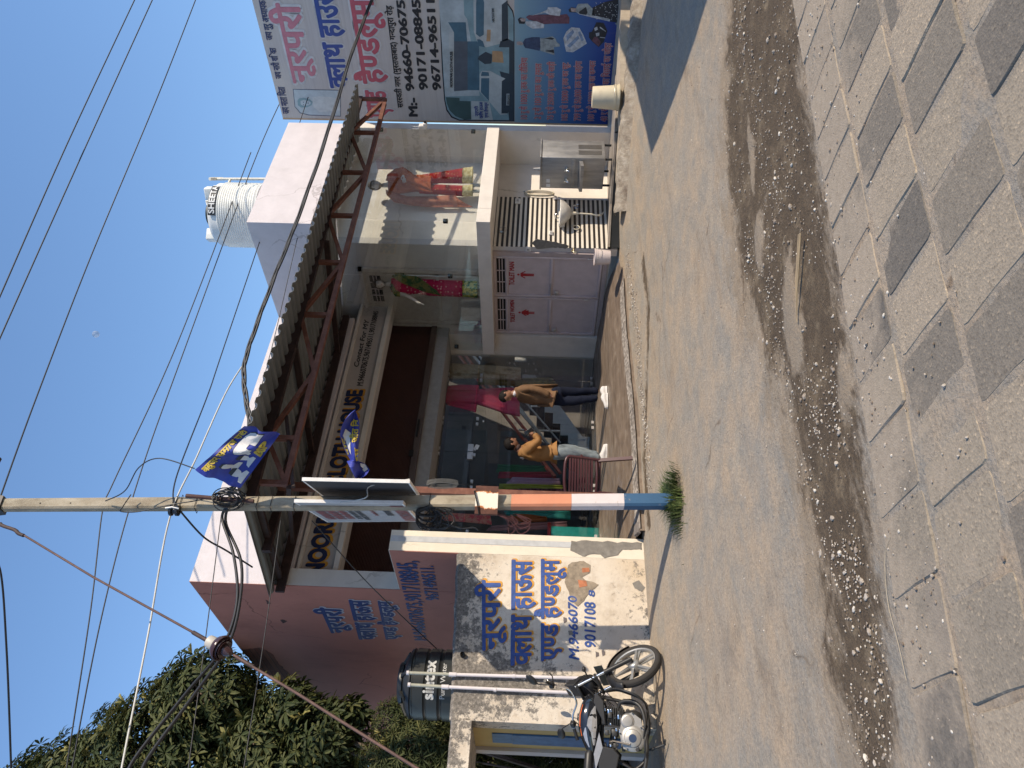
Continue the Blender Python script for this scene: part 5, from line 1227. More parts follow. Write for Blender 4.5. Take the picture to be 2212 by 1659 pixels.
# ================================================================ wires
M_wire = plain('black_cable', (.018, .018, .02), .5, scale=30, bump=0); M_rope = plain('white_cable', (.55, .54, .50), .7, bump=0); M_stay = rust('rusty_stay', (.10, .055, .045), (.16, .09, .07))
def cable(name, pts, r, label, m=None, cat='cable', smooth=10, group=None):
    P = [PD(x, y, d) for x, y, d in pts]; P = catmull(P, smooth) if len(P) > 2 else sag(P[0], P[1], .03)
    o = MB().tube(P, r, 7).build(name, m or M_wire, loc=P[0]); tag(o, label, cat, group); return o
G = 'overhead service cables'
P_ = PDp
cable('overhead_wire', [(542, 329, 15), (384, 740, 12.5), (245, 1042, 11), (222, 1100, 10.8), (196, 1317, 10), (144, 1659, 9), (120, 1850, 8.5)], .009, 'thin black overhead wire, left of a close pair where they pass behind the pole', group=G)
cable('overhead_wire', [(640, 150, 16), (557, 329, 15), (404, 740, 12.5), (297, 1042, 11), (223, 1317, 10), (156, 1659, 9), (130, 1850, 8.5)], .009, 'thin black overhead wire crossing just in front of the middle of the pole top', group=G)
cable('overhead_wire', [(735, 0, 16), (626, 329, 14), (487, 740, 11), (450, 850, 10), (384, 1021, 8.4), (374, 1086, P_-.1)], .008, 'thin black overhead wire ending at the insulator on the pole', group=G)
cable('overhead_wire', [(300, -20, 14), (150, 300, 12), (0, 640, 10), (-60, 780, 9)], .010, 'straight thin wire high in the sky, topmost of three', group=G)
cable('overhead_wire', [(338, -20, 14), (170, 350, 12), (0, 730, 10), (-60, 870, 9)], .010, 'straight thin wire high in the sky, middle of three', group=G)
cable('overhead_wire', [(430, -20, 14), (340, 210, 12.5), (200, 545, 11), (80, 855, 9.2), (2, 1070, P_), ], .009, 'long thin wire running to the cross arm at the very top of the pole', group=G)
cable('overhead_wire', [(735, 290, 14), (675, 391, 13), (590, 740, 11.5), (545, 900, 10.5), (500, 1030, 9)], .006, 'thin dark wire running along the canopy edge', group=G)
cable('service_rope', [(527, 785, 9.5), (487, 850, 9.2), (425, 987, 8.3), (366, 1121, P_-.16), (320, 1370, 7.2), (263, 1659, 6.2), (240, 1800, 5.8)], .009, 'pale twisted service cable looped over the pole insulator', M_rope, group=G)
cable('overhead_wire', [(-30, 1215, 6), (0, 1230, 6), (14, 1400, 6), (24, 1659, 6), (28, 1800, 6)], .008, 'thick black wire at the top left corner of the sky', group=G)
cable('overhead_wire', [(478, 1113, P_), (444, 1380, 7), (407, 1659, 6.3), (395, 1760, 6)], .005, 'thin wire crossing the parapet and the tree, below the pale cable', group=G)
cable('overhead_wire', [(606, 1125, P_), (575, 1350, 7.2), (527, 1659, 6.2), (510, 1760, 6)], .005, 'thin wire crossing the red side wall towards the tree', group=G)
cable('overhead_wire', [(674, 1125, P_), (800, 1265, 8.5), (947, 1405, 9.3)], .006, 'thin dark wire slanting down across the phone numbers to the black tank', group=G)
# thick bundle
def bundle():
    base = [(820, -40, 13.5), (765, 100, 12.6), (700, 310, 11.4), (640, 480, 10.6), (592, 600, 10), (548, 720, 9.5), (528, 790, 9.2), (530, 850, 9), (540, 920, 8.7), (530, 1000, 8.3), (495, 1068, P_-.12)]
    t = thing('cable_bundle', 'thick twisted black cable bundle sweeping down along the parapet to the pole', 'cable', PD(*base[-1])); o = t.location
    P = catmull([PD(*b) for b in base], 14)
    for ph in (0, 2.1, 4.2):
        Q = []
        for i, p in enumerate(P):
            a = i*.22+ph; Q.append(p - o + Vector((math.cos(a), math.sin(a)*.3, math.sin(a)))*.022)
        MB().tube(Q, .014, 7).build('strand', M_wire, t)
    for k_, (base2, lab) in enumerate(((((495, 1090, P_-.12), (480, 1120, 7.9), (505, 1200, 7.6), (512, 1300, 7.2), (480, 1400, 6.8), (400, 1500, 6.3), (290, 1640, 5.8), (270, 1700, 5.6)), 'outer of two thick black cables drooping from the pole across the red wall'),
                           (((495, 1090, P_-.12), (488, 1130, 7.9), (520, 1210, 7.6), (518, 1300, 7.2), (492, 1395, 6.8), (420, 1500, 6.3), (318, 1640, 5.8), (300, 1700, 5.6)), 'inner of two thick black cables drooping from the pole across the red wall'))):
        cable('drooping_cable', base2, .015, lab, group='thick cables drooping from the pole')
bundle()
def coils():
    rnd = random.Random(4)
    c = PD(490, 1078, P_-.16); t = thing('cable_coil', 'tight coil of black cable hung on the pole below the big flag', 'cable', c)
    m = MB()
    for i in range(13):
        a0 = rnd.uniform(0, 6); rx = .08+rnd.uniform(-.03, .04); rz = .13+rnd.uniform(-.04, .05); off = Vector((rnd.uniform(-.04, .04), rnd.uniform(-.04, .02), rnd.uniform(-.05, .05)))
        pts = [off + R1*(rx*math.cos(a)) + U1*(rz*math.sin(a)) + fw*(.03*math.sin(a*2+a0)) for a in [2*math.pi*k/20 for k in range(20)]]
        m.tube([Vector(p) for p in pts], .006, 5, closed=True)
    m.build('coil', M_wire, t)
    c = PD(935, 1108, P_-.08); t = thing('cable_coil', 'messy bundle of looped black wires hanging left of the pole below the board', 'cable', c)
    m = MB()
    for i in range(20):
        L_ = rnd.uniform(.12, .42); wd = rnd.uniform(.06, .22); a0 = rnd.uniform(-.25, .25)
        pts = []
        for k in range(24):
            a = 2*math.pi*k/24; q = R1*(-wd*(1-math.cos(a))/2*1.0 + .06 + a0*.1) + U1*(.17 + .0 - L_*(1+math.sin(a+a0))/2*1.0 + rnd.uniform(-.004, .004)) - fw*(.06*math.sin(a+i))
            pts.append(q)
        m.tube(pts, .0055, 5, closed=True)
    m.tube(catmull([R1*-.1+U1*-.1, R1*-.16+U1*-.3, R1*-.15+U1*-.42, R1*-.18+U1*-.47], 6), .008, 6)
    m.build('loops', M_wire, t)
    c = PD(955, 1047, P_-.05); t = thing('cable_coil', 'flat coil of grey wire tied to the right side of the pole', 'cable', c); m = MB()
    for i in range(6):
        pts = [R1*(.03*math.cos(a)+i*.007-.01) + U1*(.16*math.sin(a)+rnd.uniform(-.01, .01)) + fw*(.01*i) for a in [2*math.pi*k/18 for k in range(18)]]; m.tube(pts, .0035, 5, closed=True)
    m.build('coil', plain('grey_cable', (.10, .10, .095), .6), t)
    c = PD(1090, 1112, P_-.08); t = thing('cable_coil', 'thin maroon wires looping out under the rusty clamp plate', 'cable', c); m = MB()
    for i in range(6):
        w_ = rnd.uniform(.1, .2); h_ = rnd.uniform(.12, .30)
        pts = catmull([R1*.02+U1*(.1), R1*(-w_*.3)+U1*(.02-h_*.3), R1*(-w_)+U1*(-h_*.8+.05), R1*(-w_*.6)+U1*(-h_), R1*(.0)+U1*(-h_*.5)], 8); m.tube([p + fw*(.02*i-.06) for p in pts], .0045, 5)
    m.build('loops', plain('maroon_wire', (.10, .035, .035), .5), t)
coils()
cable('tie_wire', [(228, 1082, P_-.1), (270, 1060, P_-.2), (300, 1010, P_-.2), (345, 990, P_-.3), (420, 1012, P_-.35)], .006, 'curved black wire from the pole to the corner of the big flag')
cable('tie_wire', [(283, 1068, P_-.1), (265, 1095, P_-.15), (262, 1105, P_-.15), (300, 1105, P_-.15), (370, 1090, P_-.12), (450, 1075, P_-.12), (520, 1040, P_-.1)], .006, 'black wire looped round the upper pole and running down its face')
cable('tie_wire', [(390, 1105, P_-.1), (440, 1160, 8.1), (490, 1190, 8.3), (545, 1225, 8.8)], .010, 'dark cable from the insulator to the left corner of the canopy')
cable('tie_wire', [(885, 1035, 7.4), (800, 1050, 7.55), (790, 1075, 7.5), (735, 1085, 7.7)], .005, 'pale string from the twisted flag across the pole boards', M_rope)
# stay wire with its disc insulator
def stay():
    A = [(-25, 1118, 7.6), (0, 1131, 7.55), (53, 1157, 7.45), (202, 1247, 6.95), (417, 1366, 6.3), (462, 1391, 6.15)]
    B = [(505, 1415, 6.05), (545, 1440, 5.95), (642, 1498, 5.7), (729, 1553, 5.5), (909, 1665, 5.1), (1020, 1735, 4.9)]
    c = PD(480, 1401, 6.1); t = thing('stay_wire', 'rusty brown stay wire slanting down from the pole top past the tree', 'stay wire', c)
    MB().tube([PD(*p)-c for p in A], .010, 8).build('upper_wire', M_stay, t); MB().tube([PD(*p)-c for p in B], .011, 8).build('lower_wire', M_stay, t)
    g = MB(); P0 = PD(0, 1131, 7.55)-c; P1 = PD(53, 1157, 7.45)-c
    g.tube([P0.lerp(P1, f_) + Vector((0, 0, .02*math.sin(f_*9))) for f_ in [i/8 for i in range(9)]], .018, 8)
    mg = rust('grip_rust', (.05, .03, .025), (.09, .055, .045)); g.build('grip', mg, t)
    for a, b in ((PD(417, 1366, 6.3), PD(450, 1385, 6.2)), (PD(512, 1420, 6.04), PD(548, 1441, 5.95))): MB().tube([a-c, b-c], .017, 8).build('grip', mg, t)
    d = (PD(505, 1415, 6.05)-PD(462, 1391, 6.15)).normalized(); Mx = d.to_track_quat('Z', 'Y').to_matrix().to_4x4()
    MB().lathe([(.03, -.16), (.05, -.15), (.055, -.08), (.04, -.06)], 20, Mx).build('porcelain_cap', plain('pale_cap', (.48, .45, .40), .5), t)
    MB().lathe([(.04, -.07), (.085, -.05), (.105, -.01), (.10, .005), (.085, -.005), (.08, .02), (.065, .005), (.07, .03), (.045, .02), (.035, .08), (.02, .10)], 30, Mx).build('disc', plain('brown_porcelain', (.05, .025, .025), .2), t)
stay()
# ================================================================ white roof tank with its pipes
def roof_tank():
    x, y, z0 = 11.80, 9.3, 6.98; r = .61; H = 1.0
    t = thing('white_water_tank', 'white ribbed plastic water tank on the flat roof with a black name strip', 'water tank', (x, y, z0))
    k = plain('white_polythene', (.66, .66, .62), .45, scale=5)
    pr = [(r, 0)]
    for i in range(17):
        z = .04+i*.042; pr += [(r, z), (r+.012, z+.012), (r+.012, z+.024), (r, z+.034)]
    pr += [(r-.01, .76), (r-.005, .86), (r*.90, .94), (r*.62, 1.0), (r*.45, 1.03)]
    MB().lathe(pr, 56).build('tank_body', k, t)
    MB().lathe([(.22, 1.02), (.24, 1.08), (.22, 1.12), (.04, 1.13)], 24).build('lid', plain('dark_lid', (.03, .035, .03), .5), t)
    m = MB()
    for a in (2.6, 5.1): m.rbox((-.12, -.09, .9), (.12, .09, 1.13), .03, Matrix.Translation((math.cos(a)*.42, math.sin(a)*.42, 0)) @ Matrix.Rotation(a, 4, 'Z'))
    m.build('lifting_lug', k, t)
    ac = math.atan2(-y, -x)
    b = MB(); V = []; n = 30; a0, a1 = ac-.02, ac+1.02
    for i in range(n+1):
        a = a0+(a1-a0)*i/n
        for zz_ in (.76, .90): V.append((math.cos(a)*(r+.014), math.sin(a)*(r+.014), zz_))
    mesh_obj('name_strip', V, [(2*i, 2*i+2, 2*i+3, 2*i+1) for i in range(n)], plain('black_strip', (.02, .02, .02), .5), t)
    V, Fc, W = lettering('SHEETAL', .03); mb = MB()
    mb.add([(math.cos(a0+.05+v.x*.17/r)*(r+.018+v.z), math.sin(a0+.05+v.x*.17/r)*(r+.018+v.z), .775+v.y*.155) for v in V], Fc); mb.build('lettering', plain('white_letters', (.7, .7, .68), .5, bump=0), t, auto=False)
    ped = MB().box((x-.5, y-.5, ROOF+.002), (x+.5, y+.5, z0-.002)).build('tank_stand', M_white, loc=(x, y, ROOF)); tag(ped, 'white masonry block under the white roof tank', 'tank stand')
    p = PY(*z4(320, 190), 9.3); B = PY(*z4(720, 230), 9.3); Tt = PY(*z4(320, 200), 9.3); q0 = PY(*z4(245, 430), 9.3); q1_ = PY(*z4(690, 330), 9.3)
    t = thing('roof_pipework', 'cream plastic pipes rising beside the white roof tank, one with a tee on top', 'pipes', B); L = lambda v: Vector(v)-B
    M_p = plain('cream_pvc', (.66, .62, .52), .5)
    T0 = PY(*z4(335, 232), 9.3)
    MB().tube([L(B)-Vector((0, 0, .2)), L(T0)], .028, 10).build('riser', M_p, t)
    MB().tube([L(T0)+Vector((-.14, -.1, .06)), L(T0)+Vector((.15, .1, -.06))], .034, 10).build('tee', M_p, t)
    mm = PY(*z4(455, 240), 9.3); n2 = PY(*z4(400, 380), 9.3)
    MB().tube([L(mm), L(n2)], .026, 10).build('branch', M_p, t)
    MB().tube([L(q1_)-Vector((0, 0, .2)), L(q0), L(PY(*z4(270, 485), 9.3))], .026, 10).build('overflow', M_p, t)
roof_tank()
# ================================================================ water cooler
def cooler():
    X0, X1, Y0, Y1 = 11.1, 11.62, 7.38, 8.0; z0 = .44
    t = thing('water_cooler', 'tall stainless steel drinking water cooler with two taps on the side platform', 'water cooler', (X0, Y0, z0)); W, D = X1-X0, Y1-Y0
    k = NM('stainless_steel', .45, .6); k.color(k.ramp(k.noise(2, 5, .7, stretch=(4, 4, .6)), [(.3, (.25, .245, .24)), (.7, (.42, .41, .40))])); k.rough(k.ramp(k.noise(6, 5), [(.3, (.36, .36, .36)), (.7, (.6, .6, .6))])); ss = k.m
    MB().rbox((0, 0, .12), (W, D, 1.19), .012).build('cabinet', ss, t)
    MB().rbox((-.02, -.02, 1.192), (W+.02, D+.02, 1.215), .006).build('top', ss, t)
    m = MB(); m.rbox((-.012, .03, .62), (-.001, D-.03, .68), .003); m.box((-.006, .02, .585), (-.001, D-.02, .592)).box((-.006, .02, .60), (-.001, D-.02, .604)); m.build('trim', ss, t)
    MB().prism([(.05, .5), (-.10, .48), (-.10, .53), (.05, .56)], D-.10, Matrix(((1, 0, 0, -.052), (0, 0, 1, .05), (0, 1, 0, 0), (0, 0, 0, 1)))).build('drip_tray', ss, t)
    for yy in (.2, .42):
        MB().tube([(-.001, yy, .76), (-.05, yy, .76)], .035, 14).tube([(-.04, yy, .76), (-.085, yy, .755), (-.095, yy, .72)], .014, 10).tube([(-.07, yy, .77), (-.07, yy, .80)], .02, 10).build('tap', plain('chrome', (.75, .75, .74), .15, .95, bump=0), t)
    g = MB(); 
    for c_ in (.10, .27):
        for i in range(22): g.box((c_, -.006, .18+i*.018), (c_+.12, -.0008, .189+i*.018))
    g.build('grille', plain('vent_dark', (.10, .09, .08), .5, .4), t)
    lg = MB()
    for a, b in ((.05, .05), (W-.05, .05), (.05, D-.05), (W-.05, D-.05)): 
        MB().tube([(a, b, 0), (a, b, .12)], .02, 10).build('leg', plain('black_rubber', (.02, .02, .02), .7), t)
    MB().tube([(.1, .3, 1.215), (.1, .3, 1.33)], [.03, .018], 10).build('inlet_nozzle', ss, t)
    s = MB(); s.box((-.003, D-.09, 1.03), (-.001, D-.03, 1.1)).box((-.003, D-.19, 1.04), (-.001, D-.12, 1.1)); s.build('sticker', plain('pale_sticker', (.6, .6, .6), .5), t)
cooler()
def basin():
    c = PY(*zT(1265, 870), YW-.012); 
    t = thing('wash_basin', 'small white wall hung wash basin on the striped tiles', 'wash basin', c); pc = plain('white_ceramic', (.60, .58, .54), .25, bump=0)
    V = []; n = 28
    prof = [(.02, -.17), (.10, -.15), (.21, -.05), (.245, 0.02), (.25, .035), (.225, .035), (.20, .0), (.12, -.08), (.0, -.10)]
    for r_, z in prof:
        for k in range(n):
            a = math.pi*2*k/n; V.append((r_*1.15*math.cos(a), -.18 + r_*.78*math.sin(a), z))
    Fc = [(i*n+k, i*n+(k+1) % n, (i+1)*n+(k+1) % n, (i+1)*n+k) for i in range(len(prof)-1) for k in range(n)]
    mesh_obj('bowl', V, Fc, pc, t, True); MB().rbox((-.2, -.10, -.06), (.2, 0, .05), .02).build('back_plate', pc, t)
    ch = plain('chrome', (.75, .75, .74), .15, .95, bump=0)
    MB().tube([(.0, -.06, .05), (0, -.06, .11), (0, -.14, .12), (0, -.15, .09)], .013, 10).build('tap', ch, t)
    M_h = plain('cream_hose', (.62, .56, .44), .5)
    pts = catmull([(0, -.17, -.17), (0, -.17, -.28), (0, -.16, -.5), (.0, -.14, -.66), (.12, -.12, -.74)], 8)
    MB().tube([(0, -.17, -.15), (0, -.17, -.25)], .028, 12).tube(pts, .014, 8).build('drain_hose', M_h, t)
    b = PY(*zT(1385, 935), YW-.03); MB().tube([Vector((b.x-c.x+.055*math.cos(a), -.05, b.z-c.z+.06*math.sin(a))) for a in [k*math.pi/8 for k in range(16)]], .008, 8, closed=True).build('coiled_hose', M_h, t)
basin()
def fittings():
    ch = plain('chrome', (.75, .75, .74), .15, .95, bump=0); wp = plain('white_plastic', (.66, .63, .60), .4, bump=0); M_h = plain('cream_hose', (.62, .56, .44), .5)
    c = PY(*zT(1385, 765), YW-.012); o = MB().tube([c, c+Vector((0, -.07, 0)), c+Vector((0, -.08, -.04))], .012, 10).tube([c+Vector((0, -.05, 0)), c+Vector((0, -.05, .05))], .016, 10).tube([c, c+Vector((0, -.01, 0))], .035, 14).build('wall_tap', ch, loc=c); tag(o, 'chrome tap on the striped tiles right of the basin', 'tap')
    c = PX(*zT(1365, 1110), XT-.05); o = MB().tube([c+Vector((.05, 0, 0)), c+Vector((-.05, 0, 0)), c+Vector((-.06, 0, -.05))], .012, 10).tube([c+Vector((-.02, 0, 0)), c+Vector((-.02, 0, .04))], .016, 10).build('wall_tap', plain('brass', (.6, .5, .3), .3, .8), loc=c); tag(o, 'brass tap on the wall beside the toilet man door', 'tap')
    for p, lab, hh in ((zT(910, 715), 'white socket box with plug on the striped tiles', 1), (zT(1180, 975), 'small grey switch box at the foot of the basin back plate', .7)):
        c = PY(*p, YW-.012); t = thing('switch_box', lab, 'switch box', c); MB().rbox((-.07*hh, -.03, -.05*hh), (.07*hh, 0, .05*hh), .008).build('box', wp, t); MB().rbox((-.03, -.045, -.02), (.0, -.031, .02), .004).box((.02, -.034, -.015), (.04, -.0305, .015)).build('switch', plain('grey_switch', (.35, .34, .33), .4, bump=0), t)
    c = PX(*zT(995, 1102), XT); t = thing('switch_box', 'flush white switch plate on the wall above the dark bare patch', 'switch box', c); MB().rbox((-.012, -.06, -.045), (0, .06, .045), .005).build('plate', wp, t); MB().rbox((-.02, -.02, -.02), (-.0125, .01, .02), .003).build('switch', plain('grey_switch', (.35, .34, .33), .4, bump=0), t)
    c = PY(*zT(1080, 655), YW-.03); t = thing('coiled_hose', 'cream plastic hose coiled on a peg at the edge of the striped tiles', 'hose', c); m = MB()
    for i in range(3): m.tube([Vector(((.05+.01*i)*math.cos(a), -.02*i, -.02+.26*math.sin(a))) for a in [k*math.pi/10 for k in range(20)]], .010, 7, closed=True)
    m.build('hose', M_h, t); MB().tube([(0, .02, .25), (0, -.06, .26)], .018, 10).build('peg', ch, t)
    c = PY(*zT(790, 945), YW-.02); o = MB().tube([c+Vector((.07*math.cos(a)+.02, 0, .06*math.sin(a))) for a in [k*math.pi/8 for k in range(16)]], .005, 6, closed=True).tube([c+Vector((-.07, .02, .03)), c+Vector((-.07, -.02, .03))], .025, 10).build('towel_ring', ch, loc=c); tag(o, 'thin metal towel ring high on the striped tiles', 'towel ring')
    a = PY(*zT(1200, 688), YW-.04); b = PY(*zT(1650, 695), YW-.04); o = MB().tube([a, b], .016, 10).build('wall_pipe', plain('white_pvc', (.66, .62, .64), .45, scale=3), loc=b); tag(o, 'sunlit white pipe running down the striped tiles beside the cooler', 'pipe')
    # camera on the glass end
    c = PY(*z1(1022, 705), 7.60); t = thing('security_camera', 'small white security camera on the pilaster beside the billboard', 'security camera', c)
    MB().rbox((-.05, -.02, -.06), (.05, .06, .08), .02).build('body', wp, t); MB().rbox((-.045, -.06, -.075), (.045, .03, -.0), .02).build('head', wp, t); MB().tube([(-.0, -.062, -.04), (0, -.075, -.04)], .026, 14).build('lens', plain('lens_black', (.01, .01, .012), .1, bump=0), t); MB().tube([(.04, .05, .08), (.04, .05, .2)], .006, 6).tube([(-.04, .05, .08), (-.04, .05, .2)], .006, 6).build('aerial', wp, t)
fittings()
def bucket(label, c, r, h, col_, invert=False, tilt=0, name='bucket', mud=.3):
    M = Matrix.Rotation(tilt, 4, 'Y'); t = thing(name, label, 'bucket', c)
    k = NM('bucket_plastic_%s' % label[:6].strip(), .5); s = k.ramp(k.noise(6, 6, .75), [(.5, (0, 0, 0)), (.7, (1, 1, 1))]); k.color(k.mix(k.math('MULTIPLY', s, mud), col_, (.28, .22, .16)))
    pr = [(0.01, 0), (r*.82, 0), (r*.84, .01), (r*.96, h*.82), (r*1.02, h*.82), (r*1.02, h*.86), (r*.97, h*.86), (r*.98, h*.93), (r*1.04, h*.93), (r*1.04, h), (r*.98, h), (r*.80, .02), (.01, .02)]
    if invert: pr = [(a, h-b) for a, b in pr]
    MB().lathe(pr, 36, M, cap=False).build('body', k.m, t)
    m = MB(); zt = h*.84 if not invert else h*.16
    pts = [M @ Vector((r*1.03*math.cos(a), r*1.03*math.sin(a), zt - (.28*h*math.sin((a-3.6)/1.9*math.pi) if not invert else -.02))) for a in [3.6+1.9*i/14 for i in range(15)]]
    m.tube(pts, .0035, 6).build('handle', plain('wire_handle', (.4, .4, .38), .4, .7), t); return t
bucket('upturned cream paint bucket on the ledge before the blue billboard', PZ(1337, 211, .39), .20, .44, (.62, .55, .40), True, .0)
b2 = bucket('small pale paint pail with pink stains beside the toilet man door', PZ(1318, 556, .46), .135, .26, (.60, .52, .50), False)
# rough kerb and ledge before the billboard
def kerb():
    k = NM('rough_kerb', .9); k.color(k.ramp(k.noise(5, 7, .75), [(.3, (.17, .13, .10)), (.5, (.34, .29, .23)), (.7, (.56, .50, .42))])); k.bump(k.noise(20, 7, .8), 1, .03)
    path = [(10.2, 7.8), (10.9, 7.2), (11.45, 6.7), (12.0, 6.25), (12.6, 5.85), (13.6, 5.3), (15, 4.8)]
    P = catmull([(a, b, 0) for a, b in path], 12); V = []
    for i, p in enumerate(P):
        nrm = (P[min(i+1, len(P)-1)] - P[max(i-1, 0)]).normalized(); nrm = Vector((nrm.y, -nrm.x, 0)); w_ = .34 + .06*noise.noise(Vector((i*.3, 0, 0)))
        g = gh(p.x, p.y); hh = .10 + .03*noise.noise(Vector((i*.4, 5, 0)))
        for o_, z in ((-.30, g+.06+hh*.6), (-.05, g+.07+hh), (.08, g+.05+hh*.8), (.14, g-.02)): V.append(p + nrm*(o_ + .02*noise.noise(Vector((i*.5, o_*9, 0)))) + Vector((0, 0, z)))
    o = mesh_obj('rough_kerb', V, [(4*i+j, 4*i+4+j, 4*i+5+j, 4*i+1+j) for i in range(len(P)-1) for j in range(3)], k.m, smooth=True); tag(o, kind='structure')
    k2 = NM('pale_ledge', .8); k2.color(k2.ramp(k2.noise(4, 6, .7, stretch=(1, 3, 1)), [(.3, (.38, .31, .23)), (.7, (.58, .50, .39))])); k2.bump(k2.noise(25, 5), .3, .01)
    V = [(10.9, 7.55, .36), (11.3, 7.0, .37), (12.2, 6.3, .38), (13.5, 5.6, .38), (15, 5.0, .38), (15, 8, .38), (11, 8, .38)]; V2 = [(a, b, .1) for a, b, c in V]
    o = mesh_obj('kerb', V+V2, [tuple(range(7))] + [(i, 7+i, 7+(i+1) % 7, (i+1) % 7) for i in range(7)], k2.m); tag(o, kind='structure')
kerb()
def broken_corner():
    c = PZ(1388, 1150, .2); k = plain('broken_concrete', (.17, .15, .14), .9, var=.3, bump=.6)
    m = MB(); m.prism([(-.13, -.07), (.10, -.10), (.16, .02), (.05, .10), (-.12, .06)], .05, Matrix.Translation(c+Vector((.06, -.02, .03))) @ Matrix.Rotation(.3, 4, 'X') @ Matrix.Rotation(.2, 4, 'Y'))
    o = m.build('broken_slab', k, bevel=.01, loc=c); tag(o, 'broken grey slab of concrete lying at the foot of the wall end', 'concrete slab')
    m = MB(); m.box((4.73, 8.05, .05), (5.05, 8.42, .20)); 
broken_corner()
# sticks on the dirt
def sticks():
    rnd = random.Random(8); st = plain('dry_cane', (.40, .31, .20), .8)
    for (a, b, lab, n) in ((z5p(838, 1015), z5p(815, 1420), 'frayed bundle of dry cane lying along the brown dirt strip', 5), (z5p(770, 1015), z5p(758, 1065), 'short broken pale stick on the dirt near the frayed cane', 1)):
        A = PZ(*a, .01); B = PZ(*b, .01); m = MB()
        for i in range(n): m.tube([A+Vector((rnd.uniform(-.01, .01), rnd.uniform(-.015, .015), .004+.004*i)), A.lerp(B, .5)+Vector((rnd.uniform(-.01, .01), rnd.uniform(-.012, .012), .006+.004*i)), A.lerp(B, rnd.uniform(.8, 1))+Vector((rnd.uniform(-.03, .03), rnd.uniform(-.02, .02), .004))], .003, 5)
        o = m.build('dry_cane', st, loc=A); tag(o, lab, 'stick')
    zq = zz(2900, 2000, 1.62); P = [PZ(*zq(x, y), .012) for x, y in ((980, 180), (945, 320), (965, 600), (1030, 860), (1082, 1100))]
    o = MB().tube(catmull(P, 6), .0012, 5).build('dry_straw', plain('pale_string', (.46, .39, .28), .7), loc=P[0]); tag(o, 'long thin pale straw lying across the dusty paving', 'straw')
z5p = zz(2400, 0, 1.106)
sticks()
# ================================================================ plastic chair
def chair():
    c = PZ(1348, 1033, .375); c.z = .30; az = math.atan2(fh.y, fh.x) + .16
    t = thing('plastic_chair', 'maroon plastic chair with slatted back turned towards the shop front', 'chair', c, az-math.pi/2)
    k = plain('maroon_plastic', (.065, .022, .026), .35, scale=5, bump=0)
    # local: y forward (towards the shop), x right
    W = .25
    def curve(x): return -.03*(1-(x/W)**2)
    rows = [(z, -.20 - (z-.44)*.20) for z in [.44+i*.42/20 for i in range(21)]]
    fr = MB(); top = .88
    b = MB()
    hw = lambda z: .215 + .035*math.sin(min(1, (z-.42)/.46)*1.6)
    pts = [(-hw(.44), -.20, .44), (-hw(.6), -.235, .60), (-hw(.75), -.265, .76), (-hw(.85)*.98, -.285, .85), (-.17, -.30, .885), (0, -.31, .895), (.17, -.30, .885), (hw(.85)*.98, -.285, .85), (hw(.75), -.265, .76), (hw(.6), -.235, .60), (hw(.44), -.20, .44)]
    b.tube(catmull(pts, 5), .021, 8); b.tube(catmull([(-.215, -.2, .47), (0, -.235, .46), (.215, -.2, .47)], 5), .018, 8)
    b.build('back_frame', k, t)
    s = MB()
    for i in range(9):
        z = .53 + i*.037; y = -.20-(z-.44)*.21
        n = 10; V = []
        for j in range(n+1):
            x = -hw(z)*.96 + 2*hw(z)*.96*j/n; yy = y-.035*(1-(x/.24)**2)
            V += [(x, yy, z-.0125), (x, yy, z+.0125), (x, yy-.008, z+.0125), (x, yy-.008, z-.0125)]
        s.add(V, [(4*j+q, 4*j+4+q, 4*j+4+(q+1) % 4, 4*j+(q+1) % 4) for j in range(n) for q in range(4)])
    s.box((-.012, -.30, .47), (.012, -.285, .87)) if False else None
    s.build('slats', k, t)
    MB().rbox((-.235, -.20, .405), (.235, .24, .435), .014).rbox((-.24, .2, .38), (.24, .25, .43), .012).build('seat', k, t)
    for sx in (-1, 1):
        MB().tube(catmull([(sx*.245, -.26, .66), (sx*.275, -.12, .665), (sx*.28, .1, .655), (sx*.27, .19, .62), (sx*.255, .22, .44)], 5), [.02]*21, 8).build('armrest', k, t)
        MB().prism([(0, 0), (.05, 0), (.035, -.42), (.012, -.42)], .035, Matrix.Translation((sx*.225-.02, .20, .42)) @ Matrix.Rotation(0, 4, 'Z')).build('leg', k, t)
        MB().bar((sx*.215, -.20, .44), (sx*.255, -.30, 0), .045, .035).build('leg', k, t)
chair()
# ================================================================ shop goods seen through the glass
def sheet_rows(rows, f, Y, amp=.02, freq=14, seed=0, n=16, sub=3):
    """hanging cloth: rows of (left px, right px) top to bottom, on the plane Y, with folds"""
    V = []; m_ = (len(rows)-1)*sub
    for j in range(m_+1):
        i = min(j/sub, len(rows)-1.0001); k = int(i); g = i-k
        a = Vector(rows[k][0]).lerp(Vector(rows[k+1][0]), g); b = Vector(rows[k][1]).lerp(Vector(rows[k+1][1]), g)
        for q in range(n+1):
            s = q/n; p = a.lerp(b, s); w_ = PY(*f(p.x, p.y), Y)
            w_.y += amp*(math.sin(s*freq+seed+j*.12) + .5*math.sin(s*freq*2.3+seed*2)) * (.35+.65*j/m_)
            V.append(w_)
    return V, [(j*(n+1)+i, j*(n+1)+i+1, (j+1)*(n+1)+i+1, (j+1)*(n+1)+i) for j in range(m_) for i in range(n)]
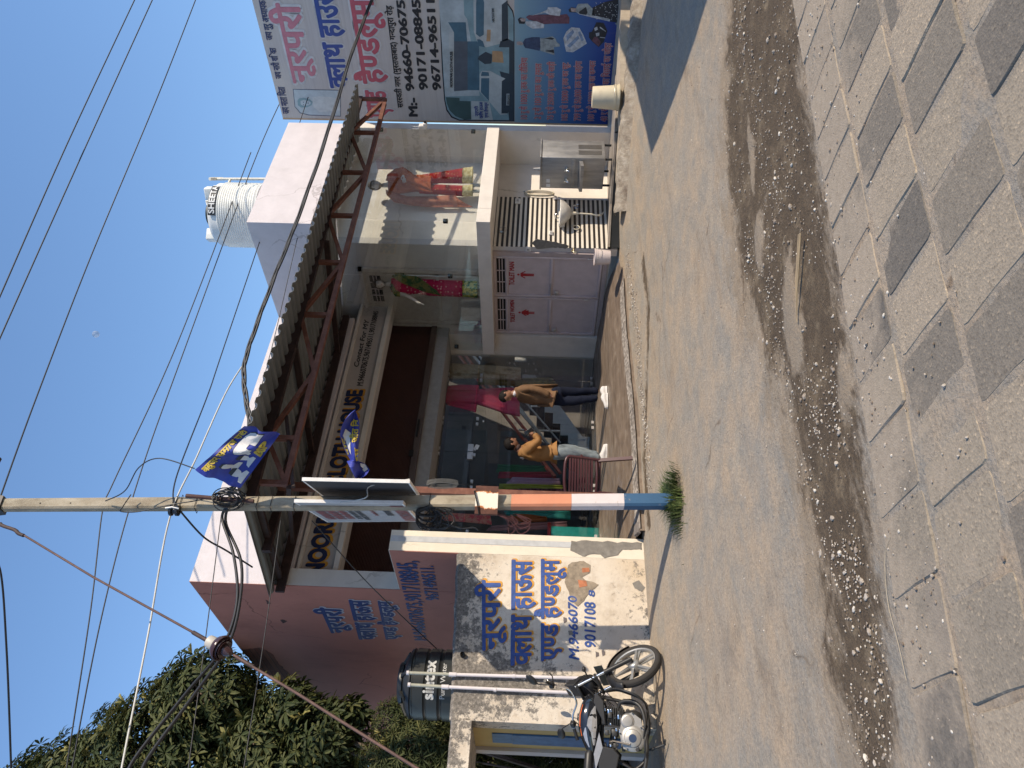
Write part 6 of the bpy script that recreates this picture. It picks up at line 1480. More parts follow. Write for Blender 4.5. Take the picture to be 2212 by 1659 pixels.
def cloth_mat(name, c1, c2=None, kind=None, sc=12):
    k = NM(name, .85, 0, .15); P = k.tc.outputs['Object']
    if kind == 'dots':
        v = k.n('ShaderNodeTexVoronoi'); v.inputs['Scale'].default_value = sc; v.inputs['Randomness'].default_value = .55; k.l(P, v.inputs['Vector']); k.color(k.ramp(v.outputs['Distance'], [(.2, c2), (.27, c1)]))
    elif kind == 'blotch': k.color(k.ramp(k.noise(sc, 5, .7), [(.46, c1), (.52, c2)]))
    elif kind == 'vein': k.color(k.ramp(k.noise(sc, 6, .7, stretch=(1, 1, .4)), [(.36, (.07, .04, .03)), (.43, c1), (.52, c2), (.60, c1)]))
    else: k.color(k.ramp(k.noise(6, 4), [(.3, tuple(x*.8 for x in c1)), (.7, c1)]))
    return k.m
def garments():
    Yg = YG+.12
    def g(name, label, rows, m, Y=Yg, f=zM, amp=.02, freq=14, seed=1, extra=()):
        V, Fc = sheet_rows(rows, f, Y, amp, freq, seed); o = V[0].copy(); c = sum(V, Vector())/len(V)
        t = thing(name, label, 'garment', c, group='clothes hung inside the shop window') if extra else None
        inv = -c
        if t is None:
            ob = mesh_obj(name, [v-c for v in V], Fc, m, None, True); ob.location = c; tag(ob, label, 'garment', 'clothes hung inside the shop window')
        else: ob = mesh_obj('body', [v-c for v in V], Fc, m, t, True)
        s = ob.modifiers.new('thick', 'SOLIDIFY'); s.thickness = .012
        for nm, rr, m2 in extra:
            V, Fc = sheet_rows(rr, f, Y-.03, amp*.6, 8, seed+3, 8); o2 = mesh_obj(nm, [v-c for v in V], Fc, m2, t, True); s = o2.modifiers.new('thick', 'SOLIDIFY'); s.thickness = .025
    pink = cloth_mat('pink_cotton', (.88, .11, .25))
    g('pink_kurta', 'bright pink long sleeved kurta hanging in the window behind the man in the blazer', [((140, 770), (150, 690)), ((180, 810), (185, 640)), ((260, 800), (260, 650)), ((400, 790), (420, 655)), ((500, 800), (520, 640)), ((650, 850), (650, 630)), ((800, 905), (800, 622)), ((960, 940), (950, 625))], pink, amp=.03, freq=18,
      extra=(('sleeve', [((170, 815), (180, 780)), ((300, 850), (290, 800)), ((480, 900), (495, 815))], pink), ('sleeve', [((165, 660), (180, 615)), ((300, 655), (330, 605)), ((510, 665), (515, 612))], pink)))
    g('printed_dupatta', 'cream and brown vein printed cloth hanging in the window right of the pink kurta', [((185, 520), (190, 358)), ((400, 520), (400, 370)), ((700, 525), (700, 385)), ((970, 530), (970, 410))], cloth_mat('vein_print', (.50, .34, .18), (.85, .74, .54), 'vein', 5), amp=.02, freq=20)
    g('floral_dress', 'black dress with scattered white flowers hanging behind the ledge end', [((520, 385), (560, 270)), ((700, 385), (700, 290)), ((820, 380), (810, 270)), ((830, 460), (830, 340)), ((1130, 480), (1130, 345)), ((1210, 450), (1180, 400))], cloth_mat('white_flowers', (.015, .015, .02), (.8, .8, .78), 'dots', 13), Y=YG+.5)
    g('lace_trousers', 'white lace edged trousers hanging by the jamb pillar', [((660, 270), (700, 120)), ((850, 265), (840, 120)), ((1080, 270), (1060, 125))], cloth_mat('off_white', (.8, .78, .72)), Y=YG+.4, freq=9)
    g('olive_shawl', 'dark olive checked shawl behind the man in the blazer', [((500, 590), (520, 500)), ((900, 600), (880, 520)), ((1365, 590), (1300, 510))], cloth_mat('olive_check', (.20, .17, .05), (.34, .28, .08), 'blotch', 9), Y=YG+.45)
    zq = zz(1700, 1700, 1.6933)
    Yb = YG+.25
    cc = [('pink_saree', 'pink block printed saree hanging left of the concrete pole', [((60, 590), (60, 540)), ((230, 600), (220, 550)), ((400, 615), (390, 555))], (.85, .16, .20), (.88, .40, .34), 'blotch', 10),
          ('teal_suit', 'teal green cloth with folds hanging left of the painted pole foot', [((500, 560), (480, 530)), ((700, 565), (700, 530)), ((925, 580), (925, 530))], (.06, .36, .34), None, None, 0),
          ('rust_scarf', 'rust brown scarf hanging beside the teal cloth', [((520, 590), (540, 545)), ((640, 600), (640, 550)), ((770, 590), (765, 572))], (.36, .12, .05), None, None, 0),
          ('mauve_dupatta', 'faded mauve dupatta hanging above the teal box', [((360, 660), (400, 630)), ((700, 650), (700, 610)), ((905, 640), (900, 600))], (.42, .22, .24), None, None, 0),
          ('lilac_dress', 'lilac dress hanging in the window above the maroon chair', [((480, 360), (540, 305)), ((640, 350), (640, 310)), ((860, 350), (850, 315))], (.5, .34, .5), None, None, 0),
          ('lime_saree', 'lime green saree hanging in the window right beside the pole', [((445, 390), (450, 350)), ((600, 380), (600, 350)), ((880, 390), (870, 360))], (.42, .48, .10), None, None, 0),
          ('green_dress', 'dark green dress in the window behind the mustard jacket man', [((430, 270), (440, 220)), ((600, 270), (590, 225)), ((760, 265), (750, 230))], (.03, .16, .08), None, None, 0),
          ('crimson_dress', 'dark crimson dress hanging beside the dark green one', [((440, 310), (450, 270)), ((620, 305), (610, 272)), ((800, 300), (790, 270))], (.38, .03, .06), None, None, 0),
          ('plum_saree', 'dark plum saree with pale flecks hanging nearest the pole', [((450, 412), (450, 388)), ((660, 412), (660, 380)), ((880, 405), (880, 385))], (.07, .02, .05), (.2, .12, .16), 'blotch', 25)]
    for nm, lab, rows, c1, c2, kd, sc in cc: g(nm, lab, rows, cloth_mat(nm+'_cloth', c1, c2, kd, sc), Y=Yb, f=zq, amp=.015, freq=11)
    # teal box and red ledge by the left wall
    a = PY(*zq(795, 718), YG+.15); b = PY(*zq(1118, 640), YG+.15)
    o = MB().rbox((a.x-.15, YG+.15, b.z), (b.x, YG+.6, a.z), .01).build('teal_box', plain('teal_laminate', (.03, .42, .38), .4, bump=0), loc=(a.x, YG+.3, b.z)); tag(o, 'plain teal box standing inside the glass beside the wall end', 'box')
    a = PY(*zq(770, 710), YG+.14); b = PY(*zq(786, 605), YG+.14); o = MB().rbox((a.x-.1, YG+.14, b.z-.02), (b.x, YG+.3, a.z), .005).build('red_shelf', plain('red_laminate', (.42, .03, .04), .4, bump=0), loc=(a.x, YG+.2, b.z)); tag(o, 'narrow red shelf edge above the teal box', 'shelf')
garments()
def stairs():
    Ys = 12.6; t = thing('inner_staircase', 'white sided staircase with dark treads and red and grey rails inside the shop', 'staircase', PY(*zM(1750, 1165), Ys)); o = t.location.copy()
    Q = lambda x, y, Y=Ys: PY(*zM(x, y), Y)-o
    up = [(1750, 1420), (1700, 1400), (1640, 1330), (1560, 1260), (1485, 1230), (1485, 1145), (1400, 1145), (1400, 1018), (1320, 1015), (1320, 900), (1232, 895), (1230, 780), (1150, 775), (1150, 655), (1070, 650), (1068, 530), (990, 525), (985, 410), (905, 405), (903, 290), (825, 285), (820, 170)]
    lo = [(960, 150), (1040, 350), (1240, 660), (1400, 830), (1640, 1160), (1755, 1165)]
    P = [Q(*p) for p in up] + [Q(*p) for p in lo]
    V = P + [p + Vector((0, .9, 0)) for p in P]; n = len(P)
    m = MB().add(V, [tuple(range(n))]); m.build('stringer', plain('white_stringer', (.52, .52, .52), .6), t, auto=False)
    d = MB(); k = len(up)
    for i in range(k-1): d.quad(P[i]+Vector((0, .003, 0)), P[i+1]+Vector((0, .003, 0)), P[i+1]+Vector((0, .9, 0)), P[i]+Vector((0, .9, 0)))
    d.build('tread', plain('dark_tread', (.03, .03, .032), .4), t)
    r1 = MB(); r1.bar(Q(1000, 1195), Q(230, 185), .05, .05).bar(Q(1050, 1125), Q(290, 180), .05, .05); r1.bar(Q(1340, 1600, 12.3), Q(1010, 1190), .06, .06).bar(Q(1400, 1560, 12.3), Q(1070, 1140), .05, .05)
    r1.build('red_rail', plain('red_rail_paint', (.50, .07, .03), .4, bump=0), t)
    r2 = MB(); r2.bar(Q(1270, 1250), Q(400, 215), .045, .045).bar(Q(1220, 1180), Q(480, 230), .035, .035).bar(Q(1400, 1225), Q(560, 250), .03, .03); r2.build('grey_rail', plain('grey_rail_paint', (.40, .40, .41), .35, .4), t)
    r3 = MB()
    for a, b in (((1075, 830), (1180, 832)), ((945, 1085), (1395, 1100)), ((820, 560), (990, 562))): r3.bar(Q(*a), Q(*b), .03, .03)
    r3.build('baluster', M_silver, t)
stairs()
# paper notes taped to the glass
def notes():
    for i, (x, y, w_, lab) in enumerate(((490, 1272, .10, 'white paper note taped aslant high on the glass door'), (562, 992, .04, 'tiny white sticker on the glass above the stairs'))):
        c = PY(*zM(x, y), YG-.004); o = MB().box((-w_/2, -.001, -w_*.35), (w_/2, .001, w_*.35), Matrix.Rotation(.35 if i == 0 else 0, 4, 'Y')).build('paper_note', plain('paper', (.8, .8, .78), .8, bump=0)); o.location = c; tag(o, lab, 'note')
notes()
# ================================================================ across the road (what the glass mirrors) and an added, unseen awning that throws shade
def across():
    t = thing('opposite_building', 'pale two storey row building across the road', 'building', (4, -13, 0))
    w_ = wall_paint('opposite_plaster', (.26, .225, .19), .3)
    MB().box((-16, 0, 0), (26, 6, 5.6)).build('wall', w_, t) if False else None
    m = MB(); m.box((-18, -6, 0), (30, 0, 9.5)); m.build('wall', w_, t)
    m = MB()
    for i in range(12):
        x = -16 + i*4; m.box((x, .0015, 0), (x+2.8, .03, 2.6))
    m.build('shutter', plain('opposite_shutter', (.10, .11, .13), .6), t)
    m = MB(); m.box((-18, .002, 2.9), (30, .8, 3.05)); m.box((-18, .002, 5.2), (30, .3, 5.45)); m.build('cornice', M_grey, t)
    m = MB()
    for i in range(11):
        x = -15.2 + i*4; m.box((x, .0015, 3.6), (x+1.3, .03, 4.7))
    m.build('window', plain('opposite_glass', (.03, .04, .05), .15, bump=0), t)
    A, B, C, D = (10.87, 2.2), (9.1, -1.4), (12.8, -1.6), (14.3, 2.62); h = 3.12  # corners of the added awning, set so its shadow falls before the billboard
    t = thing('added_shade_awning', 'added flat awning on four posts out of view, shaped to shade the roadside', 'awning', (11.5, .5, 0)); o = Vector((11.5, .5, 0))
    P = [Vector((a, b, h))-o for a, b in (A, B, C, D)]; MB().add(P + [p+Vector((0, 0, .04)) for p in P], [(0, 1, 2, 3), (7, 6, 5, 4)] + [(i, (i+1) % 4, 4+(i+1) % 4, 4+i) for i in range(4)]).build('roof_sheet', plain('awning_sheet', (.3, .32, .33), .5, .3), t)
    cx = sum(P, Vector())/4
    for p in P: q = p.lerp(cx, .06); MB().tube([(q.x, q.y, -.02), (q.x, q.y, q.z)], .03, 8).build('post', M_brown, t)
across()
# ================================================================ people and mannequins
def skin_mesh(joints, edges, sub=2, root=0, wr=0, wf=9):
    """continuous surface grown round a skeleton of (point, radius) joints"""
    me = bpy.data.meshes.new('s'); me.from_pydata([tuple(j[0]) for j in joints], edges, []); o = bpy.data.objects.new('s', me); col.objects.link(o)
    m = o.modifiers.new('skin', 'SKIN'); m.use_smooth_shade = True
    for i, j in enumerate(joints):
        r_ = j[1]; sv = me.skin_vertices[0].data[i]; sv.radius = (r_ if isinstance(r_, tuple) else (r_, r_)); sv.use_root = (i == root)
    s = o.modifiers.new('sub', 'SUBSURF'); s.levels = sub; s.render_levels = sub
    dg = bpy.context.evaluated_depsgraph_get(); dg.update(); e = o.evaluated_get(dg); r = bpy.data.meshes.new_from_object(e)
    V = [v.co.copy() for v in r.vertices]; Fc = [list(p.vertices) for p in r.polygons]; N = [v.normal.copy() for v in r.vertices]
    if wr: V = [v + n*(wr*(noise.noise(v*wf) + .6*noise.noise(Vector((v.x*wf*.8, v.y*wf*.8, v.z*wf*2.6))))) for v, n in zip(V, N)]
    bpy.data.objects.remove(o); bpy.data.meshes.remove(me); bpy.data.meshes.remove(r); return V, Fc
def skin_obj(name, joints, edges, m, parent, o, sub=2, wr=0, wf=9, root=0):
    V, Fc = skin_mesh(joints, edges, sub, root, wr, wf); return mesh_obj(name, [v-o for v in V], Fc, m, parent, True)
def chain(pts, start=0): return [(start+i, start+i+1) for i in range(len(pts)-1)]
def frame(fwd, up=Vector((0, 0, 1))):
    f = fwd.normalized(); l = up.cross(f).normalized(); u = f.cross(l); return f, l, u
def head(parent, o, c, fwd, up, s, skinm, hairm, hair='short', lips=None, neckp=None):
    """head about s tall centred at c; a shaped sphere with brow, nose, lips, chin and ears, and a cap of hair"""
    f, l, u = frame(fwd, up); V = []; nu, nv = 32, 24
    def P(a, b):
        # a round the head from the face, b from the crown down
        x = math.cos(a)*math.sin(b); y = math.sin(a)*math.sin(b); z = math.cos(b)
        X = x*.43; Y = y*.335; Z = z*.5
        if z < 0:                                     # jaw and nape
            k = -z; Y *= 1-.34*k*k; X = X*(1-.18*k) if x > 0 else X*(1-.42*k)
            if x > 0: X += .04*k
        # nose, brows, eye hollows, lips, chin
        g = lambda y0, z0, sy, sz: math.exp(-((Y-y0)/sy)**2-((Z-z0)/sz)**2)
        if x > 0:
            X += .10*g(0, -.10, .045, .045) + .055*g(0, -.03, .03, .07) + .02*g(0, .10, .16, .03)
            X -= .045*g(.12, .015, .06, .04) + .045*g(-.12, .015, .06, .04)
            X += .03*g(0, -.215, .07, .02) + .028*g(0, -.255, .06, .018) - .015*g(0, -.235, .08, .008) + .03*g(0, -.36, .07, .05)
        return f*(X*s) + l*(Y*s) + u*(Z*s)
    for j in range(nv+1):
        for i in range(nu): V.append(c - o + P(2*math.pi*i/nu, max(.001, math.pi*j/nv)))
    Fc = [(j*nu+i, j*nu+(i+1) % nu, (j+1)*nu+(i+1) % nu, (j+1)*nu+i) for j in range(nv) for i in range(nu)]
    hd = MB().add(V, Fc, True)
    for sg in (-1, 1): hd.ell(c-o + l*(sg*.345*s) - f*.03*s - u*.02*s, 1, 10, (Matrix((f, l, u)).transposed().to_4x4() @ Matrix.Diagonal((.06*s, .025*s, .10*s, 1))))
    ob = hd.build('head', skinm, parent)
    e = MB()
    for sg in (-1, 1):
        e.ell(c-o + l*(sg*.12*s) + f*.375*s + u*.015*s, 1, 8, (Matrix((f, l, u)).transposed().to_4x4() @ Matrix.Diagonal((.02*s, .045*s, .018*s, 1))))
        e.ell(c-o + l*(sg*.12*s) + f*.415*s + u*.075*s, 1, 8, (Matrix((f, l, u)).transposed().to_4x4() @ Matrix.Diagonal((.015*s, .065*s, .012*s, 1))))
    e.build('eyes', plain('eye_dark', (.02, .015, .012), .3, bump=0), ob)
    if lips is not None: MB().ell(c-o + f*.44*s - u*.235*s, 1, 8, (Matrix((f, l, u)).transposed().to_4x4() @ Matrix.Diagonal((.02*s, .065*s, .022*s, 1)))).build('lips', lips, ob)
    # hair: shell over crown, sides and nape
    H = []; idx = {}; Fh = []
    def inside(a, b):
        z = math.cos(b); x = math.cos(a)
        if hair == 'short': return z > (.42 if x > .55 else (-.05 if x > -.1 else -.55))
        return z > (.50 if x > .6 else (-.1 if x > .2 else -.8))
    th = {'short': .045, 'bob': .06}[hair]; hb = MB()
    g = {}
    for j in range(nv+1):
        for i in range(nu):
            a = 2*math.pi*i/nu; b = max(.001, math.pi*j/nv)
            q = P(a, b); k = (1 + th*2.2*(1+.25*noise.noise(q*60/ s*.2))) if inside(a, b) else .97
            if hair == 'short' and math.cos(b) < .1: k = 1+(k-1)*.45
            H.append(c - o + q*k)
    Fh = [(j*nu+i, j*nu+(i+1) % nu, (j+1)*nu+(i+1) % nu, (j+1)*nu+i) for j in range(nv) for i in range(nu) if inside(2*math.pi*(i+.5)/nu, math.pi*(j+.5)/nv) or inside(2*math.pi*i/nu, math.pi*j/nv)]
    mesh_obj('hair', H, Fh, hairm, parent, True)
    return ob
def hand_chain(wrist, tip, side, curl=.5, s=1.0):
    """joints and edges of a palm with four bent fingers and a thumb"""
    d = (tip-wrist).normalized(); L = (tip-wrist).length; sd = side.normalized(); n = d.cross(sd).normalized()
    J = [(wrist, .024*s), (wrist + d*L*.28, (.036*s, .02*s)), (wrist + d*L*.5, (.038*s, .017*s))]; E = [(0, 1), (1, 2)]
    for k, (off, fl) in enumerate(((-.030, .80), (-.011, 1), (.009, .95), (.028, .74))):
        b = len(J); p = wrist + d*L*.56 + sd*off*s; l1 = L*.5*fl
        for q, (t, cu) in enumerate(((0, 0), (.4, .12), (.75, .45), (1, .9))): J.append((p + d*l1*t*(1-.35*curl*t) + n*(cu*curl*l1*.8), .0095*s - .0008*q))
        E += [(2, b)] + [(b+q, b+q+1) for q in range(3)]
    b = len(J); p = wrist + d*L*.22 - sd*.034*s
    for t in (0, .5, 1): J.append((p + d*L*.42*t - sd*.022*s*math.sin(t*2.4) + n*curl*.02*t, .011*s-.001*t))
    E += [(1, b), (b, b+1), (b+1, b+2)]
    return J, E
def shoe(parent, o, heel, toe, m, m2, s=1.0):
    f = (toe-heel); L = f.length; f = f.normalized(); f.z = 0; f.normalize(); l = Vector((-f.y, f.x, 0)); V = []; n = 14
    st = [(0, .030, .085), (.08, .040, .10), (.25, .042, .115), (.42, .043, .10), (.6, .048, .07), (.8, .047, .052), (.93, .035, .042), (1, .012, .03)]
    for t, w_, h in st:
        for k in range(n):
            a = 2*math.pi*k/n; V.append(heel - o + f*(L*t) + l*(w_*s*math.cos(a)) + Vector((0, 0, .012 + h*s*.5*(1+math.sin(a)))))
    m_ = len(st); ob = mesh_obj('shoe', V, [(i*n+k, i*n+(k+1) % n, (i+1)*n+(k+1) % n, (i+1)*n+k) for i in range(m_-1) for k in range(n)] + [tuple(range(n))[::-1], tuple(range((m_-1)*n, m_*n))], m, parent, True)
    V = []
    for t, w_, h in st:
        for sg in (-1, 1):
            for z in (0, .028): V.append(heel - o + f*(L*(t*1.02-.01)) + l*(w_*s*1.08*sg) + Vector((0, 0, z*s)))
    mesh_obj('sole', V, [(4*i+a, 4*i+b, 4*i+4+b, 4*i+4+a) for i in range(m_-1) for a, b in ((0, 1), (1, 3), (3, 2), (2, 0))] + [(0, 2, 3, 1), (4*m_-4, 4*m_-3, 4*m_-1, 4*m_-2)], m2, ob)
M_skin = plain('brown_skin', (.24, .115, .07), .55, scale=20, var=.08, bump=0); M_hair = plain('black_hair', (.010, .008, .008), .7, scale=60, var=.4, bump=.4, spec=.15)
M_shoe = plain('white_trainer', (.62, .60, .59), .6, bump=0, spec=.2); M_sole = plain('pale_sole', (.70, .68, .66), .6, bump=0)
def man_blazer():
    D = 12.35; J = lambda x, y, d=0: PD(*zM(x, y), D+d)
    feet = PZ(*zM(1915, 720), .43); D = (feet-CP).dot(fw)
    t = thing('person', 'man in a brown blazer and navy trousers looking down outside the shop glass', 'person', feet); o = feet
    gz = .43
    # body under the clothes: neck, chest, legs (one continuous surface)
    body = [(J(1330, 715), .085), (J(1180, 705), .095), (J(1020, 690), .11), (J(940, 682), .075), (J(880, 695, -.01), .055), (J(840, 705, -.01), .05),
            (J(1400, 765, .02), .075), (J(1600, 765, -.03), .045), (J(1812, 745, -.04), .038), (J(1400, 675, 0), .075), (J(1600, 672, .08), .045), (J(1822, 660, .12), .038)]
    skin_obj('body', body, [(0, 1), (1, 2), (2, 3), (3, 4), (4, 5), (0, 6), (6, 7), (7, 8), (0, 9), (9, 10), (10, 11)], M_skin, t, o)
    nav = plain('navy_trousers', (.012, .015, .028), .9, scale=12, spec=.1)
    tr = [(J(1320, 718), .135), (J(1400, 765, .02), .112), (J(1500, 772, -.02), .092), (J(1600, 765, -.03), .078), (J(1720, 745, -.04), .062), (J(1812, 745, -.04), .060),
          (J(1400, 675, .0), .108), (J(1500, 675, .05), .088), (J(1600, 672, .08), .075), (J(1720, 662, .11), .062), (J(1822, 660, .12), .060), (J(1270, 715), .135)]
    skin_obj('trousers', tr, [(0, 1), (1, 2), (2, 3), (3, 4), (4, 5), (0, 6), (6, 7), (7, 8), (8, 9), (9, 10), (0, 11)], nav, t, o, wr=.010, wf=11)
    bz = NM('brown_blazer', .85); bz.color(bz.ramp(bz.noise(10, 5), [(.3, (.115, .060, .028)), (.7, (.175, .095, .045))])); bz.bump(bz.noise(25, 5, .7), .4, .01); bz = bz.m
    ja = [(J(1240, 712), (.165, .14)), (J(1120, 705), (.160, .145)), (J(1010, 690), (.150, .14)), (J(935, 672), (.10, .09)), (J(900, 685), (.062, .06)),
          (J(1330, 735), (.17, .145)),
          (J(965, 640, -.12), .080), (J(1060, 625, -.16), .068), (J(1160, 650, -.17), .062), (J(1240, 690, -.16), .058), (J(1290, 715, -.14), .050),
          (J(975, 735, .13), .078), (J(1090, 765, .15), .066), (J(1190, 780, .12), .060), (J(1290, 780, .06), .05)]
    skin_obj('blazer', ja, [(0, 1), (1, 2), (2, 3), (3, 4), (0, 5), (2, 6), (6, 7), (7, 8), (8, 9), (9, 10), (2, 11), (11, 12), (12, 13), (13, 14)], bz, t, o, wr=.012, wf=10)
    # open skirts of the blazer, front and back
    for nm, rows, dd_ in (('blazer_front', [((1150, 830), (1150, 740)), ((1250, 838), (1250, 760)), ((1320, 830), (1330, 770)), ((1352, 800), (1345, 775))], -.05), ('blazer_back', [((1100, 640), (1100, 588)), ((1240, 660), (1240, 590)), ((1340, 650), (1375, 585))], .02)):
        V = []; n = 6
        for a, b in rows:
            for q in range(n+1): s_ = q/n; V.append(J(a[0]+(b[0]-a[0])*s_, a[1]+(b[1]-a[1])*s_, dd_+.05*math.sin(s_*3)) - o)
        ob = mesh_obj(nm, V, [(j*(n+1)+i, j*(n+1)+i+1, (j+1)*(n+1)+i+1, (j+1)*(n+1)+i) for j in range(len(rows)-1) for i in range(n)], bz, t, True); s = ob.modifiers.new('thick', 'SOLIDIFY'); s.thickness = .02
    wh = plain('shirt_check', (.62, .62, .66), .8, bump=0)
    skin_obj('collar', [(J(930, 705, -.03), .045), (J(900, 690, -.02), .058), (J(882, 684, -.02), .056)], [(0, 1), (1, 2)], wh, t, o, sub=1)
    f = (-R1*.72 - fw*.55 - Vector((0, 0, .55))).normalized(); up = (Vector((0, 0, 1)) - R1*.45).normalized()
    head(t, o, J(808, 712, -.02), f, up, .235, M_skin, M_hair)
    # hands: wrists showing at the trouser pockets
    Jh, Eh = hand_chain(J(1285, 712, -.15), J(1350, 735, -.13), -R1, .6); V, Fc = skin_mesh(Jh, Eh, 1); mesh_obj('hand', [v-o for v in V], Fc, M_skin, t, True)
    Jh, Eh = hand_chain(J(1270, 785, .05), J(1330, 790, .06), R1, .6); V, Fc = skin_mesh(Jh, Eh, 1); mesh_obj('hand', [v-o for v in V], Fc, M_skin, t, True)
    for (y0, y1, d) in ((725, 800, -.05), (650, 705, .13)):
        h = J(1905, y0, d); h.z = gz+.004; e = (-R1*.86 - fw*.5).normalized(); shoe(t, o, h + R1*.05, h + e*.22, M_shoe, M_sole, .9)
man_blazer()
def man_mustard():
    feet = PZ(*zM(1905, 1380), .44); D = (feet-CP).dot(fw); J = lambda x, y, d=0: PD(*zM(x, y), D+d)
    t = thing('person', 'man in a mustard jacket and light jeans looking at a phone beside the maroon chair', 'person', feet); o = feet; gz = .44
    body = [(J(1320, 1335), .085), (J(1190, 1345), .095), (J(1040, 1335), .11), (J(965, 1310), .07), (J(925, 1285), .052), (J(890, 1265), .05),
            (J(1410, 1340, -.07), .075), (J(1600, 1345, -.09), .045), (J(1810, 1386, -.08), .038), (J(1410, 1315, .07), .075), (J(1600, 1310, .10), .045), (J(1810, 1368, .1), .038)]
    skin_obj('body', body, [(0, 1), (1, 2), (2, 3), (3, 4), (4, 5), (0, 6), (6, 7), (7, 8), (0, 9), (9, 10), (10, 11)], M_skin, t, o)
    k = NM('light_denim', .85); k.color(k.ramp(k.noise(5, 6, .7, stretch=(1, 1, .4)), [(.35, (.09, .115, .14)), (.55, (.20, .235, .255)), (.7, (.36, .39, .40))])); jn = k.m
    tr = [(J(1320, 1330), .125), (J(1410, 1340, -.07), .115), (J(1510, 1335, -.09), .095), (J(1600, 1345, -.09), .080), (J(1720, 1365, -.08), .062), (J(1800, 1385, -.08), .064), (J(1835, 1388, -.08), .056),
          (J(1410, 1315, .07), .110), (J(1510, 1300, .09), .092), (J(1600, 1310, .10), .076), (J(1720, 1340, .1), .060), (J(1815, 1368, .1), .060), (J(1270, 1335), .12)]
    skin_obj('jeans', tr, [(0, 1), (1, 2), (2, 3), (3, 4), (4, 5), (5, 6), (0, 7), (7, 8), (8, 9), (9, 10), (10, 11), (0, 12)], jn, t, o, wr=.012, wf=12)
    k = NM('mustard_jacket', .8); k.color(k.ramp(k.noise(8, 5), [(.3, (.20, .095, .028)), (.7, (.32, .16, .05))])); k.bump(k.noise(18, 5, .7), .5, .015); mj = k.m
    ja = [(J(1265, 1335), (.150, .135)), (J(1160, 1350), (.158, .145)), (J(1060, 1350), (.155, .145)), (J(985, 1325), (.12, .11)), (J(945, 1295), (.075, .07)), (J(1300, 1335), (.135, .125)),
          (J(1010, 1320, -.15), .080), (J(1100, 1260, -.20), .070), (J(1175, 1215, -.20), .064), (J(1150, 1160, -.16), .056), (J(1110, 1135, -.12), .048),
          (J(1010, 1290, .15), .078), (J(1110, 1230, .18), .066), (J(1180, 1190, .16), .06), (J(1130, 1150, .08), .05), (J(1100, 1140, .04), .044)]
    skin_obj('jacket', ja, [(0, 1), (1, 2), (2, 3), (3, 4), (0, 5), (2, 6), (6, 7), (7, 8), (8, 9), (9, 10), (2, 11), (11, 12), (12, 13), (13, 14), (14, 15)], mj, t, o, wr=.014, wf=10)
    skin_obj('collar', [(J(960, 1300), .075), (J(930, 1275), .072), (J(912, 1265), .066)], [(0, 1), (1, 2)], plain('dark_collar', (.05, .028, .025), .8), t, o, sub=1)
    skin_obj('waist_rib', [(J(1300, 1335), .132), (J(1322, 1335), .13)], [(0, 1)], plain('white_tee_hem', (.6, .6, .58), .8), t, o, sub=1)
    f = (R1*.85 + fw*.25 - Vector((0, 0, .42))).normalized(); up = (Vector((0, 0, 1)) + R1*.42).normalized()
    head(t, o, J(868, 1243, -.01), f, up, .235, M_skin, M_hair)
    Jh, Eh = hand_chain(J(1108, 1135, -.11), J(1065, 1112, -.05), fw, .8); V, Fc = skin_mesh(Jh, Eh, 1); mesh_obj('hand', [v-o for v in V], Fc, M_skin, t, True)
    Jh, Eh = hand_chain(J(1100, 1140, .04), J(1062, 1116, .0), -fw, .8); V, Fc = skin_mesh(Jh, Eh, 1); mesh_obj('hand', [v-o for v in V], Fc, M_skin, t, True)
    for (d,) in ((-.09,), (.1,)):
        h = J(1900, 1425, d); h.z = gz+.004; e = (R1*.97 + fw*.1).normalized(); shoe(t, o, h, h + e*.27, M_shoe, M_sole, .9)
    c = J(1058, 1105, -.03); p = MB().rbox((-.037, -.005, -.075), (.037, .005, .075), .004, Matrix.Rotation(-.6, 4, fw) @ Matrix.Rotation(math.atan2(R1.y, R1.x), 4, 'Z')).build('mobile_phone', plain('phone_black', (.012, .012, .014), .2, bump=0)); p.location = c; tag(p, 'black mobile phone held up by the man in the mustard jacket', 'phone')
man_mustard()
# ---- mannequins on the ledge behind the display glass
def loft(rings, n=36, folds=0, fr=9, seed=0, phase=0):
    """rings (point, half width, half depth) -> closed skirt-like surface, folds deepen downwards"""
    V = []; m_ = len(rings)
    for j, (c, a, b) in enumerate(rings):
        for k in range(n):
            th = 2*math.pi*k/n; w_ = 1 + folds*(j/(m_-1))*(math.sin(th*fr+seed) + .5*math.sin(th*fr*1.7+seed*3))
            V.append(c + R0v*(a*w_*math.cos(th)) + F0v*(b*w_*math.sin(th)))
    return V, [(j*n+k, j*n+(k+1) % n, (j+1)*n+(k+1) % n, (j+1)*n+k) for j in range(m_-1) for k in range(n)] + [tuple(range(n)), tuple(range((m_-1)*n, m_*n))[::-1]]
R0v = Vector((r0.x, r0.y, 0)); F0v = Vector((fh.x, fh.y, 0))
def densify(rings, k=4):
    out = []
    for i in range(len(rings)-1):
        for q in range(k):
            t = q/k; out.append((rings[i][0].lerp(rings[i+1][0], t), rings[i][1]*(1-t)+rings[i+1][1]*t, rings[i][2]*(1-t)+rings[i+1][2]*t))
    out.append(rings[-1]); return out
M_manq = plain('mannequin_white', (.60, .56, .54), .35, bump=0); M_wig = plain('brown_wig', (.06, .04, .03), .5, scale=50, bump=.3); M_lip = plain('mannequin_lip', (.4, .12, .12), .4, bump=0)
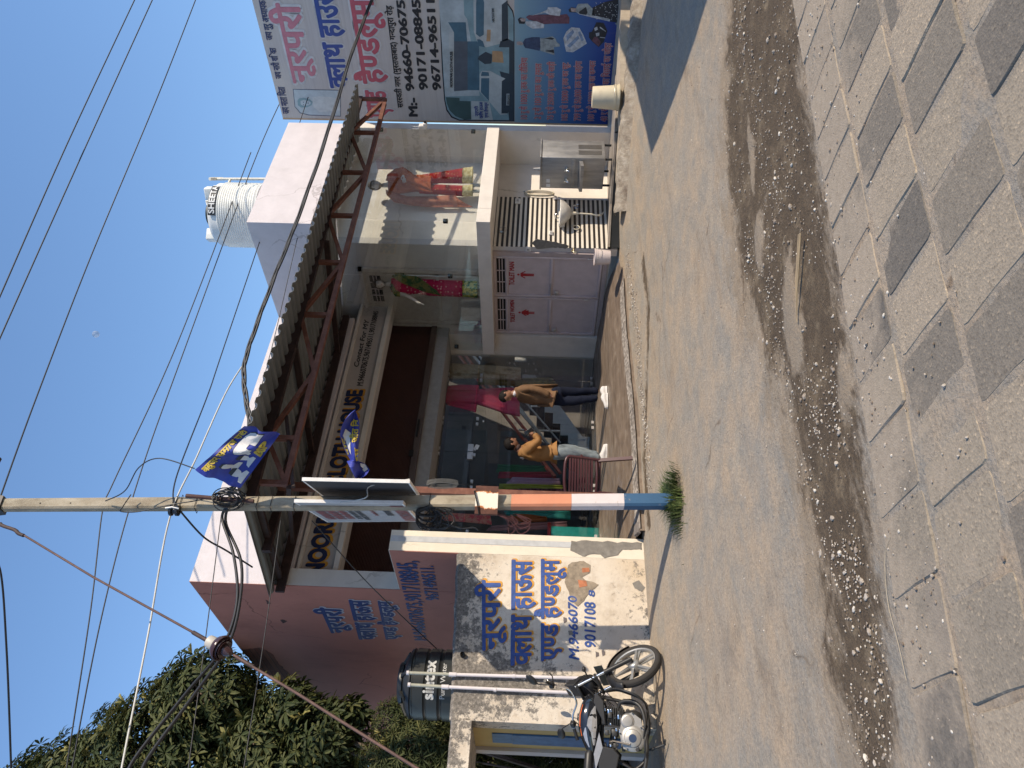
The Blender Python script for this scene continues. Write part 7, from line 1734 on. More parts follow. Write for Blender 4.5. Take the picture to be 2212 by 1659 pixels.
def mannequin_pink():
    zS = zz(1400, 1050, 2.309); X = 9.98
    base = PX(*zS(1110, 190), X); base.z = 2.66; D = (PX(*zS(700, 190), X)-CP).dot(fw); J = lambda x, y, d=0: PD(*zS(x, y), D+d)
    t = thing('mannequin', 'mannequin in a bright pink dotted saree with green and gold borders on the ledge', 'mannequin', base, group='mannequins in the display window'); o = base
    sk = 1/(2.309*1.8228)/F*D
    body = [(J(640, 185), .085), (J(480, 175), .095), (J(370, 165), .09), (J(320, 155), .045), (J(270, 160), .038), (J(385, 235, -.02), .048), (J(470, 265, -.06), .034), (J(530, 300, -.1), .028), (J(590, 340, -.12), .022),
            (J(390, 80, .02), .045), (J(480, 25, .04), .036), (J(560, 40, .0), .03)]
    skin_obj('body', body, [(0, 1), (1, 2), (2, 3), (3, 4), (2, 5), (5, 6), (6, 7), (7, 8), (2, 9), (9, 10), (10, 11)], M_manq, t, o)
    Jh, Eh = hand_chain(J(560, 320, -.11), J(622, 348, -.13), fw, .2, .85); V, Fc = skin_mesh(Jh, Eh, 1); mesh_obj('hand', [v-o for v in V], Fc, M_manq, t, True)
    pk = cloth_mat('pink_dotted_silk', (.42, .008, .07), (.60, .32, .30), 'dots', 15)
    rings = densify([(J(330, 160), .14, .08), (J(370, 165), .17, .10), (J(450, 178), .155, .11), (J(560, 175), .14, .11), (J(680, 180), .165, .12), (J(850, 185), .165, .12), (J(980, 190), .165, .13)])
    V, Fc = loft([(c-o, a, b) for c, a, b in rings], 60, .045, 9); mesh_obj('saree_drape', V, Fc, pk, t, True)
    gr = cloth_mat('green_gold_border', (.04, .14, .05), (.40, .36, .08), 'blotch', 14)
    rings = densify([(J(975, 190), .168, .132), (J(1110, 192), .175, .14)]); V, Fc = loft([(c-o, a, b) for c, a, b in rings], 60, .05, 9); mesh_obj('saree_border', V, Fc, gr, t, True)
    def band(rows, m, nm, d=-.16, th=.012):
        V = []; n = 8; R_ = []
        for i in range(len(rows)-1):
            for q in range(4): R_.append((Vector(rows[i][0]).lerp(Vector(rows[i+1][0]), q/4), Vector(rows[i][1]).lerp(Vector(rows[i+1][1]), q/4)))
        R_.append((Vector(rows[-1][0]), Vector(rows[-1][1])))
        for a, b in R_:
            for q in range(n+1): s_ = q/n; p = a.lerp(b, s_); V.append(J(p.x, p.y, d + .02*math.sin(s_*9)) - o)
        ob = mesh_obj(nm, V, [(j*(n+1)+i, j*(n+1)+i+1, (j+1)*(n+1)+i+1, (j+1)*(n+1)+i) for j in range(len(R_)-1) for i in range(n)], m, t, True); s = ob.modifiers.new('thick', 'SOLIDIFY'); s.thickness = th
    gg = cloth_mat('dark_green_silk', (.025, .075, .03), (.16, .15, .05), 'blotch', 10)
    band([((330, 90), (400, 0)), ((420, 150), (470, 40)), ((520, 190), (560, 90)), ((640, 235), (650, 150)), ((780, 262), (720, 205))], gg, 'pallu_front')
    band([((500, 60), (520, 5)), ((620, 75), (650, 30)), ((760, 78), (780, 40)), ((965, 75), (950, 55))], gg, 'pallu_tail', -.05)
    band([((325, 200), (325, 150)), ((360, 270), (360, 210)), ((405, 275), (400, 230))], gg, 'sleeve', -.10, .03)
    head(t, o, J(212, 160, 0), (-fw*.95-R1*.2-Vector((0, 0, .15))).normalized(), Vector((0, 0, 1)), .22, M_manq, M_wig, 'bob', M_lip)
    MB().rbox(tuple(Vector((-.10, -.10, -.01))), (.10, .10, .02), .01).tube([(0, 0, 0), (0, 0, .25)], .02).build('stand', M_dark, t)
mannequin_pink()
def mannequin_red():
    zR = zz(1400, 640, 2.54); Y = 8.12
    base = PY(*zR(1190, 230), Y); base.z = 2.66; D = (PY(*zR(700, 200), Y)-CP).dot(fw); J = lambda x, y, d=0: PD(*zR(x, y), D+d)
    t = thing('mannequin', 'mannequin in a rust red kurta suit with gold hems and a sheer stole behind glass', 'mannequin', base, group='mannequins in the display window'); o = base
    skin_g = plain('mannequin_grey_skin', (.42, .40, .38), .4, bump=0)
    body = [(J(640, 210), .085), (J(500, 205), .095), (J(380, 215), .095), (J(320, 225), .045), (J(250, 230), .04), (J(370, 130, .0), .05), (J(430, 80, -.05), .04), (J(500, 90, -.12), .034), (J(480, 130, -.16), .024), (J(370, 310, .02), .05), (J(520, 370, .03), .04), (J(700, 400, .02), .03)]
    skin_obj('body', body, [(0, 1), (1, 2), (2, 3), (3, 4), (2, 5), (5, 6), (6, 7), (7, 8), (2, 9), (9, 10), (10, 11)], skin_g, t, o)
    Jh, Eh = hand_chain(J(480, 120, -.17), J(490, 205, -.19), -U1, .15, .9); V, Fc = skin_mesh(Jh, Eh, 1); mesh_obj('hand', [v-o for v in V], Fc, M_manq, t, True)
    rd = cloth_mat('red_gold_embroidery', (.34, .025, .02), (.52, .30, .14), 'dots', 18); rs = cloth_mat('rust_stole', (.32, .075, .03), (.42, .12, .05), 'blotch', 8); gd = cloth_mat('gold_hem', (.44, .34, .14), (.62, .54, .30), 'blotch', 22)
    rings = densify([(J(330, 225), .10, .07), (J(365, 215), .20, .11), (J(450, 210), .18, .12), (J(600, 205), .15, .12), (J(760, 215), .165, .12)])
    V, Fc = loft([(c-o, a, b) for c, a, b in rings], 48, .02, 7); mesh_obj('kurta', V, Fc, rs, t, True)
    for y0, y1, w0, w1 in ((175, 125, .09, .15), (265, 277, .08, .105)):
        rings = densify([(J(640, y0), w0, .08), (J(850, (y0+y1)/2), w0*1.15, .09), (J(1075, y1+8), w1*.92, .10)]); V, Fc = loft([(c-o, a, b) for c, a, b in rings], 40, .05, 6); mesh_obj('trouser_leg', V, Fc, rd, t, True)
        rings = densify([(J(1070, y1+8), w1*.93, .102), (J(1172, y1), w1, .11)]); V, Fc = loft([(c-o, a, b) for c, a, b in rings], 40, .05, 6); mesh_obj('gold_hem', V, Fc, gd, t, True)
    k = NM('sheer_stole', .8); k.color(k.ramp(k.noise(9, 5, .7), [(.4, (.34, .10, .06)), (.6, (.50, .20, .12))])); k.b.inputs['Alpha'].default_value = .82; sh = k.m
    def band(rows, m, nm, d):
        V = []; n = 8; R_ = []
        for i in range(len(rows)-1):
            for q in range(4): R_.append((Vector(rows[i][0]).lerp(Vector(rows[i+1][0]), q/4), Vector(rows[i][1]).lerp(Vector(rows[i+1][1]), q/4)))
        R_.append((Vector(rows[-1][0]), Vector(rows[-1][1])))
        for a, b in R_:
            for q in range(n+1): s_ = q/n; p = a.lerp(b, s_); V.append(J(p.x, p.y, d + .02*math.sin(s_*8)) - o)
        ob = mesh_obj(nm, V, [(j*(n+1)+i, j*(n+1)+i+1, (j+1)*(n+1)+i+1, (j+1)*(n+1)+i) for j in range(len(R_)-1) for i in range(n)], m, t, True); s = ob.modifiers.new('thick', 'SOLIDIFY'); s.thickness = .008
    band([((310, 325), (300, 270)), ((390, 400), (380, 300)), ((540, 430), (520, 340)), ((760, 448), (740, 340)), ((1000, 446), (1000, 325)), ((1175, 448), (1010, 360))], sh, 'stole', -.08)
    band([((300, 180), (320, 120)), ((370, 200), (400, 60)), ((440, 230), (480, 48)), ((560, 260), (560, 100)), ((640, 280), (600, 140)), ((780, 300), (720, 230))], rs, 'stole_front', -.16)
    head(t, o, J(195, 230, 0), (-fw*.96-R1*.1).normalized(), Vector((0, 0, 1)), .23, skin_g, plain('dark_bob', (.09, .08, .075), .5, scale=50, bump=.3), 'bob', M_lip)
    for y in (225, 285): MB().tube([J(1150, y)-o, Vector(((J(1190, y)-o).x, (J(1190, y)-o).y, .0))], .03).build('foot', skin_g, t)
    MB().rbox((-.12, -.10, -.01), (.12, .10, .012), .004).build('stand', M_dark, t)
mannequin_red()
# ================================================================ motorcycle (local: x forward, y left, z up; front hub at the origin of x)
def motorcycle():
    hub = PD(*zK(1010, 420), 8.05); gz = gh(hub.x, hub.y); 
    hd = R(-15); st = R(50); root = Vector((hub.x+.01, hub.y-.06, gz))
    t = thing('motorcycle', 'black commuter motorcycle with silver tank graphics and cast wheels parked by the hut', 'motorcycle', root, hd); t.rotation_euler = (R(-11), 0, hd)
    R_ = .30
    blk = plain('black_plastic', (.018, .018, .019), .45, scale=8, bump=0); pnt = NM('gloss_black_tank', .12); pnt.color((.012, .013, .016)); pnt.b.inputs['Coat Weight'].default_value = .6; pnt = pnt.m
    rub = plain('tyre_rubber', (.030, .027, .025), .85, scale=12); alu = plain('cast_alloy', (.42, .42, .41), .35, .6, bump=.05); chr_ = plain('fork_chrome', (.78, .78, .78), .12, 1, bump=0); dk = plain('engine_dark', (.05, .05, .05), .5, .5, scale=20); sil = plain('silver_graphic', (.45, .45, .46), .25, .5, bump=0)
    case = plain('engine_case', (.36, .345, .32), .42, .6, scale=10)
    def wheel(parent, c, M, spokes=6):
        T = lambda: Matrix.Translation(c) @ M @ Matrix.Rotation(math.pi/2, 4, 'X')
        w_ = MB(); prof = []
        for k in range(17):
            a = math.pi*k/16; prof.append((.262 + .040*math.sin(a)**.8 if 0 < k < 16 else .262, .042*math.cos(a)))
        pr = [(.245, .034)] + prof + [(.245, -.034)]
        wh = MB().lathe([(r_, z) for r_, z in pr], 72, T(), cap=False)
        n0 = len(wh.v); tyre = wh.build('tyre', rub, parent)
        g = MB()
        for z in (-.018, 0, .018): g.tube([T() @ Vector(((.3015-.4*z*z/.04)*math.cos(a), (.3015-.4*z*z/.04)*math.sin(a), z)) for a in [2*math.pi*q/72 for q in range(72)]], .0022, 4, closed=True)
        g.build('tread_groove', M_dark, tyre)
        rim = MB(); rim.lathe([(.245, .034), (.252, .034), (.252, .028), (.232, .020), (.228, 0), (.232, -.020), (.252, -.028), (.252, -.034), (.245, -.034)], 60, T(), cap=False)
        for q in range(spokes):
            a = 2*math.pi*q/spokes; b = a+.16
            for s_ in (-1, 1): rim.bar(T() @ Vector((.05*math.cos(a), .05*math.sin(a), s_*.016)), T() @ Vector((.232*math.cos(a+s_*.07), .232*math.sin(a+s_*.07), s_*.008)), .026, .016, up=T().to_3x3() @ Vector((0, 0, 1)))
        rim.lathe([(.02, .055), (.05, .05), (.062, .03), (.062, -.03), (.05, -.05), (.02, -.055)], 24, T())
        rim.build('rim', alu, parent)
    s = Vector((-.45, 0, .893)).normalized(); H = Vector((0, 0, R_)); S = Matrix.Translation(H) @ Matrix.Rotation(st, 4, s) @ Matrix.Translation(-H); S3 = S.to_3x3().to_4x4()
    q = lambda *p: S @ Vector(p)
    wheel(t, H, S3); wheel(t, Vector((-1.27, 0, R_)), Matrix())
    for sg in (-1, 1):
        y = sg*.095; a = H + Vector((0, y, 0)); lo = a + s*.30; hi = a + s*.66
        fk = MB().tube([q(*a), q(*lo)], .026, 14).tube([q(*lo), q(*(lo+s*.02))], .029, 14).build('fork_slider', blk, t); MB().tube([q(*(lo+s*.02)), q(*hi)], .0165, 14).build('fork_tube', chr_, fk)
    MB().tube([q(0, -.10, R_), q(0, .10, R_)], .012).build('axle', dk, t)
    for d in (.42, .64):
        c = H + s*d; MB().rbox((-.03, -.12, -.015), (.03, .12, .015), .008, S @ Matrix.Translation(c) @ Matrix.Rotation(-.46, 4, 'Y')).build('fork_clamp', dk, t)
    # mudguard
    V = []; n = 26; mcs = 8
    for i in range(n+1):
        a = R(20) + (R(172)-R(20))*i/n; rr = .335 + (.02 if i > n-4 else 0)
        for j in range(mcs+1):
            w_ = -1+2*j/mcs; wd = .060 if a < 2.2 else .068; dr = -.045*w_*w_
            V.append(q((rr+dr)*math.cos(a), w_*wd, R_+(rr+dr)*math.sin(a)))
    o = mesh_obj('front_mudguard', V, [(i*(mcs+1)+j, i*(mcs+1)+j+1, (i+1)*(mcs+1)+j+1, (i+1)*(mcs+1)+j) for i in range(n) for j in range(mcs)], blk, t, True); sd = o.modifiers.new('thick', 'SOLIDIFY'); sd.thickness = .005
    # headlamp fairing, visor, number plate, indicators
    c = H + s*.60 + Vector((.10, 0, -.02)); Mf = S @ Matrix.Translation(c)
    MB().rbox((-.08, -.10, -.10), (.06, .10, .12), .045, Mf).build('headlamp_shell', blk, t)
    MB().prism([(-.10, .02), (.08, -.02), (.02, .20), (-.05, .26)], .16, Mf @ Matrix(((1, 0, 0, 0), (0, 0, 1, -.08), (0, 1, 0, 0), (0, 0, 0, 1)))).build('visor', blk, t, bevel=.02)
    MB().ell((.055, 0, 0), (.03, .075, .08), 14, None).build('headlamp', plain('lamp_lens', (.5, .52, .55), .08, .3, bump=0), t).matrix_local = Mf
    pl = MB().rbox((.10, -.13, -.20), (.106, .13, -.10), .002, Mf).build('number_plate', plain('dark_plate', (.03, .035, .035), .5, bump=0), t)
    V, Fc, W = lettering('HR 71 1175', .02); mxx = max(v.x for v in V); pm = MB().add([Mf @ Vector((.1075+v.z, -.11+.22*v.x/mxx, -.175+.05*v.y/.7)) for v in V], Fc); pm.build('plate_lettering', plain('plate_white', (.6, .6, .6), .5, bump=0), pl, auto=False)
    for sg in (-1, 1): MB().tube([Mf @ Vector((0, sg*.09, -.04)), Mf @ Vector((0, sg*.18, -.045))], .008).ell(Mf @ Vector((0, sg*.20, -.045)), (.03, .03, .022), 10).build('indicator', blk, t)
    # handlebar, grips, levers, mirrors
    b = H + s*.70; 
    for sg in (-1, 1):
        pts = catmull([b + Vector((0, 0, .02)), b + Vector((.0, sg*.10, .04)), b + Vector((-.04, sg*.20, .12)), b + Vector((-.10, sg*.28, .135)), b + Vector((-.16, sg*.37, .12))], 5)
        MB().tube([q(*p) for p in pts], .011, 10).build('handlebar', chr_, t)
        g0, g1 = b + Vector((-.13, sg*.30, .132)), b + Vector((-.19, sg*.40, .12)); MB().tube([q(*g0), q(*g1)], .018, 12).build('grip', blk, t)
        MB().rbox((-.03, -.03, -.025), (.03, .03, .025), .01, S @ Matrix.Translation(b + Vector((-.10, sg*.265, .135)))).build('switchgear', blk, t)
        MB().tube([q(*(b + Vector((-.06, sg*.26, .13)))), q(*(b + Vector((-.05, sg*.33, .11)))), q(*(b + Vector((-.10, sg*.42, .09))))], .006).build('lever', dk, t)
        m0 = b + Vector((-.09, sg*.25, .14)); m1 = b + Vector((-.10, sg*.30, .28)); m2 = m1 + Vector((0, sg*.04, .03))
        mr = MB().tube([q(*m0), q(*m1), q(*m2)], .006).build('mirror_stem', blk, t)
        MB().ell(q(*(m2 + Vector((0, sg*.03, .02)))), (.022, .075, .045), 14, S3 @ Matrix.Rotation(sg*.35, 4, 'X')).build('mirror_shell', blk, mr)
    # frame tubes
    f = MB(); hd_ = H + s*.55 + Vector((-.05, 0, 0))
    f.tube(catmull([hd_, (-.50, 0, .66), (-.80, 0, .66), (-1.25, 0, .70)], 5), .020); f.tube(catmull([hd_+Vector((-.02, 0, -.12)), (-.36, 0, .42), (-.42, 0, .24), (-.85, 0, .20), (-1.0, 0, .34)], 6), .018)
    for sg in (-1, 1): f.tube([(-.85, sg*.06, .62), (-.98, sg*.07, .34), (-1.27, sg*.09, .30)], .016).tube([(-1.25, sg*.10, .32), (-1.12, sg*.11, .66)], .022)
    f.build('frame', blk, t)
    # crash guard
    for sg in (-1, 1):
        MB().tube(catmull([(-.26, sg*.05, .60), (-.24, sg*.16, .50), (-.26, sg*.26, .40), (-.30, sg*.27, .28), (-.36, sg*.18, .20), (-.42, sg*.04, .18)], 6), .011, 10).build('crash_guard', dk, t)
        MB().tube(catmull([(-.42, sg*.04, .18), (-.60, sg*.20, .17), (-.72, sg*.26, .20), (-.86, sg*.2, .20)], 5), .010, 8).build('footrest_bar', dk, t)
    # tank
    def ring(x, zc, w_, h, sq=.7, n=24): 
        out = []
        for k in range(n):
            a = 2*math.pi*k/n; ca, sa = math.cos(a), math.sin(a)
            out.append(Vector((x, w_*math.copysign(abs(ca)**sq, ca), zc + h*math.copysign(abs(sa)**sq, sa))))
        return out
    def lofted(name, rs, m, parent, n=24):
        V = sum(rs, []); N = len(rs); return mesh_obj(name, V, [(i*n+k, i*n+(k+1) % n, (i+1)*n+(k+1) % n, (i+1)*n+k) for i in range(N-1) for k in range(n)] + [tuple(range(n))[::-1], tuple(range((N-1)*n, N*n))], m, parent, True)
    tank = lofted('fuel_tank', [ring(-.30, .74, .03, .03), ring(-.33, .755, .085, .075), ring(-.40, .765, .125, .10), ring(-.50, .775, .150, .118), ring(-.62, .775, .150, .118), ring(-.72, .765, .135, .10), ring(-.82, .750, .105, .065), ring(-.88, .735, .07, .03)], pnt, t)
    MB().lathe([(.035, 0), (.04, .008), (.03, .018), (.01, .02)], 18, Matrix.Translation((-.52, 0, .893))).build('fuel_cap', chr_, tank)
    # silver and orange graphics hugging the right and left side
    for sg in (-1, 1):
        g = MB()
        def strip(pts, mi):
            V = []
            for x, z0_, z1_ in pts:
                for z in (z0_, (z0_+z1_)/2, z1_):
                    # surface of the tank at this x, z
                    rr = [(-.30, .03, .03, .74), (-.40, .125, .10, .765), (-.50, .150, .118, .775), (-.62, .150, .118, .775), (-.72, .135, .10, .765), (-.82, .105, .065, .75), (-.9, .07, .03, .735)]
                    for a_, b_ in zip(rr, rr[1:]):
                        if b_[0] <= x <= a_[0]: u_ = (x-a_[0])/(b_[0]-a_[0]); w_ = a_[1]+(b_[1]-a_[1])*u_; h = a_[2]+(b_[2]-a_[2])*u_; zc = a_[3]+(b_[3]-a_[3])*u_
                    v = max(-.97, min(.97, (z-zc)/h)); yy = w_*(max(0, 1-abs(v)**(2/.7)))**(.7/2)
                    V.append(Vector((x, sg*(yy+.004), z)))
            n_ = len(pts); g.mat(mi).add(V, [(3*i+j, 3*i+3+j, 3*i+4+j, 3*i+1+j) for i in range(n_-1) for j in range(2)])
        strip([(-.40, .70, .705), (-.46, .70, .745), (-.54, .69, .78), (-.60, .69, .79), (-.66, .70, .75), (-.78, .71, .73)], 0)
        strip([(-.62, .80, .81), (-.68, .79, .83), (-.74, .78, .81), (-.80, .765, .775)], 0)
        strip([(-.40, .835, .842), (-.50, .858, .868), (-.60, .862, .872), (-.70, .842, .850)], 1)
        g.build('graphic', [sil, plain('orange_decal', (.6, .12, .03), .4, bump=0)], tank)
    shr = MB()
    for sg in (-1, 1): shr.prism([(-.27, .70), (-.36, .62), (-.60, .60), (-.46, .68), (-.38, .72)], .02, Matrix(((1, 0, 0, 0), (0, 0, 1, sg*.14-.01), (0, 1, 0, 0), (0, 0, 0, 1))))
    shr.build('tank_shroud', blk, t, bevel=.006)
    # seat and tail
    lofted('seat', [ring(-.80, .76, .09, .03), ring(-.86, .775, .12, .05), ring(-1.05, .785, .14, .055), ring(-1.3, .81, .13, .05), ring(-1.48, .83, .10, .035)], blk, t)
    lofted('tail_panel', [ring(-.84, .68, .11, .07), ring(-1.0, .68, .125, .075), ring(-1.25, .73, .11, .05), ring(-1.55, .79, .06, .03)], pnt, t)
    for sg in (-1, 1): MB().prism([(-.78, .66), (-.84, .70), (-1.05, .66), (-1.02, .50), (-.86, .46), (-.80, .52)], .03, Matrix(((1, 0, 0, 0), (0, 0, 1, sg*.13-.015), (0, 1, 0, 0), (0, 0, 0, 1)))).build('side_panel', blk, t, bevel=.012)
    for sg in (-1, 1): MB().prism([(-.66, .665), (-.86, .72), (-1.0, .70), (-.80, .63)], .008, Matrix(((1, 0, 0, 0), (0, 0, 1, sg*.148-.004), (0, 1, 0, 0), (0, 0, 0, 1)))).build('side_graphic', sil, t)
    MB().tube(catmull([(-1.2, .10, .84), (-1.45, .10, .90), (-1.58, 0, .92), (-1.45, -.10, .90), (-1.2, -.10, .84)], 5), .011, 8).build('grab_rail', dk, t)
    MB().rbox((-1.62, -.06, .74), (-1.56, .06, .80), .015).build('tail_lamp', plain('red_lens', (.35, .01, .01), .2, bump=0), t)
    # engine
    e = MB().rbox((-.80, -.13, .24), (-.44, .13, .42), .05).build('crankcase', dk, t)
    fn = MB()
    for i in range(9): z = .42+i*.019; fn.rbox((-.60+i*.003, -.105, z), (-.43+i*.003, .105, z+.008), .003)
    fn.rbox((-.575, -.07, .41), (-.45, .07, .60), .01).rbox((-.59, -.09, .59), (-.42, .09, .65), .02); fn.build('cylinder', dk, t)
    Ry = Matrix.Rotation(math.pi/2, 4, 'X')
    cv = MB(); cv.lathe([(.125, 0), (.125, .03), (.105, .045), (.085, .047), (.083, .055), (.078, .058), (.01, .060)], 36, Matrix.Translation((-.70, -.125, .325)) @ Ry)
    cv.lathe([(.075, 0), (.075, .028), (.062, .04), (.05, .042), (.048, .048), (.01, .05)], 28, Matrix.Translation((-.545, -.125, .375)) @ Ry)
    cv.prism([(-.82, .30), (-.74, .20), (-.52, .24), (-.46, .33), (-.50, .43), (-.66, .46), (-.80, .42)], .04, Matrix(((1, 0, 0, 0), (0, 0, -1, -.118), (0, 1, 0, 0), (0, 0, 0, 1))))
    cv.build('engine_cover', case, t)
    MB().lathe([(.04, 0), (.038, .003), (.001, .0035)], 20, Matrix.Translation((-.70, -.184, .325)) @ Ry).build('cover_badge', plain('badge_blue', (.03, .05, .10), .3, bump=0), t)
    bl = MB()
    for a_, b_ in ((-.60, .24), (-.78, .27), (-.80, .38), (-.66, .45), (-.50, .44), (-.47, .32)): bl.tube([(a_, -.16, b_), (a_, -.172, b_)], .008, 8)
    bl.build('bolt', chr_, t)
    MB().tube(catmull([(-.43, -.03, .48), (-.36, -.06, .44), (-.36, -.12, .30), (-.48, -.16, .21), (-.8, -.17, .19), (-1.0, -.17, .22)], 6), .019, 12).build('exhaust_pipe', dk, t)
    MB().tube([(-.98, -.17, .22), (-1.05, -.18, .24), (-1.5, -.20, .33)], [.03, .045, .045], 16).build('silencer', dk, t)
    MB().tube([(-.74, -.15, .33), (-.76, -.20, .36), (-.73, -.21, .52), (-.74, -.24, .55)], .009).build('kick_starter', chr_, t)
    MB().rbox((-.70, -.06, .48), (-.61, .06, .56), .02).tube([(-.68, 0, .53), (-.83, 0, .56)], .035).build('carburettor', dk, t)
    cb = MB(); rnd = random.Random(6)
    for i in range(12):
        a = Vector((-.20+rnd.uniform(-.05, .02), rnd.uniform(-.08, .08), .78+rnd.uniform(-.1, .1))); b_ = Vector((-.5+rnd.uniform(-.12, .1), rnd.uniform(-.12, .06), .56+rnd.uniform(-.12, .08)))
        cb.tube(catmull([a, a.lerp(b_, .3)+Vector((0, rnd.uniform(-.08, .03), -.05)), a.lerp(b_, .7)+Vector((0, rnd.uniform(-.06, .03), -.02)), b_], 5), .004, 5)
    for i in range(3): cb.tube(catmull([q(-.30, -.12, .90), q(-.20, -.15+.02*i, .76), (-.22, -.12, .66), (-.3, -.06+.02*i, .66)], 6), .0045, 5)
    cb.tube(catmull([q(-.22, .10, .78), q(-.10, .13, .58), q(-.05, .14, .42), q(.0, .12, .33)], 6), .004, 5)
    cb.build('control_cables', M_dark, t)
    sm = MB()
    for i in range(26):
        c_ = Vector((rnd.uniform(-.82, -.42), rnd.uniform(-.12, -.05), rnd.uniform(.40, .64))); s_ = rnd.uniform(.008, .022); sm.mat(i % 2).rbox(c_-Vector((s_, s_, s_)), c_+Vector((s_*1.3, s_, s_*.8)), .003)
    sm.build('engine_fittings', [dk, chr_], t)
    ms = MB()
    for sg in (-1, 1): ms.tube([(-.82, sg*.08, .22), (-.74, sg*.15, .005)], .011)
    ms.tube([(-.80, -.10, .14), (-.80, .10, .14)], .009).tube([(-.745, -.15, .012), (-.70, -.21, .006)], .010); ms.build('centre_stand', dk, t)
    for sg in (-1, 1): MB().tube([(-.80, sg*.10, .27), (-.80, sg*.24, .28)], .017, 10).build('footrest', blk, t)
    MB().tube([(-.70, -.19, .22), (-.58, -.20, .20)], .008).rbox((-.60, -.24, .19), (-.56, -.19, .205), .004).build('brake_pedal', dk, t)
    MB().prism([(-.95, .30), (-1.35, .27), (-1.38, .33), (-1.0, .38)], .04, Matrix(((1, 0, 0, 0), (0, 0, 1, .09), (0, 1, 0, 0), (0, 0, 0, 1)))).build('chain_case', blk, t, bevel=.01)
motorcycle()
# ================================================================ trees
def leafmat():
    k = NM('glossy_leaf', .6, 0, .25); P = k.tc.outputs['Object']; a = k.attr('tone')
    k.color(k.ramp(a.outputs['Fac'], [(0, (.018, .030, .010)), (.45, (.055, .068, .022)), (.8, (.12, .12, .042)), (.95, (.26, .23, .075)), (1, (.40, .34, .12))]))
    t = k.t; tr = k.n('ShaderNodeBsdfTranslucent'); k.l(k.b.inputs['Base Color'].links[0].from_socket, tr.inputs[0]); mx = k.n('ShaderNodeMixShader'); mx.inputs[0].default_value = .22
    k.l(k.b.outputs[0], mx.inputs[1]); k.l(tr.outputs[0], mx.inputs[2]); k.l(mx.outputs[0], t.nodes['Material Output'].inputs[0]); return k.m
M_leaf = leafmat(); M_bark = plain('grey_bark', (.13, .10, .075), .9, var=.3, bump=.8)
def whorl(vs, fs, tn, c, ax, L, rnd, n, wd=.17, young=0):
    ax = ax.normalized(); u = ax.orthogonal().normalized(); v = ax.cross(u); a0 = rnd.uniform(0, 6.28); base = rnd.random()**1.3
    for k in range(n):
        a = a0 + 2*math.pi*k/n + rnd.uniform(-.15, .15); d = (u*math.cos(a) + v*math.sin(a))*(1.0-.5*young) + ax*rnd.uniform(.05, .35+1.3*young); d.normalize()
        l = L*rnd.uniform(.75, 1.1); s = d.cross(ax)
        s = s.normalized() if s.length > .01 else u
        w_ = l*wd*.5; b = c + d*.012; m1 = c + d*l*.35; m2 = c + d*l*.7 - ax*l*.05; tp = c + d*l - ax*l*rnd.uniform(.1, .25); up = ax*w_*.35
        i = len(vs); vs += [b, m1 - s*w_*.8 + up, m1, m1 + s*w_*.8 + up, m2 - s*w_ + up, m2, m2 + s*w_ + up, tp]
        q = [(i, i+2, i+1), (i, i+3, i+2), (i+1, i+2, i+5, i+4), (i+2, i+3, i+6, i+5), (i+4, i+5, i+7), (i+5, i+6, i+7)]; fs += q
        tv = min(.9, .08 + .62*base + .22*rnd.random()); tv = .93 + .07*rnd.random() if young and rnd.random() < .8 else tv
        tn += [tv]*6
def crown(name, blobs, dens, L, seed, parent, o, n=8, wd=.17, young=.05, loose=1.0):
    rnd = random.Random(seed); vs = []; fs = []; tn = []
    for c, r in blobs:
        c = Vector(c); N = int(dens*r*r)
        for _ in range(N):
            d = Vector((rnd.gauss(0, 1), rnd.gauss(0, 1), rnd.gauss(0, 1))).normalized()
            lump = 1 + .16*noise.noise(d*2.6 + c) + .12*noise.noise(d*6 + c)
            rr = r*lump*(1 - abs(rnd.gauss(0, .13))*loose)
            if rnd.random() < .15: rr = r*rnd.uniform(.45, .95)
            p = c + d*rr
            if any((p-Vector(c2)).length < r2*.72 for c2, r2 in blobs if (c-Vector(c2)).length > .01): 
                if rnd.random() < .85: continue
            ax = (d + Vector((0, 0, .55)) + Vector((rnd.uniform(-.4, .4), rnd.uniform(-.4, .4), rnd.uniform(-.2, .3)))).normalized()
            whorl(vs, fs, tn, p, ax, L*rnd.uniform(.75, 1.2), rnd, n + rnd.randint(-2, 1), wd, 1 if rnd.random() < young*(1 if d.z > .1 else .2) else 0)
    ob = mesh_obj(name, [v-o for v in vs], fs, M_leaf, parent); at = ob.data.attributes.new('tone', 'FLOAT', 'FACE')
    at.data.foreach_set('value', tn[:len(ob.data.polygons)] if len(tn) >= len(ob.data.polygons) else tn + [.4]*(len(ob.data.polygons)-len(tn)))
    # twigs from the heart of each clump
    m = MB()
    for c, r in blobs:
        for _ in range(int(7*r)+4):
            d = Vector((rnd.gauss(0, 1), rnd.gauss(0, 1), rnd.gauss(.3, 1))).normalized(); m.tube([Vector(c)-o - d*r*.1, Vector(c)-o + d*r*.5 + Vector((0, 0, .05)), Vector(c)-o + d*r*.92], [.02, .012, .005], 5)
    m.build('twigs', M_bark, parent)
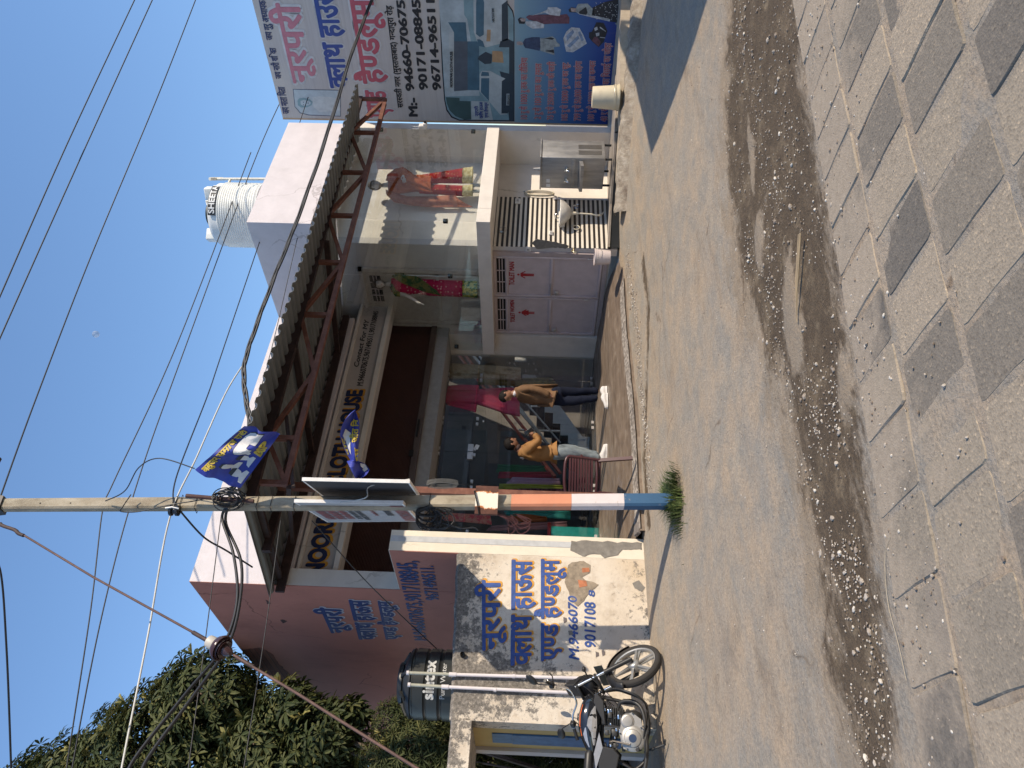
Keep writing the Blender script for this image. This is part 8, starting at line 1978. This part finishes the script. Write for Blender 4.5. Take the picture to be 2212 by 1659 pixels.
def tree(label, base, blobs, dens, L, seed, name='tree', **kw):
    o = Vector(base); t = thing(name, label, 'tree', o, group='trees behind the hut'); bpy.context.view_layer.update()
    crown('crown', blobs, dens, L, seed, t, o, **kw)
    ts = 1 if name == 'tree' else .3
    m = MB(); top = sum((Vector(c) for c, r in blobs), Vector())/len(blobs); k = o.lerp(Vector((top.x, top.y, top.z)), .35); k.x = o.x*.7 + k.x*.3
    m.tube([Vector((0, 0, -.1)), (k-o)*.5, k-o], [.16*ts, .12*ts, .10*ts], 10)
    for c, r in blobs: m.tube([k-o, (k-o).lerp(Vector(c)-o, .5)+Vector((0, 0, .1)), Vector(c)-o], [.07*ts, .045*ts, .02], 7)
    m.build('trunk', M_bark, t)
B = lambda x, y, d, r: (PD(x, y, d), r)
tree('big dark tree with whorled glossy leaves and yellow shoots rising above the red wall', (1.2, 12.6, 0), [B(445, 1510, 12.2, .80), B(370, 1585, 12.2, .92), B(275, 1640, 12.4, .88), B(180, 1700, 12.6, .85), B(90, 1720, 12.8, .75), B(505, 1560, 12.6, .7), B(420, 1720, 12.0, 1.15), B(300, 1830, 12.6, 1.4), B(560, 1760, 11.8, 1.1), B(150, 1900, 12.8, 1.3), B(40, 1840, 12.9, .9), B(650, 1700, 11.6, 1.0), B(470, 1930, 12.2, 1.4), B(700, 1790, 12.8, 1.2), B(430, 1640, 13.3, 1.0)], 620, .20, 11, wd=.24)
tree('smaller leafy tree with pale whorled leaves in front of the red wall', (2.0, 10.9, 0), [B(620, 1540, 10.9, .42), B(560, 1620, 10.8, .52), B(690, 1600, 10.7, .55), B(640, 1700, 10.6, .70), B(740, 1560, 10.8, .33), B(540, 1720, 10.7, .6)], 900, .21, 12, wd=.24)
tree('feathery shrub with narrow leaves beside the black tank', (2.3, 10.3, 0), [B(850, 1560, 10.3, .30), B(905, 1620, 10.2, .50), B(840, 1660, 10.2, .45), B(960, 1700, 10.1, .6), B(930, 1570, 10.3, .28), B(1000, 1600, 10.4, .35), B(870, 1780, 10.2, .6)], 2400, .15, 13, name='shrub', n=9, wd=.10)
tree('dark narrow leaved bush seen through the hut opening', (1.0, 10.9, 0), [B(1080, 1640, 10.6, .50), B(1180, 1660, 10.5, .55), B(1120, 1740, 10.4, .7), B(1250, 1680, 10.5, .5), B(1220, 1780, 10.3, .7), B(1060, 1760, 10.6, .6), B(1320, 1700, 10.4, .5)], 1800, .15, 14, name='shrub', n=9, wd=.11)
def far_wall():
    o = MB().box((-14, 16.0, -.04), (4.3, 16.2, 2.2)).build('garden_wall', M_grey, loc=(0, 16, 0)); tag(o, 'low grey garden wall behind the trees', 'wall')
far_wall()
